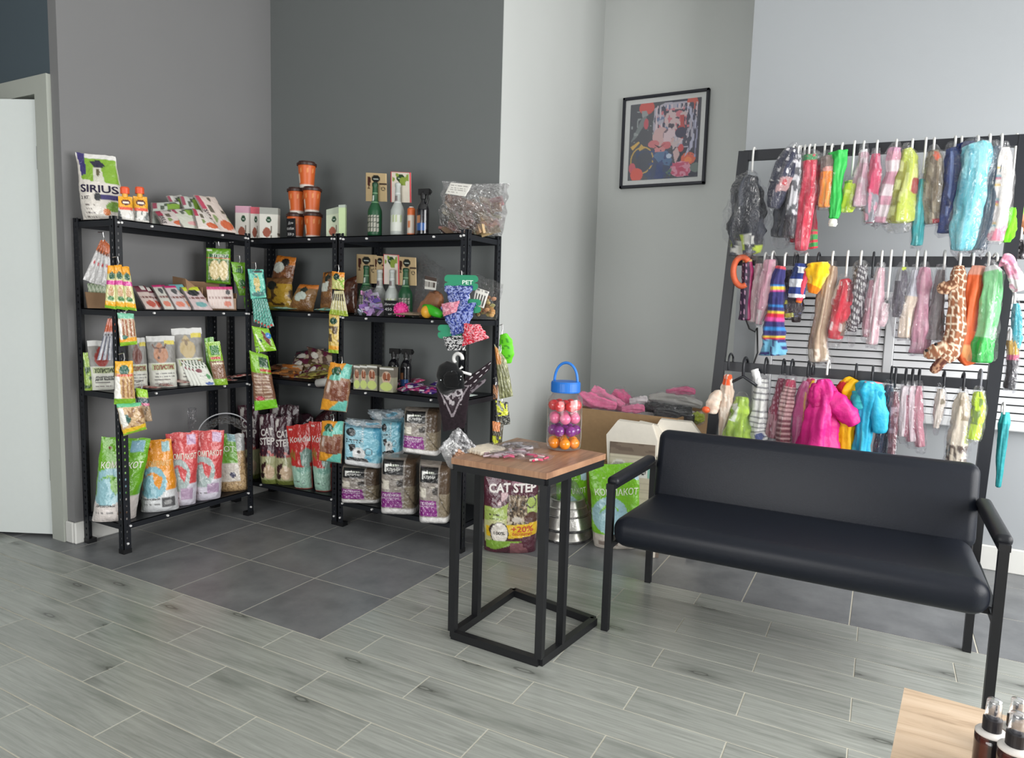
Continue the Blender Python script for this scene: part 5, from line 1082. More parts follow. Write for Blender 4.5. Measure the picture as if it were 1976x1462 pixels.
# puppy pad packs
def padpack(label, px, y, T, z, ang=-62, blue=False, grp='grey pet pad packs with purple panels', x=1.5, tx=True):
    if blue: base = (150, 200, 216); lay_ = [('r', .58, 0, 1, .86, (96, 176, 206)), ('n', 4, 6, 5, .5, .55, 0, 1, .86, (140, 206, 226)), ('e', .22, .18, .12, .10, (26, 34, 38)), ('l', .1, .36, .5, .02, (50, 70, 76)), ('l', .1, .42, .45, .015, (50, 70, 76)), ('p', [(.16, .48), (.34, .46), (.32, .62), (.2, .66)], (30, 30, 32)), ('e', .42, .70, .16, .17, (226, 228, 228)), ('e', .42, .64, .05, .04, (30, 30, 32)), ('p', [(.1, .8), (.62, .78), (.68, .88), (.12, .88)], (30, 32, 34)), ('o', .66, .62, .1, .09, .8, (60, 70, 80)), ('r', 0, .87, 1, 1, (226, 228, 230)), ('s', 'v', .06, .5, .48, .05, .52, .4, (220, 232, 236))]
    else: base = (142, 134, 126); lay_ = [('r', .08, .05, .62, .30, (24, 24, 26)), ('p', [(.13, .12), (.3, .1), (.3, .14), (.18, .16), (.18, .24), (.13, .25)], (232, 232, 228)), ('s', 'u', .06, .5, .24, .11, .52, .15, (200, 206, 190)), ('n', 6, 9, 9, .56, .05, .36, .62, .55, (206, 200, 186)), ('n', 7, 12, 9, .66, .05, .36, .62, .55, (60, 54, 50)), ('r', .0, .56, .64, .575, (190, 184, 170)), ('p', [(.02, .60), (.58, .60), (.64, .88), (.02, .88)], (126, 34, 122)), ('r', .66, 0, 1, .48, (86, 70, 56)), ('r', .66, .48, 1, .88, (128, 116, 96)), ('p', [(.66, .5), (.98, .84), (.96, .86), (.66, .54)], (90, 80, 66)), ('d', .13, .05, .012, 1, .06, .72, .54, .84, (226, 190, 224)), ('r', 0, .89, 1, 1, (216, 214, 212))]
    tt = [] if blue else [('ПЕЛЁНКИ', .10, .675, .52, .045, (236, 220, 236), .01), ('ДЛЯ ЖИВОТНЫХ', .06, .715, .54, .025, (236, 220, 236), .0), ('КЛИНИ', .20, .225, .54, .05, (226, 226, 222), .02)]
    return bag('pad_pack', label, 'pad pack', px, (x, y), ang, T, base, lay_, 'brick', z, tt if tx else (), 'gloss', grp, nu=48, nv=60, crinkle=.006, part='pack_body')
BGRP = 'pale blue pet pad packs'
padpack('short grey pad pack with purple panel, under the blue pack', ((664, 892), (738, 896), (738, 977), (662, 972)), 2.74, .40, .36, x=1.35)
t, s = padpack('pale blue panda pad pack standing on a grey pack, front one', ((668, 812), (746, 820), (742, 898), (668, 888)), 2.74, .38, None, blue=True, grp=BGRP, x=1.35)
zb = None
for nm, px in (('crumpled_top', ((668, 812), (690, 798), (720, 806), (746, 822))),):
    g = G(); A_ = [onpl(*p, (1.2, 2.62), -62)-V3(0, 0, .0) for p in ((668, 814), (690, 816), (720, 818), (746, 822))]; T_ = [onpl(*p, (1.2, 2.78), -62) for p in ((676, 801), (694, 808), (716, 802), (742, 812))]; B_ = [onpl(*p, (1.2, 3.0), -62) for p in ((680, 812), (700, 800), (726, 806), (745, 816))]
    rows = [A_, T_, B_]; V_ = [p for r in rows for p in r]; g.add(V_, [(j*4+i, j*4+i+1, (j+1)*4+i+1, (j+1)*4+i) for j in range(2) for i in range(3)], (206, 212, 214)); mk('crumpled_top', g, 'gloss', smooth=False, parent=None, label='crumpled white film top of the front blue pad pack', cat='film') if False else None
padpack('pale blue pad pack behind the front one, its right side showing', ((738, 806), (782, 808), (780, 872), (740, 880)), 2.95, .4, None, blue=True, grp=BGRP, tx=False, x=1.8)
for lab, px, y in (('crumpled white film wrapper on top of the front blue pack', ((670, 806), (744, 812), (747, 826), (668, 820)), 2.66), ('crumpled pale wrapper of the rear blue pack, highest of the heap', ((706, 790), (778, 788), (782, 815), (728, 822)), 2.95)):
    g = G(); q = [onpl(*p, (1.5, y), -62) for p in px]; pouch(g, *q, .30, (200, 208, 212), [('n', 4, 6, 4, .6, (170, 182, 190)), ('n', 9, 5, 4, .75, (120, 176, 200))], 'pillow', 40, 24, seed=sd(), crinkle=.05, wob=.08); mk('film_wrapper', g, 'gloss', smooth=True, label=lab, cat='wrapper', org=q[3])
padpack('tall grey pad pack with purple panel, left of the front two', ((740, 873), (812, 878), (808, 1000), (738, 988)), 2.58, .45, .36, x=1.9)
padpack('tall grey pad pack with purple panel, right one beside the side table', ((811, 886), (874, 892), (869, 1014), (811, 1004)), 2.54, .45, .36, x=2.5)
padpack('grey pad pack lying on top of the tall two', ((783, 784), (852, 786), (850, 873), (779, 864)), 2.66, .45, None, x=2.3)

# ================================================================== framed picture
t = thing('framed_picture', 'framed flower-and-figure print with white mat in a thin black frame', 'picture', ((3.23+4.63)/2, YP-.05, 4.97))
x0, x1, z0, z1 = 3.235, 4.62, 4.965, 6.40
g = G()
for a, b in (((x0, z0), (x1, z0+.045)), ((x0, z1-.045), (x1, z1)), ((x0, z0), (x0+.045, z1)), ((x1-.045, z0), (x1, z1))):
    g.rbox((a[0], YP-.085, a[1]), (b[0], YP-.003, b[1]), .008, (22, 24, 36), 1)
mk('frame', g, 'satin', t)
mk('mat_board', G().box((x0+.03, YP-.045, z0+.03), (x1-.03, YP-.02, z1-.03), (212, 214, 210)), 'card', t)
g = G(); q = [V3(x0+.13, YP-.05, z1-.12), V3(x1-.12, YP-.05, z1-.12), V3(x1-.12, YP-.05, z0+.12), V3(x0+.13, YP-.05, z0+.12)]
SK, HR = (206, 172, 170), (44, 46, 62)
ART = [('p', [(.5, 0), (1, 0), (1, 1), (.75, 1)], (38, 40, 62)), ('p', [(.02, .50), (.16, .22), (.22, .1), (.26, .12), (.2, .3), (.1, .44)], (122, 130, 130)), ('e', .24, .06, .11, .09, (204, 84, 76)), ('e', .88, .06, .08, .09, (206, 90, 74)), ('e', .24, .27, .035, .07, (196, 84, 96)),
       ('p', [(.35, .08), (.5, .02), (.8, .03), (.95, .25), (.95, .5), (.85, .62), (.7, .60), (.4, .5), (.34, .35)], (180, 176, 188)), ('n', 3, 46, 9, .56, .36, .05, .95, .6, (60, 62, 84)), ('n', 41, 20, 14, .66, .36, .05, .7, .4, (110, 126, 160)), ('n', 13, 50, 6, .62, .36, .05, .95, .6, (214, 196, 200)),
       ('e', .62, .17, .09, .07, (200, 120, 140)), ('e', .66, .24, .16, .14, (206, 184, 184)), ('n', 19, 26, 22, .58, .5, .12, .85, .4, (70, 62, 80)), ('n', 44, 30, 26, .7, .4, .1, .85, .45, (206, 120, 130)), ('p', [(.72, .2), (.78, .2), (.80, .5), (.74, .5)], (188, 70, 70)), ('e', .72, .35, .025, .02, (190, 60, 60)), ('e', .74, .42, .08, .07, (48, 44, 78)),
       ('p', [(.34, .4), (.48, .34), (.56, .40), (.66, .50), (.62, .58), (.44, .58)], SK), ('e', .46, .45, .12, .12, SK), ('e', .56, .44, .07, .08, (110, 92, 104)), ('n', 23, 14, 14, .55, .5, .34, .66, .52, (214, 192, 196)), ('e', .36, .54, .08, .05, (206, 120, 124)), ('e', .54, .57, .07, .05, (208, 112, 118)), ('e', .45, .62, .08, .04, (212, 140, 140)), ('p', [(.36, .54), (.44, .6), (.54, .54), (.45, .58)], (50, 40, 50)),
       ('p', [(.02, .56), (.14, .49), (.16, .51), (.06, .60)], (220, 180, 90)), ('p', [(.1, .6), (.3, .63), (.48, .66), (.58, .62), (.62, .8), (.55, 1), (.32, 1), (.14, .86)], (58, 72, 104)), ('p', [(.32, .66), (.56, .64), (.64, .76), (.6, .84), (.46, .80)], (84, 118, 156)), ('e', .24, .76, .12, .13, (64, 70, 84)), ('p', [(.42, .8), (.5, .75), (.52, 1), (.40, 1)], (44, 66, 120)), ('e', .59, .71, .04, .03, (190, 204, 220)),
       ('o', .2, .74, .17, .18, .9, (206, 170, 84)), ('p', [(.14, .58), (.18, .53), (.24, .58), (.16, .62)], (206, 170, 84)), ('p', [(.64, .66), (.7, .60), (.74, .7), (.68, .82)], (206, 178, 176)), ('p', [(.62, .54), (.76, .5), (.64, .64)], (200, 184, 184)), ('e', .75, .62, .04, .05, (204, 74, 78)),
       ('e', .86, .76, .10, .08, (222, 104, 72)), ('e', .86, .78, .05, .04, (236, 140, 80)), ('e', .06, .84, .05, .07, (206, 92, 104)), ('e', .13, .93, .09, .09, (222, 92, 76)), ('e', .76, .89, .15, .10, (218, 150, 170)), ('n', 29, 34, 30, .56, .63, .80, .89, .98, (200, 84, 116)), ('e', .77, .89, .04, .03, (196, 70, 104)), ('e', .97, .88, .08, .06, (110, 126, 120)), ('p', [(.55, .92), (.64, .86), (.62, .98)], (90, 120, 106)),
       ('p', [(.80, .1), (.86, .1), (.97, .35), (.93, .6), (.8, .74), (.9, .5), (.9, .3)], (186, 186, 206)), ('p', [(.95, .4), (.97, .4), (.96, .75), (.94, .75)], (160, 160, 190)), ('n', 51, 60, 12, .66, .78, .08, .98, .72, (60, 58, 84)), ('n', 52, 26, 20, .76, .02, .1, .36, .5, (150, 156, 156)), ('n', 53, 30, 30, .7, .3, .62, .65, 1, (60, 74, 120))]
pouch(g, *q, .01, (74, 76, 84), ART, 'box', 120, 130, crinkle=0); mk('print', g, 'ink', t)
mk('glass', G().box((x0+.045, YP-.062, z0+.045), (x1-.045, YP-.060, z1-.045), (255, 255, 255)), 'jar', t)

# ================================================================== slatted convector cover under the window sill
YRK = 4.3
t = thing('convector_cover', 'white slatted convector cover along the wall behind the clothes rack', 'radiator cover', (8.6, YR-.1, 1.72))
zt, zb = 3.28, 1.74
panels = ((5.95, 7.25), (7.36, 8.90), (9.0, 10.5), (10.6, 12.1))
g = G(); g.box((5.95, YR-.03, zb+.03), (12.1, YR-.02, zt-.03), (46, 48, 52)); mk('backing', g, 'paint', t)
mk('top_rail', G().rbox((5.72, YR-.14, zt-.06), (12.2, YR-.002, zt+.02), .012, (206, 208, 210), 1), 'paint', t)
mk('bottom_rail', G().rbox((5.72, YR-.14, zb-.03), (12.2, YR-.002, zb+.09), .012, (206, 208, 210), 1), 'paint', t)
for a, b in ((5.72, 5.95), (7.25, 7.36), (8.9, 9.0), (10.5, 10.6), (12.1, 12.2)):
    mk('upright', G().rbox((a, YR-.14, zb+.09), (b, YR-.002, zt-.06), .01, (200, 202, 205), 1), 'paint', t)
nS = 15
for a, b in panels:
    for i in range(nS):
        z = zb+.10+(zt-zb-.17)*i/nS; h = (zt-zb-.17)/nS
        g = G().quadbox([V3(a+.004, YR-.13, z), V3(b-.004, YR-.13, z), V3(b-.004, YR-.10, z+.0), V3(a+.004, YR-.10, z)]+[V3(a+.004, YR-.11, z+h*.80), V3(b-.004, YR-.11, z+h*.80), V3(b-.004, YR-.08, z+h*.80), V3(a+.004, YR-.08, z+h*.80)], (212, 214, 217)); mk('slat', g, 'paint', t)
g = G(); P = [ony(x, y, YR-.16) for x, y in ((1440, 618), (1446, 634), (1457, 640), (1461, 632), (1462, 680), (1455, 700), (1460, 730), (1462, 900))]
g.tube(P, .012, (30, 30, 32), 6); mk('cable', g, 'satin', smooth=True, label='thin black cable hanging down the wall left of the slatted cover', cat='cable')

# ================================================================== clothes rack
t = thing('clothes_rack', 'black square-tube clothes rack with three rails full of pet clothes', 'clothes rack', (6.9, YRK, 0))
RC = (24, 27, 35)
LT, RT = ony(1436, 301, YRK), ony(1978, 271, YRK); LM, RM = ony(1414, 503, YRK), ony(1950, 506, YRK); LL, RL_ = ony(1390, 705, YRK), ony(1918, 744, YRK)
LF = LL+(LL-LM)*(LL[2]/(LM[2]-LL[2])); RF = RL_+(RL_-RM)*(RL_[2]/(RM[2]-RL_[2]))
LF[2] = RF[2] = 0
for a, b in ((LF, LT), (RF, RT)): mk('post', G().bar(a, b+V3(0, 0, .05), .115, .10, RC, (0, 1, 0)), 'metal', t)
for a, b in ((LT, RT), (LM, RM), (LL, RL_)): mk('rail', G().bar(a, b, .09, .11, RC), 'metal', t)
for a in (LF, RF): mk('foot', G().bar(a+V3(0, -.45, .04), a+V3(0, .45, .04), .10, .08, RC), 'metal', t)
def rk(px, py, d=0.0): return ony(px, py, YRK-.15+d)
kpx = lambda P: dep(P)/FPX
def hgr(t, px, py, col=(226, 226, 224), big=False, low=26, d=0.0):
    """small plastic hook over the rail"""
    P = rk(px, py, d); k = kpx(P); y = YRK-P[1]
    pts = [P+V3(0, y+.05, -.07), P+V3(0, y+.05, .0), P+V3(0, y*.5, .045), P+V3(0, 0, .01), P+V3(0, -.01, -low*k*.6), P+V3(0, 0, -low*k)]
    g = G(); g.tube([V3(*p) for p in interp(pts, np.linspace(0, 1, 16))], .012 if not big else .018, col, 6)
    if big: g.tube([P+V3(-.16, 0, -low*k-.10), P+V3(0, 0, -low*k), P+V3(.16, 0, -low*k-.10)], .02, col, 6)
    return mk('hanger', g, 'satin', t, smooth=True)
def garment(name, label, cat, keys, base, lay_=(), film=None, hook_px=None, hcol=(226, 226, 224), mat='cloth', fold=.12, k=5, flat=.8, extra=(), group=None, d=0.0, rows=34, n=24, big=False, low=None, seed=None, A=None):
    K = []
    for (x, y, w) in keys: P = rk(x, y, d); K.append((*P, w*kpx(P)))
    hx = hook_px or (keys[0][0], keys[0][1]-14)
    P = rk(*hx); t = thing(name, label, cat, P, group)
    s = seed or sd()
    kw = dict(A=A) if A else {}
    n = max(n, 34); rows = max(rows, 52)
    if film and mat == 'cloth': mat = 'wrapped'
    g = G(); loft(g, K, base, lay_, n, rows, fold*1.25, k, flat, s, **kw); mk('cloth_body', g, mat, t, smooth=True)
    for (ks, c, l, nm, m) in extra:
        K2 = [(*rk(x, y, d-.03), w*kpx(P)) for x, y, w in ks]
        g = G(); loft(g, K2, c, l, 18, 22, fold*.8, k, flat*.8, s+3); mk(nm, g, m or mat, t, smooth=True)
    if film:
        lowy, wmul = film
        K3 = [(K[0][0], K[0][1], K[0][2]+.06, .03)]+[(a, b, c, w*(1+(wmul-1)*.7)+.006) for a, b, c, w in K]
        if lowy: Q = rk(keys[-1][0], keys[-1][1]+lowy, d); K3.append((*Q, K[-1][3]*wmul*.6))
        g = G(); loft(g, K3, (230, 230, 230), (), 22, 30, .22, 7, flat*1.15, s+1); mk('film_sleeve', g, 'film', t, smooth=True)
    hgr(t, *hx, col=hcol, big=big, low=(low if low else max(8, keys[0][1]-hx[1])), d=d)
    return t
W_ = (226, 226, 224); B_ = (34, 36, 42)
# ---- top rail
GT, GM, GB = 'pet clothes on the top rail', 'pet clothes on the middle rail', 'pet clothes on the lowest rail'
garment('pet_suit', 'black pet suit with printed cuffs in clear film, leftmost on the top rail', 'pet clothing', ((1447, 338, 12), (1442, 360, 22), (1441, 410, 28), (1438, 450, 26), (1440, 492, 20)), (44, 47, 55), [('n', 4, 8, 12, .55, 0, .78, 1, 1, (196, 196, 190)), ('n', 5, 5, 12, .7, 0, .78, 1, 1, (180, 200, 60)), ('n', 7, 9, 5, .7, (74, 78, 88))], (6, 1.15), (1454, 291), group=GT, fold=.2, k=5, low=40)
garment('pet_dress', 'navy pet dress with white polka dots, bottom kicked out to the left', 'pet clothing', ((1530, 285, 8), (1520, 310, 17), (1508, 345, 17), (1501, 372, 16), (1492, 402, 11)), (38, 42, 66), [('d', .5, .16, .10, 3.4, 0, 0, 1, .55, (224, 222, 224)), ('p', [(.5, .5), (1, .45), (1, .7), (.4, .75)], (180, 140, 140)), ('e', .8, .56, .12, .06, (190, 50, 60))], (4, 1.1), (1531, 284), group=GT, d=-.12, low=6)
garment('pet_suit', 'long charcoal pet suit in silvery film, right behind the polka dot dress', 'pet clothing', ((1532, 300, 8), (1526, 350, 12), (1514, 410, 16), (1508, 458, 15)), (46, 48, 56), [('s', 'u', .4, .4, (70, 72, 80))], (22, 1.15), (1545, 287), group=GT, fold=.18)
garment('pet_suit', 'narrow black and white patterned pet suit, beside the dark red ones', 'pet clothing', ((1537, 298, 8), (1534, 350, 9), (1527, 410, 9), (1524, 455, 8)), (90, 92, 98), [('n', 3, 6, 20, .5, (206, 206, 210)), ('r', 0, .7, 1, 1, (44, 40, 52))], (4, 1.2), (1541, 286), group=GT, d=-.1)
garment('pet_suit', 'slim dark red pet suit with black collar, left of the bright red one', 'pet clothing', ((1552, 310, 6), (1547, 350, 10), (1540, 410, 10), (1533, 468, 8)), (168, 34, 54), [('r', 0, 0, 1, .14, (30, 28, 32))], (2, 1.15), (1553, 286), group=GT)
garment('pet_suit', 'long crimson pet suit with green collar in shiny film', 'pet clothing', ((1563, 298, 13), (1562, 320, 14), (1560, 360, 15), (1553, 410, 14), (1546, 484, 10)), (200, 44, 72), [('r', 0, 0, 1, .16, (60, 150, 90)), ('n', 5, 6, 14, .7, (226, 90, 110))], (2, 1.18), (1562, 284), group=GT, d=-.05)
garment('pet_suit', 'green and red patterned scrap of pet costume showing below the crimson suit', 'pet clothing', ((1570, 300, 4), (1569, 380, 5), (1566, 440, 9), (1569, 480, 8)), (70, 150, 86), [('s', 'v', .12, .35, 0, .7, 1, 1, (206, 60, 80)), ('r', 0, 0, 1, .7, (150, 40, 60))], None, (1572, 285), group=GT, d=.06)
garment('pet_shirt', 'short raspberry pet shirt between crimson suit and orange one', 'pet clothing', ((1584, 305, 7), (1582, 330, 9), (1577, 370, 10), (1574, 396, 8)), (176, 40, 64), [('r', 0, 0, 1, .2, (150, 140, 130))], (2, 1.15), (1592, 283), group=GT)
garment('pet_shirt', 'orange pet shirt with brown hood in clear film', 'pet clothing', ((1596, 300, 9), (1597, 325, 12), (1595, 352, 11), (1591, 400, 10)), (240, 140, 52), [('r', 0, 0, 1, .42, (130, 112, 106)), ('e', .6, .36, .5, .06, (224, 160, 150)), ('n', 4, 5, 8, .72, 0, .45, 1, 1, (250, 180, 90))], (3, 1.15), (1605, 283), group=GT, d=-.06)
garment('pet_raincoat', 'bright green pet costume ending in a white pompom', 'pet clothing', ((1616, 292, 15), (1617, 310, 15), (1613, 350, 12), (1612, 390, 11), (1608, 422, 8)), (46, 176, 76), [], None, (1625, 281), group=GT, mat='nylon', extra=[(((1608, 422, 6), (1607, 430, 8), (1606, 437, 6)), (226, 228, 216), [], 'pompom', 'cloth')], d=-.04)
garment('pet_shirt', 'neon yellow pet shirt filling the lower half of its film sleeve', 'pet clothing', ((1640, 348, 8), (1640, 370, 12), (1635, 400, 12), (1634, 410, 8)), (196, 226, 40), [('r', 0, 0, 1, .1, (120, 170, 60)), ('n', 4, 4, 9, .7, (226, 246, 120))], (2, 1.2), (1649, 279), group=GT, low=60)
garment('pet_dress', 'sheer pale pink pet dress right of the neon yellow shirt', 'pet clothing', ((1667, 288, 6), (1666, 310, 8), (1660, 350, 12), (1654, 400, 15)), (196, 160, 172), [('n', 3, 6, 9, .6, (206, 190, 196)), ('r', 0, 0, 1, .12, (230, 230, 232))], (3, 1.15), (1667, 278), group=GT, fold=.2)
garment('pet_suit', 'pink-topped grey pet suit, slim, on a white hook', 'pet clothing', ((1690, 296, 6), (1688, 325, 10), (1684, 360, 13), (1681, 400, 12), (1678, 430, 9)), (202, 78, 110), [('p', [(0, .55), (1, .62), (1, 1), (0, 1)], (150, 152, 160)), ('n', 4, 5, 9, .7, (216, 150, 170))], (3, 1.1), (1693, 277), group=GT)
garment('pet_suit', 'pink pet suit with broad white bands in film, hanging long', 'pet clothing', ((1728, 284, 8), (1725, 300, 12), (1722, 335, 11), (1712, 370, 13), (1706, 400, 14), (1700, 430, 12)), (214, 158, 176), [('s', 'v', .26, .5, (236, 222, 226)), ('r', 0, 0, 1, .12, (200, 150, 176))], (3, 1.15), (1730, 275), group=GT, flat=.6)
garment('pet_dress', 'lime green pet dress with olive sleeve and bottom of crinkled film', 'pet clothing', ((1750, 286, 7), (1753, 305, 13), (1750, 340, 16), (1742, 380, 20), (1738, 430, 23)), (198, 212, 90), [('p', [(0, .35), (.4, .3), (.35, 1), (0, 1)], (160, 160, 60)), ('n', 5, 6, 8, .68, (226, 232, 150)), ('e', .95, .62, .12, .1, (170, 60, 60))], (20, 1.1), (1761, 274), group=GT, flat=.6)
garment('pet_suit', 'thin teal pet suit hanging lowest on the top rail', 'pet clothing', ((1780, 345, 5), (1778, 370, 8), (1773, 420, 10), (1768, 474, 8)), (38, 150, 156), [('r', .3, 0, .6, 1, (70, 190, 192))], (4, 1.2), (1787, 273), group=GT, low=60, mat='nylon')
garment('pet_suit', 'brown camouflage pet jacket with a red patch', 'pet clothing', ((1802, 290, 8), (1803, 310, 14), (1800, 350, 15), (1798, 400, 14), (1799, 432, 11)), (142, 132, 112), [('n', 6, 5, 8, .55, (112, 100, 84)), ('n', 16, 5, 8, .7, (170, 160, 140)), ('e', .65, .16, .2, .1, (206, 96, 70)), ('r', .5, .92, 1, 1, (150, 40, 50))], (3, 1.1), (1803, 272), group=GT)
garment('pet_raincoat', 'shiny navy blue pet coat, the slimmer front one', 'pet clothing', ((1836, 285, 8), (1840, 310, 13), (1836, 360, 14), (1828, 410, 14), (1826, 450, 13)), (40, 62, 124), [('r', .3, .1, .5, .8, (120, 140, 190)), ('n', 5, 4, 12, .66, (30, 46, 96))], (6, 1.2), (1844, 269), group=GT, mat='nylon')
garment('pet_raincoat', 'dark navy pet coat shoulder bundled over the top rail', 'pet clothing', ((1858, 276, 14), (1860, 290, 18), (1856, 310, 16), (1850, 350, 10)), (28, 42, 96), [], None, (1856, 270), group=GT, mat='nylon', d=.05, low=6)
garment('pet_coat', 'large aqua blue pet coat in clear film, widest on the top rail', 'pet clothing', ((1880, 276, 18), (1884, 300, 23), (1876, 350, 22), (1868, 400, 22), (1862, 440, 22), (1856, 484, 15)), (104, 190, 204), [('p', [(0, .15), (.4, .1), (.2, .6), (0, .7)], (70, 150, 168)), ('n', 4, 6, 8, .7, (140, 214, 224))], (4, 1.2), (1888, 267), group=GT, d=-.08, flat=.6)
garment('pet_coat', 'dark slate pet coat in film right of the aqua coat', 'pet clothing', ((1918, 282, 8), (1918, 300, 13), (1910, 360, 15), (1901, 430, 15), (1886, 482, 12)), (62, 76, 90), [('r', .0, .1, .3, .9, (86, 110, 120))], (5, 1.15), (1911, 265), group=GT)
garment('pet_dress', 'white pet dress with a rainbow-striped side in film', 'pet clothing', ((1938, 284, 8), (1936, 310, 13), (1932, 360, 15), (1925, 420, 15), (1918, 466, 12)), (236, 230, 224), [('s', 'v', .2, .2, 0, .3, .45, .95, (214, 100, 130)), ('s', 'v', .2, .12, 0, .36, .45, .95, (110, 180, 190)), ('s', 'v', .16, .14, 0, .3, .45, .95, (240, 200, 90)), ('p', [(0, .9), (1, .8), (1, 1), (0, 1)], (224, 130, 150))], (3, 1.1), (1934, 265), group=GT)
garment('pet_suit', 'neon green pet costume half hidden by the right post', 'pet clothing', ((1956, 400, 5), (1950, 420, 11), (1944, 450, 12), (1942, 468, 7)), (110, 220, 40), [], None, (1962, 268), group=GT, d=.12, low=110)
# ---- middle rail
def ring(c, r, th, col, y, name, label, d=0):
    P = [rk(c[0]+r[0]*math.cos(a), c[1]+r[1]*math.sin(a), d) for a in np.linspace(math.pi*.35, math.pi*1.75, 20)]
    g = G(); g.tube(P, th, col, 8); return mk(name, g, 'nylon', smooth=True, label=label, cat='collar', org=P[0])
ring((1432, 524), (17, 28), .035, (206, 96, 60), 0, 'pet_collar', 'orange pet collar looped over the left end of the middle rail', -.05)
garment('pet_harness', 'purple dotted pet harness box with pink edge below the orange collar', 'pet clothing', ((1442, 500, 9), (1443, 530, 11), (1440, 570, 11), (1438, 618, 11)), (50, 30, 56), [('d', .3, .06, .02, .3, (196, 150, 180)), ('r', .8, 0, 1, 1, (150, 40, 90)), ('r', 0, 0, 1, .08, (206, 180, 120))], None, (1447, 494), B_, group=GM, fold=.04, flat=.9, mat='satin')
garment('pet_dress', 'pale pink pet dress in film, first white hook of the middle rail', 'pet clothing', ((1466, 508, 6), (1464, 540, 10), (1460, 580, 11), (1456, 622, 10)), (206, 176, 180), [('n', 3, 6, 9, .6, (222, 204, 204))], (2, 1.15), (1476, 494), group=GM)
garment('pet_dress', 'rose pink pet dress with a white tail tip, second hook', 'pet clothing', ((1486, 500, 8), (1484, 530, 13), (1476, 570, 14), (1470, 600, 9), (1464, 626, 5)), (206, 150, 168), [('r', 0, .74, 1, 1, (224, 212, 214)), ('n', 6, 6, 6, .62, (226, 184, 196))], (2, 1.15), (1490, 491), group=GM, d=-.06)
garment('pet_sweater', 'rainbow striped knit pet sweater with blue fringe', 'pet clothing', ((1507, 513, 8), (1500, 545, 13), (1498, 580, 14), (1494, 620, 16), (1492, 655, 18), (1492, 686, 19)), (60, 58, 110), [('s', 'v', .25, .13, 0, .1, 1, .8, (224, 196, 70)), ('s', 'v', .26, .14, 0, .3, 1, .8, (200, 50, 70)), ('s', 'v', .22, .12, 0, .1, 1, .8, (60, 130, 196)), ('s', 'v', .28, .12, 0, .2, 1, .8, (206, 80, 150)), ('n', 5, 9, 20, .45, 0, .8, 1, 1, (110, 170, 200)), ('r', 0, 0, 1, .05, (200, 80, 90))], None, (1515, 494), group=GM, fold=.16, d=-.1)
garment('pet_sweater', 'dark brown and navy pet costume with lime trim beside the striped sweater', 'pet clothing', ((1526, 520, 7), (1524, 550, 11), (1528, 590, 17), (1530, 612, 13)), (44, 36, 44), [('n', 3, 5, 8, .62, (70, 80, 120)), ('r', 0, .84, .6, 1, (180, 190, 60)), ('r', .1, .55, .3, .62, (196, 190, 60))], (2, 1.1), (1534, 494), B_, group=GM)
garment('pet_sweater', 'dark brown mitten-like foot of a costume under the duck costume', 'pet clothing', ((1538, 560, 5), (1539, 580, 10), (1537, 604, 9), (1536, 622, 7)), (40, 28, 30), [], None, (1537, 495), B_, group=GM, d=.03, low=60)
garment('pet_shirt', 'white and royal blue striped pet shirt with a red strap', 'pet clothing', ((1546, 508, 9), (1543, 525, 13), (1540, 550, 14), (1537, 575, 14)), (216, 220, 228), [('s', 'v', .36, .45, (50, 66, 130)), ('e', .2, .3, .22, .16, (46, 56, 96))], None, (1555, 494), group=GM, d=-.08, extra=[(((1557, 522, 4), (1551, 545, 5), (1544, 572, 6), (1540, 584, 5)), (206, 60, 84), [('r', 0, .85, 1, 1, (220, 110, 40))], 'strap', 'nylon')])
garment('pet_costume', 'yellow duck pet costume draped under the middle rail', 'pet clothing', ((1577, 506, 15), (1577, 520, 19), (1574, 545, 14), (1568, 566, 8)), (246, 190, 36), [('n', 3, 5, 5, .68, (250, 214, 90)), ('p', [(0, .7), (1, .8), (1, 1), (0, 1)], (238, 130, 30))], None, (1579, 494), B_, group=GM, d=-.08, fold=.1)
garment('pet_dress', 'long shiny beige pet dress with frilled hem in film', 'pet clothing', ((1603, 512, 9), (1598, 540, 12), (1590, 590, 12), (1580, 650, 13), (1582, 698, 14)), (196, 172, 146), [('s', 'u', .3, .4, (160, 132, 112)), ('n', 5, 9, 9, .55, 0, .86, 1, 1, (226, 216, 200))], (8, 1.3), (1607, 492), group=GM, fold=.2, mat='nylon')
garment('pet_costume', 'red pet costume with white fluff edge and brown patch', 'pet clothing', ((1628, 538, 7), (1630, 555, 15), (1624, 590, 17), (1614, 630, 16), (1609, 654, 12)), (204, 46, 66), [('p', [(.0, .05), (.2, 0), (.1, .42), (0, .45)], (224, 206, 196)), ('r', .65, .15, 1, .45, (120, 24, 42)), ('e', .92, .78, .2, .12, (120, 92, 76)), ('d', .5, .3, .04, .5, (236, 226, 224))], (18, 1.2), (1636, 491), group=GM, low=44)
garment('pet_sweater', 'charcoal pet sweater with slanted white stripes', 'pet clothing', ((1662, 512, 9), (1660, 540, 11), (1654, 580, 12), (1646, 620, 12), (1643, 640, 7)), (64, 58, 66), [('s', 'w', .16, .25, (214, 212, 212))], (30, 1.3), (1662, 491), group=GM)
garment('pet_dress', 'thin mauve pink pet dress in film right of the charcoal sweater', 'pet clothing', ((1683, 540, 4), (1680, 570, 7), (1676, 610, 8), (1672, 650, 7)), (190, 140, 152), [('n', 3, 4, 9, .6, (206, 176, 184))], (10, 1.3), (1686, 494), B_, group=GM, low=42)
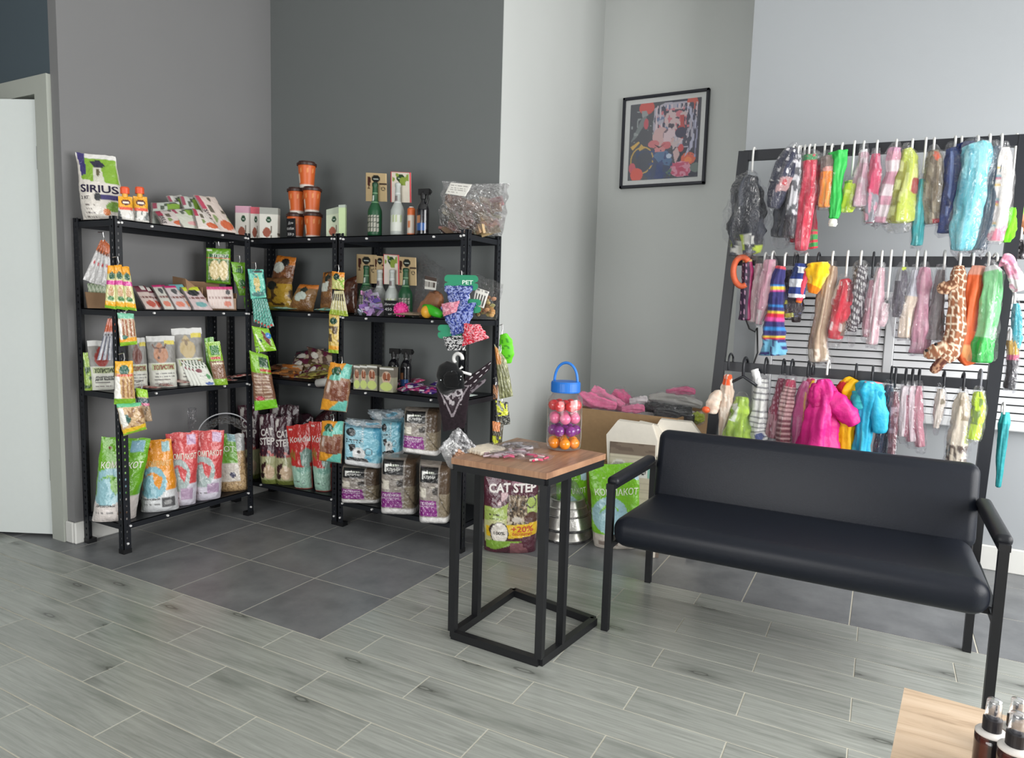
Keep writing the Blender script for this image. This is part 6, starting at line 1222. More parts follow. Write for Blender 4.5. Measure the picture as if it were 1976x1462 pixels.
garment('pet_dress', 'light pink and white pet dress, long, with lace hem', 'pet clothing', ((1700, 516, 6), (1696, 545, 9), (1690, 600, 11), (1682, 665, 9)), (214, 174, 184), [('s', 'u', .5, .4, (232, 218, 220)), ('n', 5, 6, 9, .55, 0, .8, 1, 1, (226, 206, 210))], (4, 1.2), (1702, 491), group=GM)
garment('pet_bow', 'pale pink folded pet bow low in a wide film sleeve', 'pet clothing', ((1708, 584, 7), (1703, 600, 10), (1702, 618, 9), (1700, 630, 5)), (222, 190, 198), [('n', 4, 5, 5, .6, (236, 220, 222))], (4, 1.3), (1720, 491), group=GM, low=88)
garment('pet_suit', 'grey-purple pet suit with a yellow dot above, in film', 'pet clothing', ((1742, 515, 6), (1740, 545, 10), (1735, 590, 11), (1733, 612, 9)), (92, 88, 98), [('e', .6, .04, .4, .06, (200, 220, 50)), ('r', 0, .0, .4, .3, (176, 178, 182))], (40, 1.6), (1745, 491), group=GM)
garment('pet_dress', 'cream two-tier pet dress in film', 'pet clothing', ((1766, 520, 5), (1763, 550, 8), (1757, 580, 13), (1751, 600, 12), (1747, 652, 13)), (236, 218, 200), [('r', 0, 0, 1, .42, (206, 206, 214))], (2, 1.1), (1771, 491), group=GM)
garment('pet_suit', 'long mauve pink pet suit, widest of the pink ones on the middle rail', 'pet clothing', ((1784, 515, 7), (1782, 545, 13), (1779, 590, 12), (1776, 640, 16), (1772, 682, 14)), (196, 140, 160), [('n', 3, 4, 9, .62, (210, 166, 182)), ('r', .4, .1, .6, .9, (214, 168, 182))], (3, 1.1), (1786, 491), group=GM)
garment('pet_suit', 'empty-looking clear film sleeve with a grey pet suit left of the giraffe', 'pet clothing', ((1816, 520, 6), (1812, 560, 9), (1804, 620, 13), (1800, 656, 14)), (150, 144, 146), [('n', 3, 5, 6, .55, (116, 110, 112))], (3, 1.2), (1824, 491), group=GM)
GIR = [('g', 5, 3, 15, .16, (146, 96, 70))]
t = garment('giraffe_costume', 'giraffe-patterned plush pet costume hanging head down', 'pet clothing', ((1851, 512, 8), (1850, 530, 12), (1846, 565, 14), (1845, 610, 15), (1842, 645, 17), (1834, 675, 17), (1818, 692, 15)), (232, 214, 190), GIR, None, (1854, 493), group=GM, fold=.06, d=-.12, rows=70, n=40,
        extra=[(((1846, 545, 10), (1832, 552, 11), (1818, 557, 12), (1808, 560, 5)), (206, 170, 140), [('n', 6, 8, 8, .5, (110, 70, 50))], 'front_leg', 'cloth'), (((1832, 668, 14), (1812, 676, 16), (1794, 682, 12), (1782, 684, 5)), (226, 206, 180), [('g', 8, 3, 4, .16, (150, 100, 74))], 'head', 'cloth'), (((1822, 690, 10), (1812, 702, 9), (1804, 712, 9), (1798, 719, 4)), (170, 130, 104), [('n', 9, 7, 7, .5, (90, 50, 40))], 'rear_leg', 'cloth')])
for (x, y) in ((1788, 676), (1806, 664)):
    g = G(); g.ball(rk(x, y, -.26), .018, (24, 20, 20), 8); mk('eye', g, 'shiny', t)
garment('pet_raincoat', 'orange pet raincoat with puffed bottom right of the giraffe', 'pet clothing', ((1888, 512, 10), (1884, 540, 16), (1876, 590, 15), (1870, 640, 15), (1866, 680, 17), (1874, 703, 10)), (232, 110, 62), [('r', .75, .1, 1, .6, (150, 60, 40)), ('p', [(.2, .72), (.7, .72), (.8, .95), (.3, .9)], (244, 170, 110)), ('r', 0, 0, 1, .14, (226, 160, 140))], None, (1879, 493), group=GM, mat='nylon', d=-.04)
garment('pet_raincoat', 'green pet raincoat with pale upper half and bright rounded bottom', 'pet clothing', ((1912, 512, 8), (1915, 535, 15), (1910, 580, 15), (1905, 630, 14), (1897, 665, 16), (1894, 700, 15)), (140, 214, 150), [('r', 0, .72, 1, 1, (46, 180, 74)), ('r', 0, 0, 1, .10, (230, 232, 230)), ('r', .8, .15, 1, .6, (80, 180, 100))], (0, 1.08), (1909, 494), group=GM, mat='nylon', d=-.1)
garment('pet_collar', 'pink lace pet collar with white ruffle slung over the right post', 'pet clothing', ((1932, 500, 10), (1946, 505, 10), (1956, 525, 9), (1962, 545, 11), (1966, 562, 8)), (222, 150, 176), [('r', 0, .55, 1, 1, (236, 234, 234)), ('n', 3, 8, 14, .6, (230, 184, 200))], None, (1925, 495), group=GM, d=-.22, fold=.2)
# things on the far side of the right post
def sidehang(name, label, keys, base, lay_=(), film=None, d=.35, hx=None):
    return garment(name, label, 'pet clothing', keys, base, lay_, film, hx or (keys[0][0]-6, keys[0][1]-12), W_, mat='nylon', group='pet clothes hung behind the right post', d=d, low=12)
sidehang('pet_suit', 'slim teal pet suit hung beyond the right post, upper one', ((1960, 585, 4), (1962, 610, 8), (1962, 650, 8), (1960, 672, 5)), (40, 160, 176), (), (3, 1.3))
sidehang('pet_suit', 'mustard pet suit with dark strap bottom beyond the right post', ((1952, 655, 7), (1954, 680, 9), (1952, 710, 8), (1948, 750, 8)), (186, 150, 60), [('r', 0, .38, 1, .5, (176, 80, 110)), ('r', 0, .5, 1, 1, (40, 38, 46))], (3, 1.2))
sidehang('pet_suit', 'teal knitted pet suit tapering downward beyond the right post', ((1940, 795, 6), (1938, 820, 8), (1932, 870, 7), (1926, 940, 4)), (50, 168, 170), [('r', 0, .3, 1, 1, (40, 140, 146))], None)
sidehang('pet_suit', 'brown and orange pet suit at the right edge of the picture', ((1974, 400, 6), (1974, 425, 9), (1974, 452, 7)), (196, 130, 90), [('r', 0, 0, 1, .3, (120, 200, 60)), ('n', 3, 4, 4, .6, (90, 60, 50))], None, .3)
sidehang('pet_suit', 'black and grey speckled pet suit at the right edge of the picture', ((1974, 462, 6), (1975, 480, 10), (1974, 500, 8)), (60, 58, 62), [('n', 3, 9, 9, .55, (170, 166, 170))], None, .3)
# ---- lowest rail
t = garment('plush_chicken', 'cream plush chicken costume with orange beak and orange top', 'pet clothing', ((1405, 722, 6), (1404, 745, 10), (1402, 770, 13), (1398, 800, 10), (1392, 842, 5)), (206, 184, 166), [('r', 0, 0, 1, .22, (226, 90, 50)), ('n', 3, 8, 12, .6, (226, 212, 198))], None, (1407, 690), B_, group=GB, d=-.05, low=24, extra=[(((1394, 756, 7), (1382, 768, 13), (1376, 784, 14), (1374, 798, 8)), (232, 206, 186), [('n', 4, 6, 6, .6, (240, 222, 206))], 'head', 'cloth')])
g = G(); g.ball(rk(1363, 790, -.1), .055, (230, 96, 50), 10, (1, 1, .8)); mk('beak', g, 'satin', t, smooth=True)
garment('pet_costume', 'lime green frog pet costume in film with white label, on a large black hanger', 'pet clothing', ((1432, 765, 10), (1430, 790, 16), (1424, 815, 20), (1420, 850, 28)), (172, 206, 74), [('p', [(0, .2), (.4, .18), (.4, .65), (.05, .6)], (238, 244, 230)), ('n', 5, 6, 6, .66, (140, 176, 50))], (0, 1.15), (1436, 698), B_, group=GB, low=28, big=True, d=-.05)
garment('pet_sweater', 'white pet sweater with thin grey stripes, blue knotted hem and white swing tag', 'pet clothing', ((1472, 730, 9), (1468, 760, 13), (1464, 800, 14), (1460, 830, 15), (1466, 852, 17)), (226, 226, 222), [('s', 'v', .075, .22, (110, 110, 116)), ('n', 4, 7, 7, .5, .2, .8, 1, 1, (70, 84, 140))], (3, 1.1), (1477, 698), B_, group=GB, low=24, extra=[(((1456, 712, 7), (1461, 728, 7), (1466, 744, 7)), (238, 238, 238), [], 'swing_tag', 'card')])
garment('pet_dress', 'maroon pet dress in film, darkest of the striped ones', 'pet clothing', ((1510, 730, 6), (1505, 760, 10), (1498, 800, 13), (1492, 845, 13)), (136, 44, 72), [('s', 'w', .3, .14, (206, 160, 176)), ('n', 4, 9, 6, .5, 0, .65, 1, 1, (180, 130, 140))], (4, 1.25), (1511, 701), B_, group=GB, low=22)
garment('pet_sweater', 'pink pet sweater with dense maroon stripes', 'pet clothing', ((1526, 732, 8), (1520, 765, 11), (1514, 810, 11), (1512, 858, 13)), (214, 172, 172), [('s', 'v', .06, .45, (120, 50, 66)), ('r', 0, 0, 1, .16, (176, 50, 84))], (2, 1.15), (1527, 702), B_, group=GB, low=22, d=-.06)
garment('pet_suit', 'bubblegum pink pet suit with yellow piping in film', 'pet clothing', ((1556, 735, 6), (1548, 770, 12), (1544, 810, 13), (1536, 862, 10)), (214, 96, 156), [('r', .7, .2, .8, .7, (230, 196, 90)), ('n', 4, 5, 8, .66, (226, 140, 180))], (3, 1.25), (1560, 704), B_, group=GB, low=24)
garment('pet_coat', 'small multicolour pet coat top with white and yellow collar behind the magenta raincoat', 'pet clothing', ((1570, 730, 8), (1564, 750, 13), (1562, 775, 12), (1564, 800, 9)), (210, 60, 110), [('p', [(.4, .1), (.8, 0), (.8, .3), (.4, .4)], (236, 190, 60)), ('n', 3, 5, 5, .62, (226, 200, 206))], None, (1569, 705), B_, group=GB, low=18, d=.05)
t = garment('pet_raincoat', 'big magenta pet raincoat with one sleeve flung to the right', 'pet clothing', ((1588, 731, 10), (1590, 750, 20), (1588, 785, 23), (1582, 820, 27), (1576, 872, 33)), (206, 30, 126), [('n', 4, 5, 5, .7, (226, 60, 150))], None, (1597, 705), W_, group=GB, mat='nylon', fold=.14, k=4, d=-.16, low=18, extra=[(((1600, 762, 15), (1620, 782, 20), (1638, 802, 17), (1650, 820, 10)), (210, 36, 130), [], 'sleeve', 'nylon'), (((1578, 740, 10), (1574, 760, 14), (1578, 785, 12)), (190, 26, 112), [], 'sleeve', 'nylon')])
garment('pet_raincoat', 'yellow pet raincoat with red lining behind the magenta one', 'pet clothing', ((1652, 732, 12), (1642, 748, 20), (1638, 780, 20), (1634, 830, 20), (1632, 876, 24)), (246, 190, 20), [('p', [(0, .2), (.2, .15), (.15, .5), (0, .55)], (196, 40, 50)), ('r', .82, .4, 1, 1, (190, 50, 40))], None, (1652, 711), B_, group=GB, mat='nylon', d=-.02, low=20, extra=[(((1636, 760, 10), (1648, 778, 10), (1652, 792, 6)), (246, 196, 30), [], 'sleeve', 'nylon')])
garment('pet_raincoat', 'turquoise blue pet raincoat with pink-edged hood, two sleeves down', 'pet clothing', ((1680, 735, 14), (1678, 750, 24), (1676, 770, 20), (1670, 800, 14), (1666, 840, 13), (1662, 878, 14)), (36, 160, 196), [('r', 0, 0, 1, .04, (236, 130, 130)), ('n', 4, 5, 7, .68, (70, 190, 214))], None, (1684, 716), B_, group=GB, mat='nylon', fold=.14, k=4, d=-.12, low=18, extra=[(((1686, 750, 14), (1692, 785, 15), (1697, 815, 15), (1698, 836, 11)), (40, 164, 200), [], 'sleeve', 'nylon'), (((1660, 755, 12), (1656, 775, 12), (1658, 790, 9)), (40, 160, 170), [], 'sleeve', 'nylon')])
garment('pet_suit', 'dark navy pet suit peeking out right of the turquoise raincoat', 'pet clothing', ((1716, 742, 6), (1710, 790, 9), (1702, 840, 11), (1696, 882, 10)), (50, 52, 76), [], (2, 1.15), (1721, 716), B_, group=GB, low=24)
garment('pet_suit', 'slim brown-burgundy pet suit in film, left of the white and pink trio', 'pet clothing', ((1727, 755, 5), (1724, 790, 9), (1722, 830, 8), (1718, 882, 6)), (106, 60, 70), [('n', 3, 4, 12, .6, (150, 120, 130))], (2, 1.2), (1729, 718), B_, group=GB, low=30, d=-.05)
for i, (x, lab, c) in enumerate(((1744, 'white pet vest with pink back, leftmost of the pale trio', (232, 220, 224)), (1757, 'white and mauve pet vest, middle of the pale trio', (226, 206, 212)), (1770, 'mauve pink pet vest, rightmost of the pale trio', (190, 130, 144)))):
    garment('pet_vest', lab, 'pet clothing', ((x+3, 744, 5), (x+1, 775, 8), (x, 815, 9), (x-2+i*4, 842+i*10, 7)), c, [('r', .0 if i else .65, .2, .3 if i else 1, 1, (186, 110, 130))], (14, 1.35), (x+5, 719+i), B_, group=GB, low=24)
garment('pet_vest', 'thin cream pet vest hanging alone between the trio and the leopard dress', 'pet clothing', ((1816, 750, 5), (1814, 775, 8), (1810, 800, 7), (1806, 826, 4)), (214, 204, 194), [('n', 5, 5, 9, .66, 0, 0, 1, .4, (130, 120, 100))], (14, 1.2), (1823, 725), B_, group=GB, low=24)
garment('pet_dress', 'beige pet dress with leopard-print skirt', 'pet clothing', ((1858, 757, 6), (1856, 780, 12), (1852, 820, 14), (1846, 860, 15), (1842, 902, 16)), (214, 202, 184), [('n', 4, 12, 18, .52, 0, .74, 1, 1, (90, 74, 66)), ('n', 6, 5, 9, .68, .3, 0, 1, .45, (150, 134, 110)), ('r', .86, .5, 1, .72, (190, 200, 110))], (2, 1.15), (1861, 728), B_, group=GB, low=26)
garment('pet_vest', 'neon lime patterned pet vest, last on the lowest rail', 'pet clothing', ((1888, 755, 6), (1888, 780, 10), (1884, 815, 10), (1877, 848, 9)), (196, 230, 50), [('n', 5, 5, 10, .6, 0, 0, 1, .7, (120, 150, 60))], (4, 1.2), (1894, 722), (110, 112, 118), group=GB, low=28)

# ================================================================== floor goods between the shelves and the bench
t, s = bag('litter_bag', 'burgundy and green cat litter bag with tabby and yellow strip, standing under the side table', 'litter bag', ((934, 900), (1040, 898), (1034, 1058), (934, 1056)), (3.3, 2.92), -62, .34, (84, 40, 54),
    [('n', 3, 9, 9, .72, 0, 0, 1, .22, (150, 110, 124)), ('n', 13, 14, 9, .6, .12, .30, .5, .44, (206, 176, 180)), ('p', [(.02, .46), (.3, .47), (.6, .38), (1, .34), (1, .64), (.02, .86)], (166, 186, 96)), ('p', [(.02, .62), (.5, .6), (.5, .8), (.02, .88)], (196, 196, 140)), ('e', .62, .50, .18, .18, (122, 104, 84)), ('n', 21, 46, 34, .55, .44, .33, .80, .66, (70, 58, 48)), ('n', 22, 40, 30, .66, .44, .33, .80, .66, (196, 180, 156)), ('p', [(.48, .36), (.54, .33), (.58, .38)], (122, 104, 84)), ('p', [(.68, .38), (.74, .32), (.78, .40)], (122, 104, 84)),
     ('e', .54, .48, .022, .014, (30, 34, 24)), ('e', .69, .48, .022, .014, (30, 34, 24)), ('p', [(.6, .54), (.65, .54), (.625, .57)], (60, 40, 36)), ('e', .62, .60, .1, .03, (206, 196, 184)), ('e', .88, .60, .13, .08, (84, 50, 40)), ('l', .1, .55, .34, .006, (90, 90, 60)), ('l', .1, .60, .34, .006, (90, 90, 60)),
     ('p', [(.06, .68), (1, .64), (1, .78), (.4, .82), (.06, .80)], (228, 188, 40)), ('e', .20, .72, .09, .07, (60, 36, 34)), ('e', .30, .76, .17, .13, (50, 44, 40)), ('e', .30, .76, .155, .12, (222, 214, 204)), ('p', [(.05, .85), (.5, .84), (.75, .84), (.2, .96), (.05, .94)], (130, 170, 60)), ('n', 31, 9, 9, .66, .5, .86, 1, 1, (130, 84, 90)), ('o', .88, .41, .09, .07, .8, (60, 50, 50))], 'stand', 0.0,
    [('CAT STEP', .10, .29, .96, .10, (226, 220, 216), .035), ('+20%', .52, .735, .92, .065, (196, 70, 40), .015), ('бесплатно', .54, .775, .90, .035, (196, 70, 40), .008), ('100%', .20, .77, .40, .035, (50, 44, 40), .01)], group=None, seed=5, nu=80, nv=100)
for i, (lab, px, y) in enumerate((('bright green litter bag with pale blue cats, half behind the side table leg', ((1070, 905), (1132, 900), (1138, 1010), (1080, 1016)), 4.12), ('bright green litter bag with pale blue swirl, between the side table and bench armrest', ((1136, 896), (1238, 893), (1232, 1030), (1146, 1036)), 3.66))):
    bag('litter_bag', lab, 'litter bag', px, (4.2, y), -62, .30, (126, 196, 40), [('o', .36, .60, .36, .22, .6, (160, 200, 208)), ('e', .36, .64, .24, .13, (160, 200, 208)), ('p', [(.42, .58), (.46, .48), (.52, .55), (.6, .47), (.64, .58), (.6, .66), (.46, .66)], (160, 200, 214)), ('p', [(.8, .02), (1, .04), (1, .2), (.8, .18)], (190, 222, 236)), ('r', 0, .82, 1, 1, (206, 198, 188)), ('r', .1, .90, .5, .95, (150, 136, 126)), ('l', .2, .16, .7, .01, (200, 226, 160))], 'stand', 0.0, tk((232, 240, 214)), group='green litter bags on the floor', seed=60+i*7, nu=60, nv=76)
def bowlstack():
    c = onz(1092, 1035, 0); c = V3(c[0]-.02, c[1]+.02, 0)
    t = thing('steel_bowls', 'stack of steel pet bowls wrapped in clear film on the floor', 'bowl stack', c)
    r = .34
    for (z, prof) in ((.0, [(.25, .005), (.33, .02), (.34, .04), (.30, .13), (.31, .145), (.26, .14), (.24, .05)]), (.15, [(.30, .0), (.355, .015), (.35, .04), (.27, .26), (.275, .28), (.24, .275), (.22, .1)]), (.31, [(.20, .0), (.30, .02), (.29, .04), (.235, .20), (.24, .215), (.2, .21), (.18, .1)])):
        zz = np.linspace(0, 1, 28); pr = interp([(q[0], q[1], 0) for q in prof], zz)
        g = G(); g.lathe(c+V3(0, 0, z), [(q[0], q[1]) for q in pr], (206, 204, 196), 40); mk('bowl', g, 'zinc', t, smooth=True)
        g = G(); g.lathe(c+V3(0, 0, z-.004), [(prof[1][0]+.004, 0), (prof[2][0]+.012, .018), (prof[2][0]+.006, .035)], (24, 24, 26), 40); mk('rubber_ring', g, 'satin', t)
    s = Surf(); 
    g = G(); ang0 = -1.25; V = []
    for j, (a, z) in enumerate(((1.0, .21), (.83, .37))):
        for i in range(7): w = ang0+.28*(i/6-.5)*1.6; V.append(c+V3(r*a*1.03*math.cos(w), r*a*1.03*math.sin(w), z))
    g.add(V, [(i, i+1, 7+i+1, 7+i) for i in range(6)], [(232, 230, 222)]*14); mk('paper_label', g, 'card', t)
    g = G(); n = 30; prof = [(r*1.22, 0.004), (r*1.18, .05), (r*1.12, .2), (r*.95, .42), (r*.7, .56), (r*.35, .64), (r*.1, .70)]; rr = np.random.RandomState(4)
    V = []
    for (q, z) in prof:
        for k in range(n): w = 2*math.pi*k/n; f = 1+.09*rr.randn(); V.append(c+V3(q*f*math.cos(w), q*f*math.sin(w), max(.003, z*(1+.08*rr.randn()))))
    g.add(V, [(i*n+k, i*n+(k+1) % n, (i+1)*n+(k+1) % n, (i+1)*n+k) for i in range(len(prof)-1) for k in range(n)], (230, 230, 230)); mk('film_wrap', g, 'film', t, smooth=True)
bowlstack()
# big cardboard box with folded pink and black goods on top
t = thing('cardboard_box', 'large brown cardboard box against the alcove, heaped with packed goods', 'box', (4.45, 4.85, 0))
a = V3(3.60, 4.30, 0); b = V3(5.02, 4.22, 0); c_ = V3(5.14, 5.42, 0); d_ = V3(3.72, 5.46, 0); H = 1.64
def wallq(p, q, z0, z1, th, col):
    n_ = np.cross(q-p, V3(0, 0, 1)); n_ /= np.linalg.norm(n_); g = G(); g.quadbox([p+V3(0, 0, z0), q+V3(0, 0, z0), q-n_*th+V3(0, 0, z0), p-n_*th+V3(0, 0, z0), p+V3(0, 0, z1), q+V3(0, 0, z1), q-n_*th+V3(0, 0, z1), p-n_*th+V3(0, 0, z1)], col); return g
KR = (152, 124, 92)
for p, q in ((a, b), (b, c_), (c_, d_), (d_, a)): mk('side_panel', wallq(p, q, 0, H, .02, KR), 'kraft', t)
mk('bottom_panel', G().quadbox([a, b, c_, d_]+[x+V3(0, 0, .02) for x in (a, b, c_, d_)], KR), 'kraft', t)
s = Surf(); s.N = V3(.056, -.998, 0); s.f = lambda u, v: a+np.outer(u, b-a)+np.outer(1-v, V3(0, 0, H))+s.N*.002
lettering(t, s, 'Роялти', .42, .20, .62, .028, (92, 72, 52), .0); lettering(t, s, 'BOX', .30, .50, .36, .03, (92, 72, 52), .0)
g = G(); P = s.f(np.array([.42, .52, .52, .42]), np.array([.235, .235, .275, .275])); g.tube([P[0], P[1], P[2], P[3], P[0]], .003, (92, 72, 52), 4); mk('printed_frame', g, 'ink', t)
g = G(); P = s.f(np.array([.0, 1.]), np.array([.42, .42])); g.bar(P[0]+s.N*.0, P[1]+s.N*.0, .004, .012, (120, 96, 70)); mk('seam', g, 'kraft', t)
# the contents
mk('packed_goods', G().rbox((3.68, 4.36, 1.30), (5.0, 5.36, 1.60), .04, (196, 190, 190), 2), 'card', t, label='white packing under the goods')
PI = (218, 104, 148)
def lump(label, keys, base, mat='cloth', y=4.5, lay_=(), fold=.24, flat=.6, film=True, name='folded_garment', cat='pet clothing', A=(0, 0, 1), group=None):
    K = [(*ony(x, yy, y), w*dep(ony(x, yy, y))/FPX) for x, yy, w in keys]
    P = K[len(K)//2]; t = thing(name, label, cat, (P[0], P[1], P[2]-P[3]*.8), group)
    g = G(); loft(g, K, base, lay_, 30, 36, fold, 4, flat, sd(), A=A); mk('cloth_body', g, 'wrapped' if mat == 'cloth' else mat, t, smooth=True)
    if film: g = G(); loft(g, [(a, b, c, w*1.2+.01) for a, b, c, w in K], base, (), 20, 22, .2, 6, flat, sd(), A=A); mk('film_sleeve', g, 'film', t, smooth=True)
    return t
GP = 'pink and dark goods heaped on the cardboard box'
lump('folded pink garment in film, lying leftmost on the cardboard box', ((1118, 760, 6), (1135, 770, 11), (1160, 777, 11), (1190, 783, 7)), PI, y=4.42, group=GP)
lump('folded pink garment with a rounded end up, second on the cardboard box', ((1142, 752, 7), (1155, 760, 12), (1178, 774, 11), (1205, 786, 7)), (226, 120, 160), y=4.6, group=GP)
lump('pink hooded garment, highest of the left heap on the cardboard box', ((1182, 758, 9), (1194, 766, 14), (1206, 777, 13), (1216, 786, 8)), (210, 88, 136), y=4.75, group=GP)
lump('flat pink garment in film, low at the middle of the box', ((1200, 790, 5), (1222, 788, 7), (1244, 788, 5)), (216, 110, 150), y=4.45, group=GP)
lump('clear white film packet between the pink and black goods', ((1215, 775, 5), (1230, 774, 8), (1250, 772, 6)), (206, 198, 200), y=4.65, mat='satin', group=GP)
lump('black garment packed flat in film, under the white film packet', ((1244, 786, 6), (1262, 786, 9), (1300, 792, 10), (1335, 796, 8)), (24, 26, 30), y=4.6, mat='nylon', group=GP, flat=.8)
lump('second black packet drooping over the right side of the box', ((1262, 796, 5), (1290, 800, 8), (1320, 806, 9), (1340, 808, 6)), (26, 28, 32), y=4.5, mat='nylon', group=GP, flat=.8)
lump('grey-white film packet lying on top of the black goods', ((1252, 768, 5), (1280, 768, 9), (1320, 772, 10), (1355, 782, 5)), (170, 168, 162), y=4.75, mat='satin', group=GP, flat=.8)
lump('pink packet on the very top of the right heap', ((1286, 758, 5), (1305, 755, 7), (1325, 754, 7), (1342, 756, 4)), (212, 92, 138), y=4.8, group=GP, flat=.8)
lump('lime green packet at the right end of the black goods', ((1336, 806, 6), (1348, 806, 10), (1360, 806, 6)), (170, 186, 50), y=4.55, group=GP)
# flattened house-shaped cardboard carriers leaning between box and bench
def carrier(label, px, y, base, lay_, texts=(), T=.14, ang=-82):
    """carton whose top corners are clipped"""
    n_ = V3(math.cos(math.radians(ang)), math.sin(math.radians(ang)), 0)
    P = [onpl(x, yy, (4.9, y), ang) for x, yy in px]
    zlow = min(p[2] for p in P); 
    for p in P:
        if p[2] < .3: p[2] = .004
    P = [p - n_*.0 for p in P]
    t = thing('carton_carrier', label, 'carton', ((P[-1]+P[-2])/2), 'clipped-corner carton carriers')
    ax = np.cross(V3(0, 0, 1), n_); n = len(P); g = G(); B = [p-n_*T for p in P]
    xs = [p@ax for p in P]; zs = [p[2] for p in P]; x0, x1, z0_, z1_ = min(xs), max(xs), min(zs), max(zs)
    g.add(P+B, [tuple(range(n)), tuple(range(n, 2*n))[::-1]]+[(i, (i+1) % n, n+(i+1) % n, n+i) for i in range(n)], (224, 218, 206)); mk('carton_body', g, 'card', t)
    if lay_:
        q = [x0, x1, z1_, z0_]; s = Surf(); s.N = n_
        O = P[0]-ax*(P[0]@ax)-V3(0, 0, P[0][2])
        s.f = lambda u, v: O+np.outer(x0+(x1-x0)*u, ax)+np.outer(z1_+(z0_-z1_)*v, V3(0, 0, 1))+n_*.006
        c = s.f(np.array([.08, .92, .92, .08]), np.array([.17, .17, .97, .97])); g = G(); pouch(g, c[0], c[1], c[2], c[3], .006, base, lay_, 'box', 60, 80, crinkle=0); mk('printed_panel', g, 'card', t)
        s2 = Surf(); s2.N = n_; s2.f = lambda u, v: s.f(.08+.84*np.asarray(u), .17+.8*np.asarray(v))+n_*.008
        for x in texts: lettering(t, s2, *x)
    return t
carrier('front white carton carrier with wood print and mint corner, top corners clipped', ((1192, 811), (1258, 820), (1268, 850), (1262, 1085), (1176, 1080), (1170, 838)), 3.92, (206, 198, 176),
        [('s', 'v', .03, .2, (190, 182, 160)), ('r', 0, 0, 1, .12, (126, 112, 98)), ('n', 4, 3, 40, .6, 0, 0, 1, .12, (110, 96, 84)), ('e', .22, .24, .18, .07, (226, 222, 212)), ('o', .22, .24, .14, .05, .5, (176, 172, 164)), ('r', .78, .14, .99, .33, (140, 190, 176)), ('r', .66, .22, .86, .33, (232, 232, 226)), ('e', .60, .27, .06, .03, (70, 56, 50)), ('r', .9, .3, 1, 1, (120, 108, 96))], [('СКВО', .14, .25, .32, .025, (80, 76, 70)), ('СТЬ', .72, .24, .82, .07, (50, 50, 50), .01, 1)])
carrier('middle white carton carrier, mostly hidden behind the front one', ((1232, 814), (1270, 822), (1290, 850), (1288, 1060), (1240, 1060), (1228, 834)), 4.02, None, None)
carrier('rear grey-white carton carrier reaching behind the bench back', ((1274, 809), (1334, 815), (1354, 842), (1352, 1060), (1262, 1060), (1258, 836)), 4.10, None, None)
bag('literature_box', 'narrow upright carton with dark side lettering beside the bench leg', 'carton', ((1266, 880), (1282, 880), (1270, 1060), (1250, 1060)), (4.9, 3.66), -60, .12, (214, 206, 192), [('r', .6, 0, 1, 1, (120, 108, 98))], 'box', 0.0, [('КРОШКА', .1, .30, .5, .22, (60, 56, 52), .005, 1)], 'card', nu=14, nv=30, crinkle=0, part='carton_body')

# ================================================================== on the side table
ZT = 1.658
c = onz(1086, 868, ZT); c = V3(c[0]-.02, c[1]+.06, ZT)
t = thing('ball_jar', 'clear plastic jar of coloured balls with blue handled lid on the side table', 'jar', c, None)
r = .165; prof = [(r*.86, .004), (r*.97, .02), (r, .07), (r, .16), (r*.985, .2), (r, .24), (r, .46), (r*.97, .49), (r*.80, .525), (r*.76, .55), (r*.70, .551)]
g = G(); g.lathe(c, prof, (235, 235, 235), 40); mk('jar_body', g, 'jar', t, smooth=True)
cols = [(246, 148, 28), (122, 34, 128), (228, 120, 158), (212, 54, 56)]
rb = .052
bt = thing  # balls are things of their own inside the jar
names = ('orange', 'purple', 'pink', 'red')
for l in range(4):
    for k in range(7 if l != 3 else 7):
        a = 2*math.pi*(k/6)+l*.5; rr_ = (r-rb-.006) if k < 6 else 0
        if l == 3 and k == 6: pass
        z = c[2]+.012+rb+l*.118
        g = G(); p = V3(c[0]+rr_*math.cos(a), c[1]+rr_*math.sin(a), z); g.ball(p, rb, cols[l], 16)
        mk('plastic_ball', g, 'shiny', smooth=True, label='small %s ball in the %s layer of the clear jar' % (names[l], ('bottom', 'second', 'third', 'top')[l]), cat='ball', group='%s balls in the jar' % names[l], org=p-V3(0, 0, rb))
g = G(); g.lathe(c+V3(0, 0, .545), [(r*.82, 0), (r*.84, .01), (r*.84, .085), (r*.80, .10), (r*.2, .105), (.001, .105)], (24, 104, 190), 36); mk('lid', g, 'satin', t, smooth=False)
g = G(); hp = [c+V3(.118*math.cos(w), .0, .62+.20*max(0, math.sin(w))**.8) for w in np.linspace(0, math.pi, 22)]; g.tube(hp, .013, (34, 116, 204), 8)
g.tube([hp[0]-V3(0, 0, .07), hp[0]], .018, (34, 116, 204), 8); g.tube([hp[-1]-V3(0, 0, .07), hp[-1]], .018, (34, 116, 204), 8); mk('handle', g, 'satin', t, smooth=True)
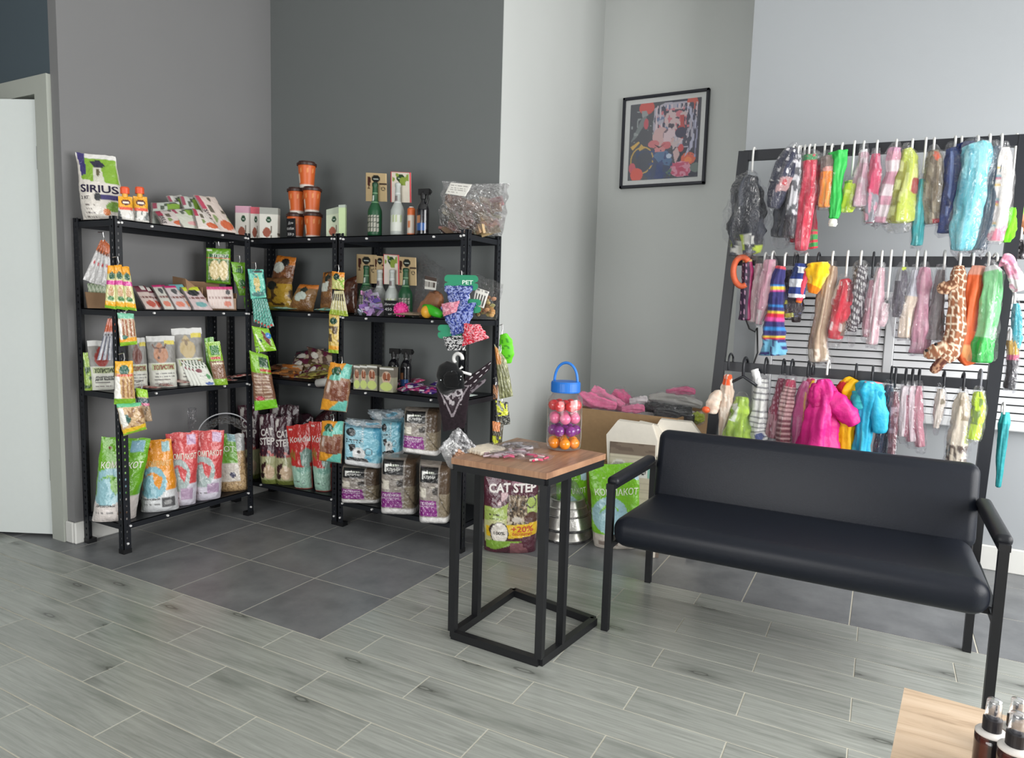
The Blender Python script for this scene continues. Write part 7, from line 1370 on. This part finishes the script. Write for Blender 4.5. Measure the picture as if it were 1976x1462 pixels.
# pack of white rawhide sticks
q0 = onz(893, 878, ZT); q1 = onz(935, 888, ZT)
t = thing('rawhide_pack', 'pack of white rawhide sticks in film near the left corner of the side table', 'packet', onz(930, 872, ZT))
A0, A1 = onz(897, 872, ZT), onz(945, 884, ZT); B0 = onz(945, 862, ZT); dd = (A1-A0)*.5; L_ = B0-A0
for i in range(7):
    p = A0+(A1-A0)*.62*i/6+V3(0, 0, .02); g = G(); g.tube([p+L_*.02*(i % 2), p+L_*.55, p+L_*.95], .019, (226, 214, 192), 8); mk('rawhide_stick', g, 'satin', t, smooth=True)
g = G(); w_ = (A1-A0)*.7; pouch(g, A0-L_*.08+V3(0, 0, .03), A0+L_*1.1+V3(0, 0, .03), A0+L_*1.1+w_+V3(0, 0, .03), A0-L_*.08+w_+V3(0, 0, .03), .06, (230, 230, 230), (), 'pillow', 20, 20, crinkle=.01); mk('film_bag', g, 'film', t, smooth=True)
def tpk(label, cx, cy, w, h, cols_, seed, rot=20):
    P = onz(cx, cy, ZT); t = thing('trinket_pack', label, 'packet', P, 'small film packs on the side table'); r = random.Random(seed)
    for i in range(9):
        g = G(); a = r.uniform(0, 6.28); q = P+V3(r.uniform(-w, w)*.4, r.uniform(-h, h)*.4, .014); e_ = V3(math.cos(a), math.sin(a), 0)*.05
        g.tube([q-e_, q+V3(e_[1]*.5, -e_[0]*.5, .006), q+e_], .010, cols_[i % len(cols_)], 6); mk('trinket', g, 'satin', t, smooth=True)
    ro = math.radians(rot); u_ = V3(math.cos(ro), math.sin(ro), 0)*w/2; v_ = V3(-math.sin(ro), math.cos(ro), 0)*h/2
    g = G(); pouch(g, P-u_+v_+V3(0, 0, .02), P+u_+v_+V3(0, 0, .02), P+u_-v_+V3(0, 0, .02), P-u_-v_+V3(0, 0, .02), .035, (230, 230, 230), (), 'pillow', 26, 26, crinkle=.014, seed=seed); mk('film_bag', g, 'film', t, smooth=True)
tpk('clear film pack with mauve trinkets in the middle of the side table', 985, 872, .42, .30, [(176, 140, 150), (206, 190, 196), (140, 110, 120)], 3)
tpk('clear film pack with hot pink trinket near the front corner of the side table', 1018, 884, .44, .26, [(214, 50, 96), (226, 206, 200), (206, 60, 110)], 5, 8)
tpk('clear film pack with grey trinkets toward the back of the side table', 1003, 862, .36, .22, [(190, 184, 188), (206, 200, 204), (150, 146, 150)], 8, 30)
tpk('clear film pack lying between the rawhide sticks and the mauve trinkets', 960, 880, .26, .22, [(190, 170, 176), (160, 130, 136)], 11, 10)
# clear bag with barcode leaning off the side-table corner
t = thing('chew_bag', 'crumpled clear bag with barcode label drooping over the left corner of the side table', 'bag', onz(876, 885, 1.6))
q = [onpl(x, y, (3.98, .95), -45) for x, y in ((884, 822), (925, 868), (884, 890), (846, 866))]
g = G(); pouch(g, *q, .12, (170, 170, 172), [('n', 6, 12, 9, .5, (120, 120, 122)), ('n', 9, 14, 12, .62, (206, 206, 208)), ('p', [(.5, .55), (1, .5), (1, .95), (.6, 1)], (206, 160, 130)), ('r', .12, .45, .5, .85, (224, 224, 224)), ('s', 'u', .045, .5, .18, .52, .45, .78, (70, 70, 72))], 'pillow', 50, 50, crinkle=.05, seed=71, wob=.05); mk('bag_body', g, 'gloss', t, smooth=True)
q = [onpl(x, y, (3.93, .75), -45) for x, y in ((846, 864), (872, 868), (874, 905), (866, 902))]
g = G(); pouch(g, *q, .05, (150, 152, 150), [('n', 6, 6, 9, .5, (190, 190, 190))], 'pillow', 16, 24, crinkle=.03, seed=72); mk('bag_neck', g, 'haze', t, smooth=True)
g = G(); q = onz(962, 832, .0); 
mk('foam_tray', G().rbox((3.05, 3.9, 1.15), (3.55, 4.15, 1.5), .03, (226, 226, 222), 2), 'card', label='white carton corner showing behind the side table', cat='carton', org=(3.3, 4.0, 1.15)) if False else None

# ================================================================== spray bottles on the low table
a, ux, uy = LOWT
def mist(label, px, py, D):
    d = ray(px, py); k = D/(d@CF); P = CAMP+d*k; zt = P[2]
    c = V3(P[0], P[1], 1.045); H = zt-1.045
    t = thing('mist_bottle', label, 'spray bottle', c, 'dark mist bottles with white shoulders'); r = .060
    def colr(a_, z): f = z/H; return (78, 34, 26) if (f < .8 and .62 < a_ < .70) else ((52, 26, 22) if .5 < a_ < .62 else (22, 19, 21))
    hb = H-.130
    g = G(); g.lathe(c, [(r*.95, 0), (r, .02)]+[(r, hb*f) for f in (.3, .5, .7, .88)], 0, 36, cols=colr); mk('bottle_body', g, 'shiny', t, smooth=True)
    g = G(); g.lathe(c+V3(0, 0, hb*.88), [(r*1.0, 0), (r, hb*.03), (r*.93, hb*.06), (r*.72, hb*.085), (r*.6, hb*.09)], (214, 210, 206), 32); mk('shoulder', g, 'satin', t, smooth=True)
    g = G(); g.lathe(c+V3(0, 0, hb*.95), [(r*.60, 0), (r*.60, hb*.05+.045), (r*.5, hb*.05+.048)], (22, 20, 26), 26); mk('pump_collar', g, 'satin', t)
    g = G(); g.lathe(c+V3(0, 0, hb+.035), [(r*.32, 0), (r*.28, .06), (r*.2, .065)], (90, 90, 98), 20); mk('nozzle', g, 'satin', t)
    g = G(); g.lathe(c+V3(0, 0, hb+.04), [(r*.52, 0), (r*.47, .080), (r*.44, .088), (r*.1, .09)], (232, 232, 236), 26); mk('clear_cap', g, M['cap'], t, smooth=True)
    s = Surf(); s.N = V3(0, 0, 0)
mist('dark mist bottle with clear cap, leftmost on the low oak table', 1920, 1349, 2.95)
mist('dark mist bottle with clear cap, in front at the picture edge', 1966, 1375, 2.80)
mist('dark mist bottle with clear cap, behind the other two', 1966, 1348, 3.10)
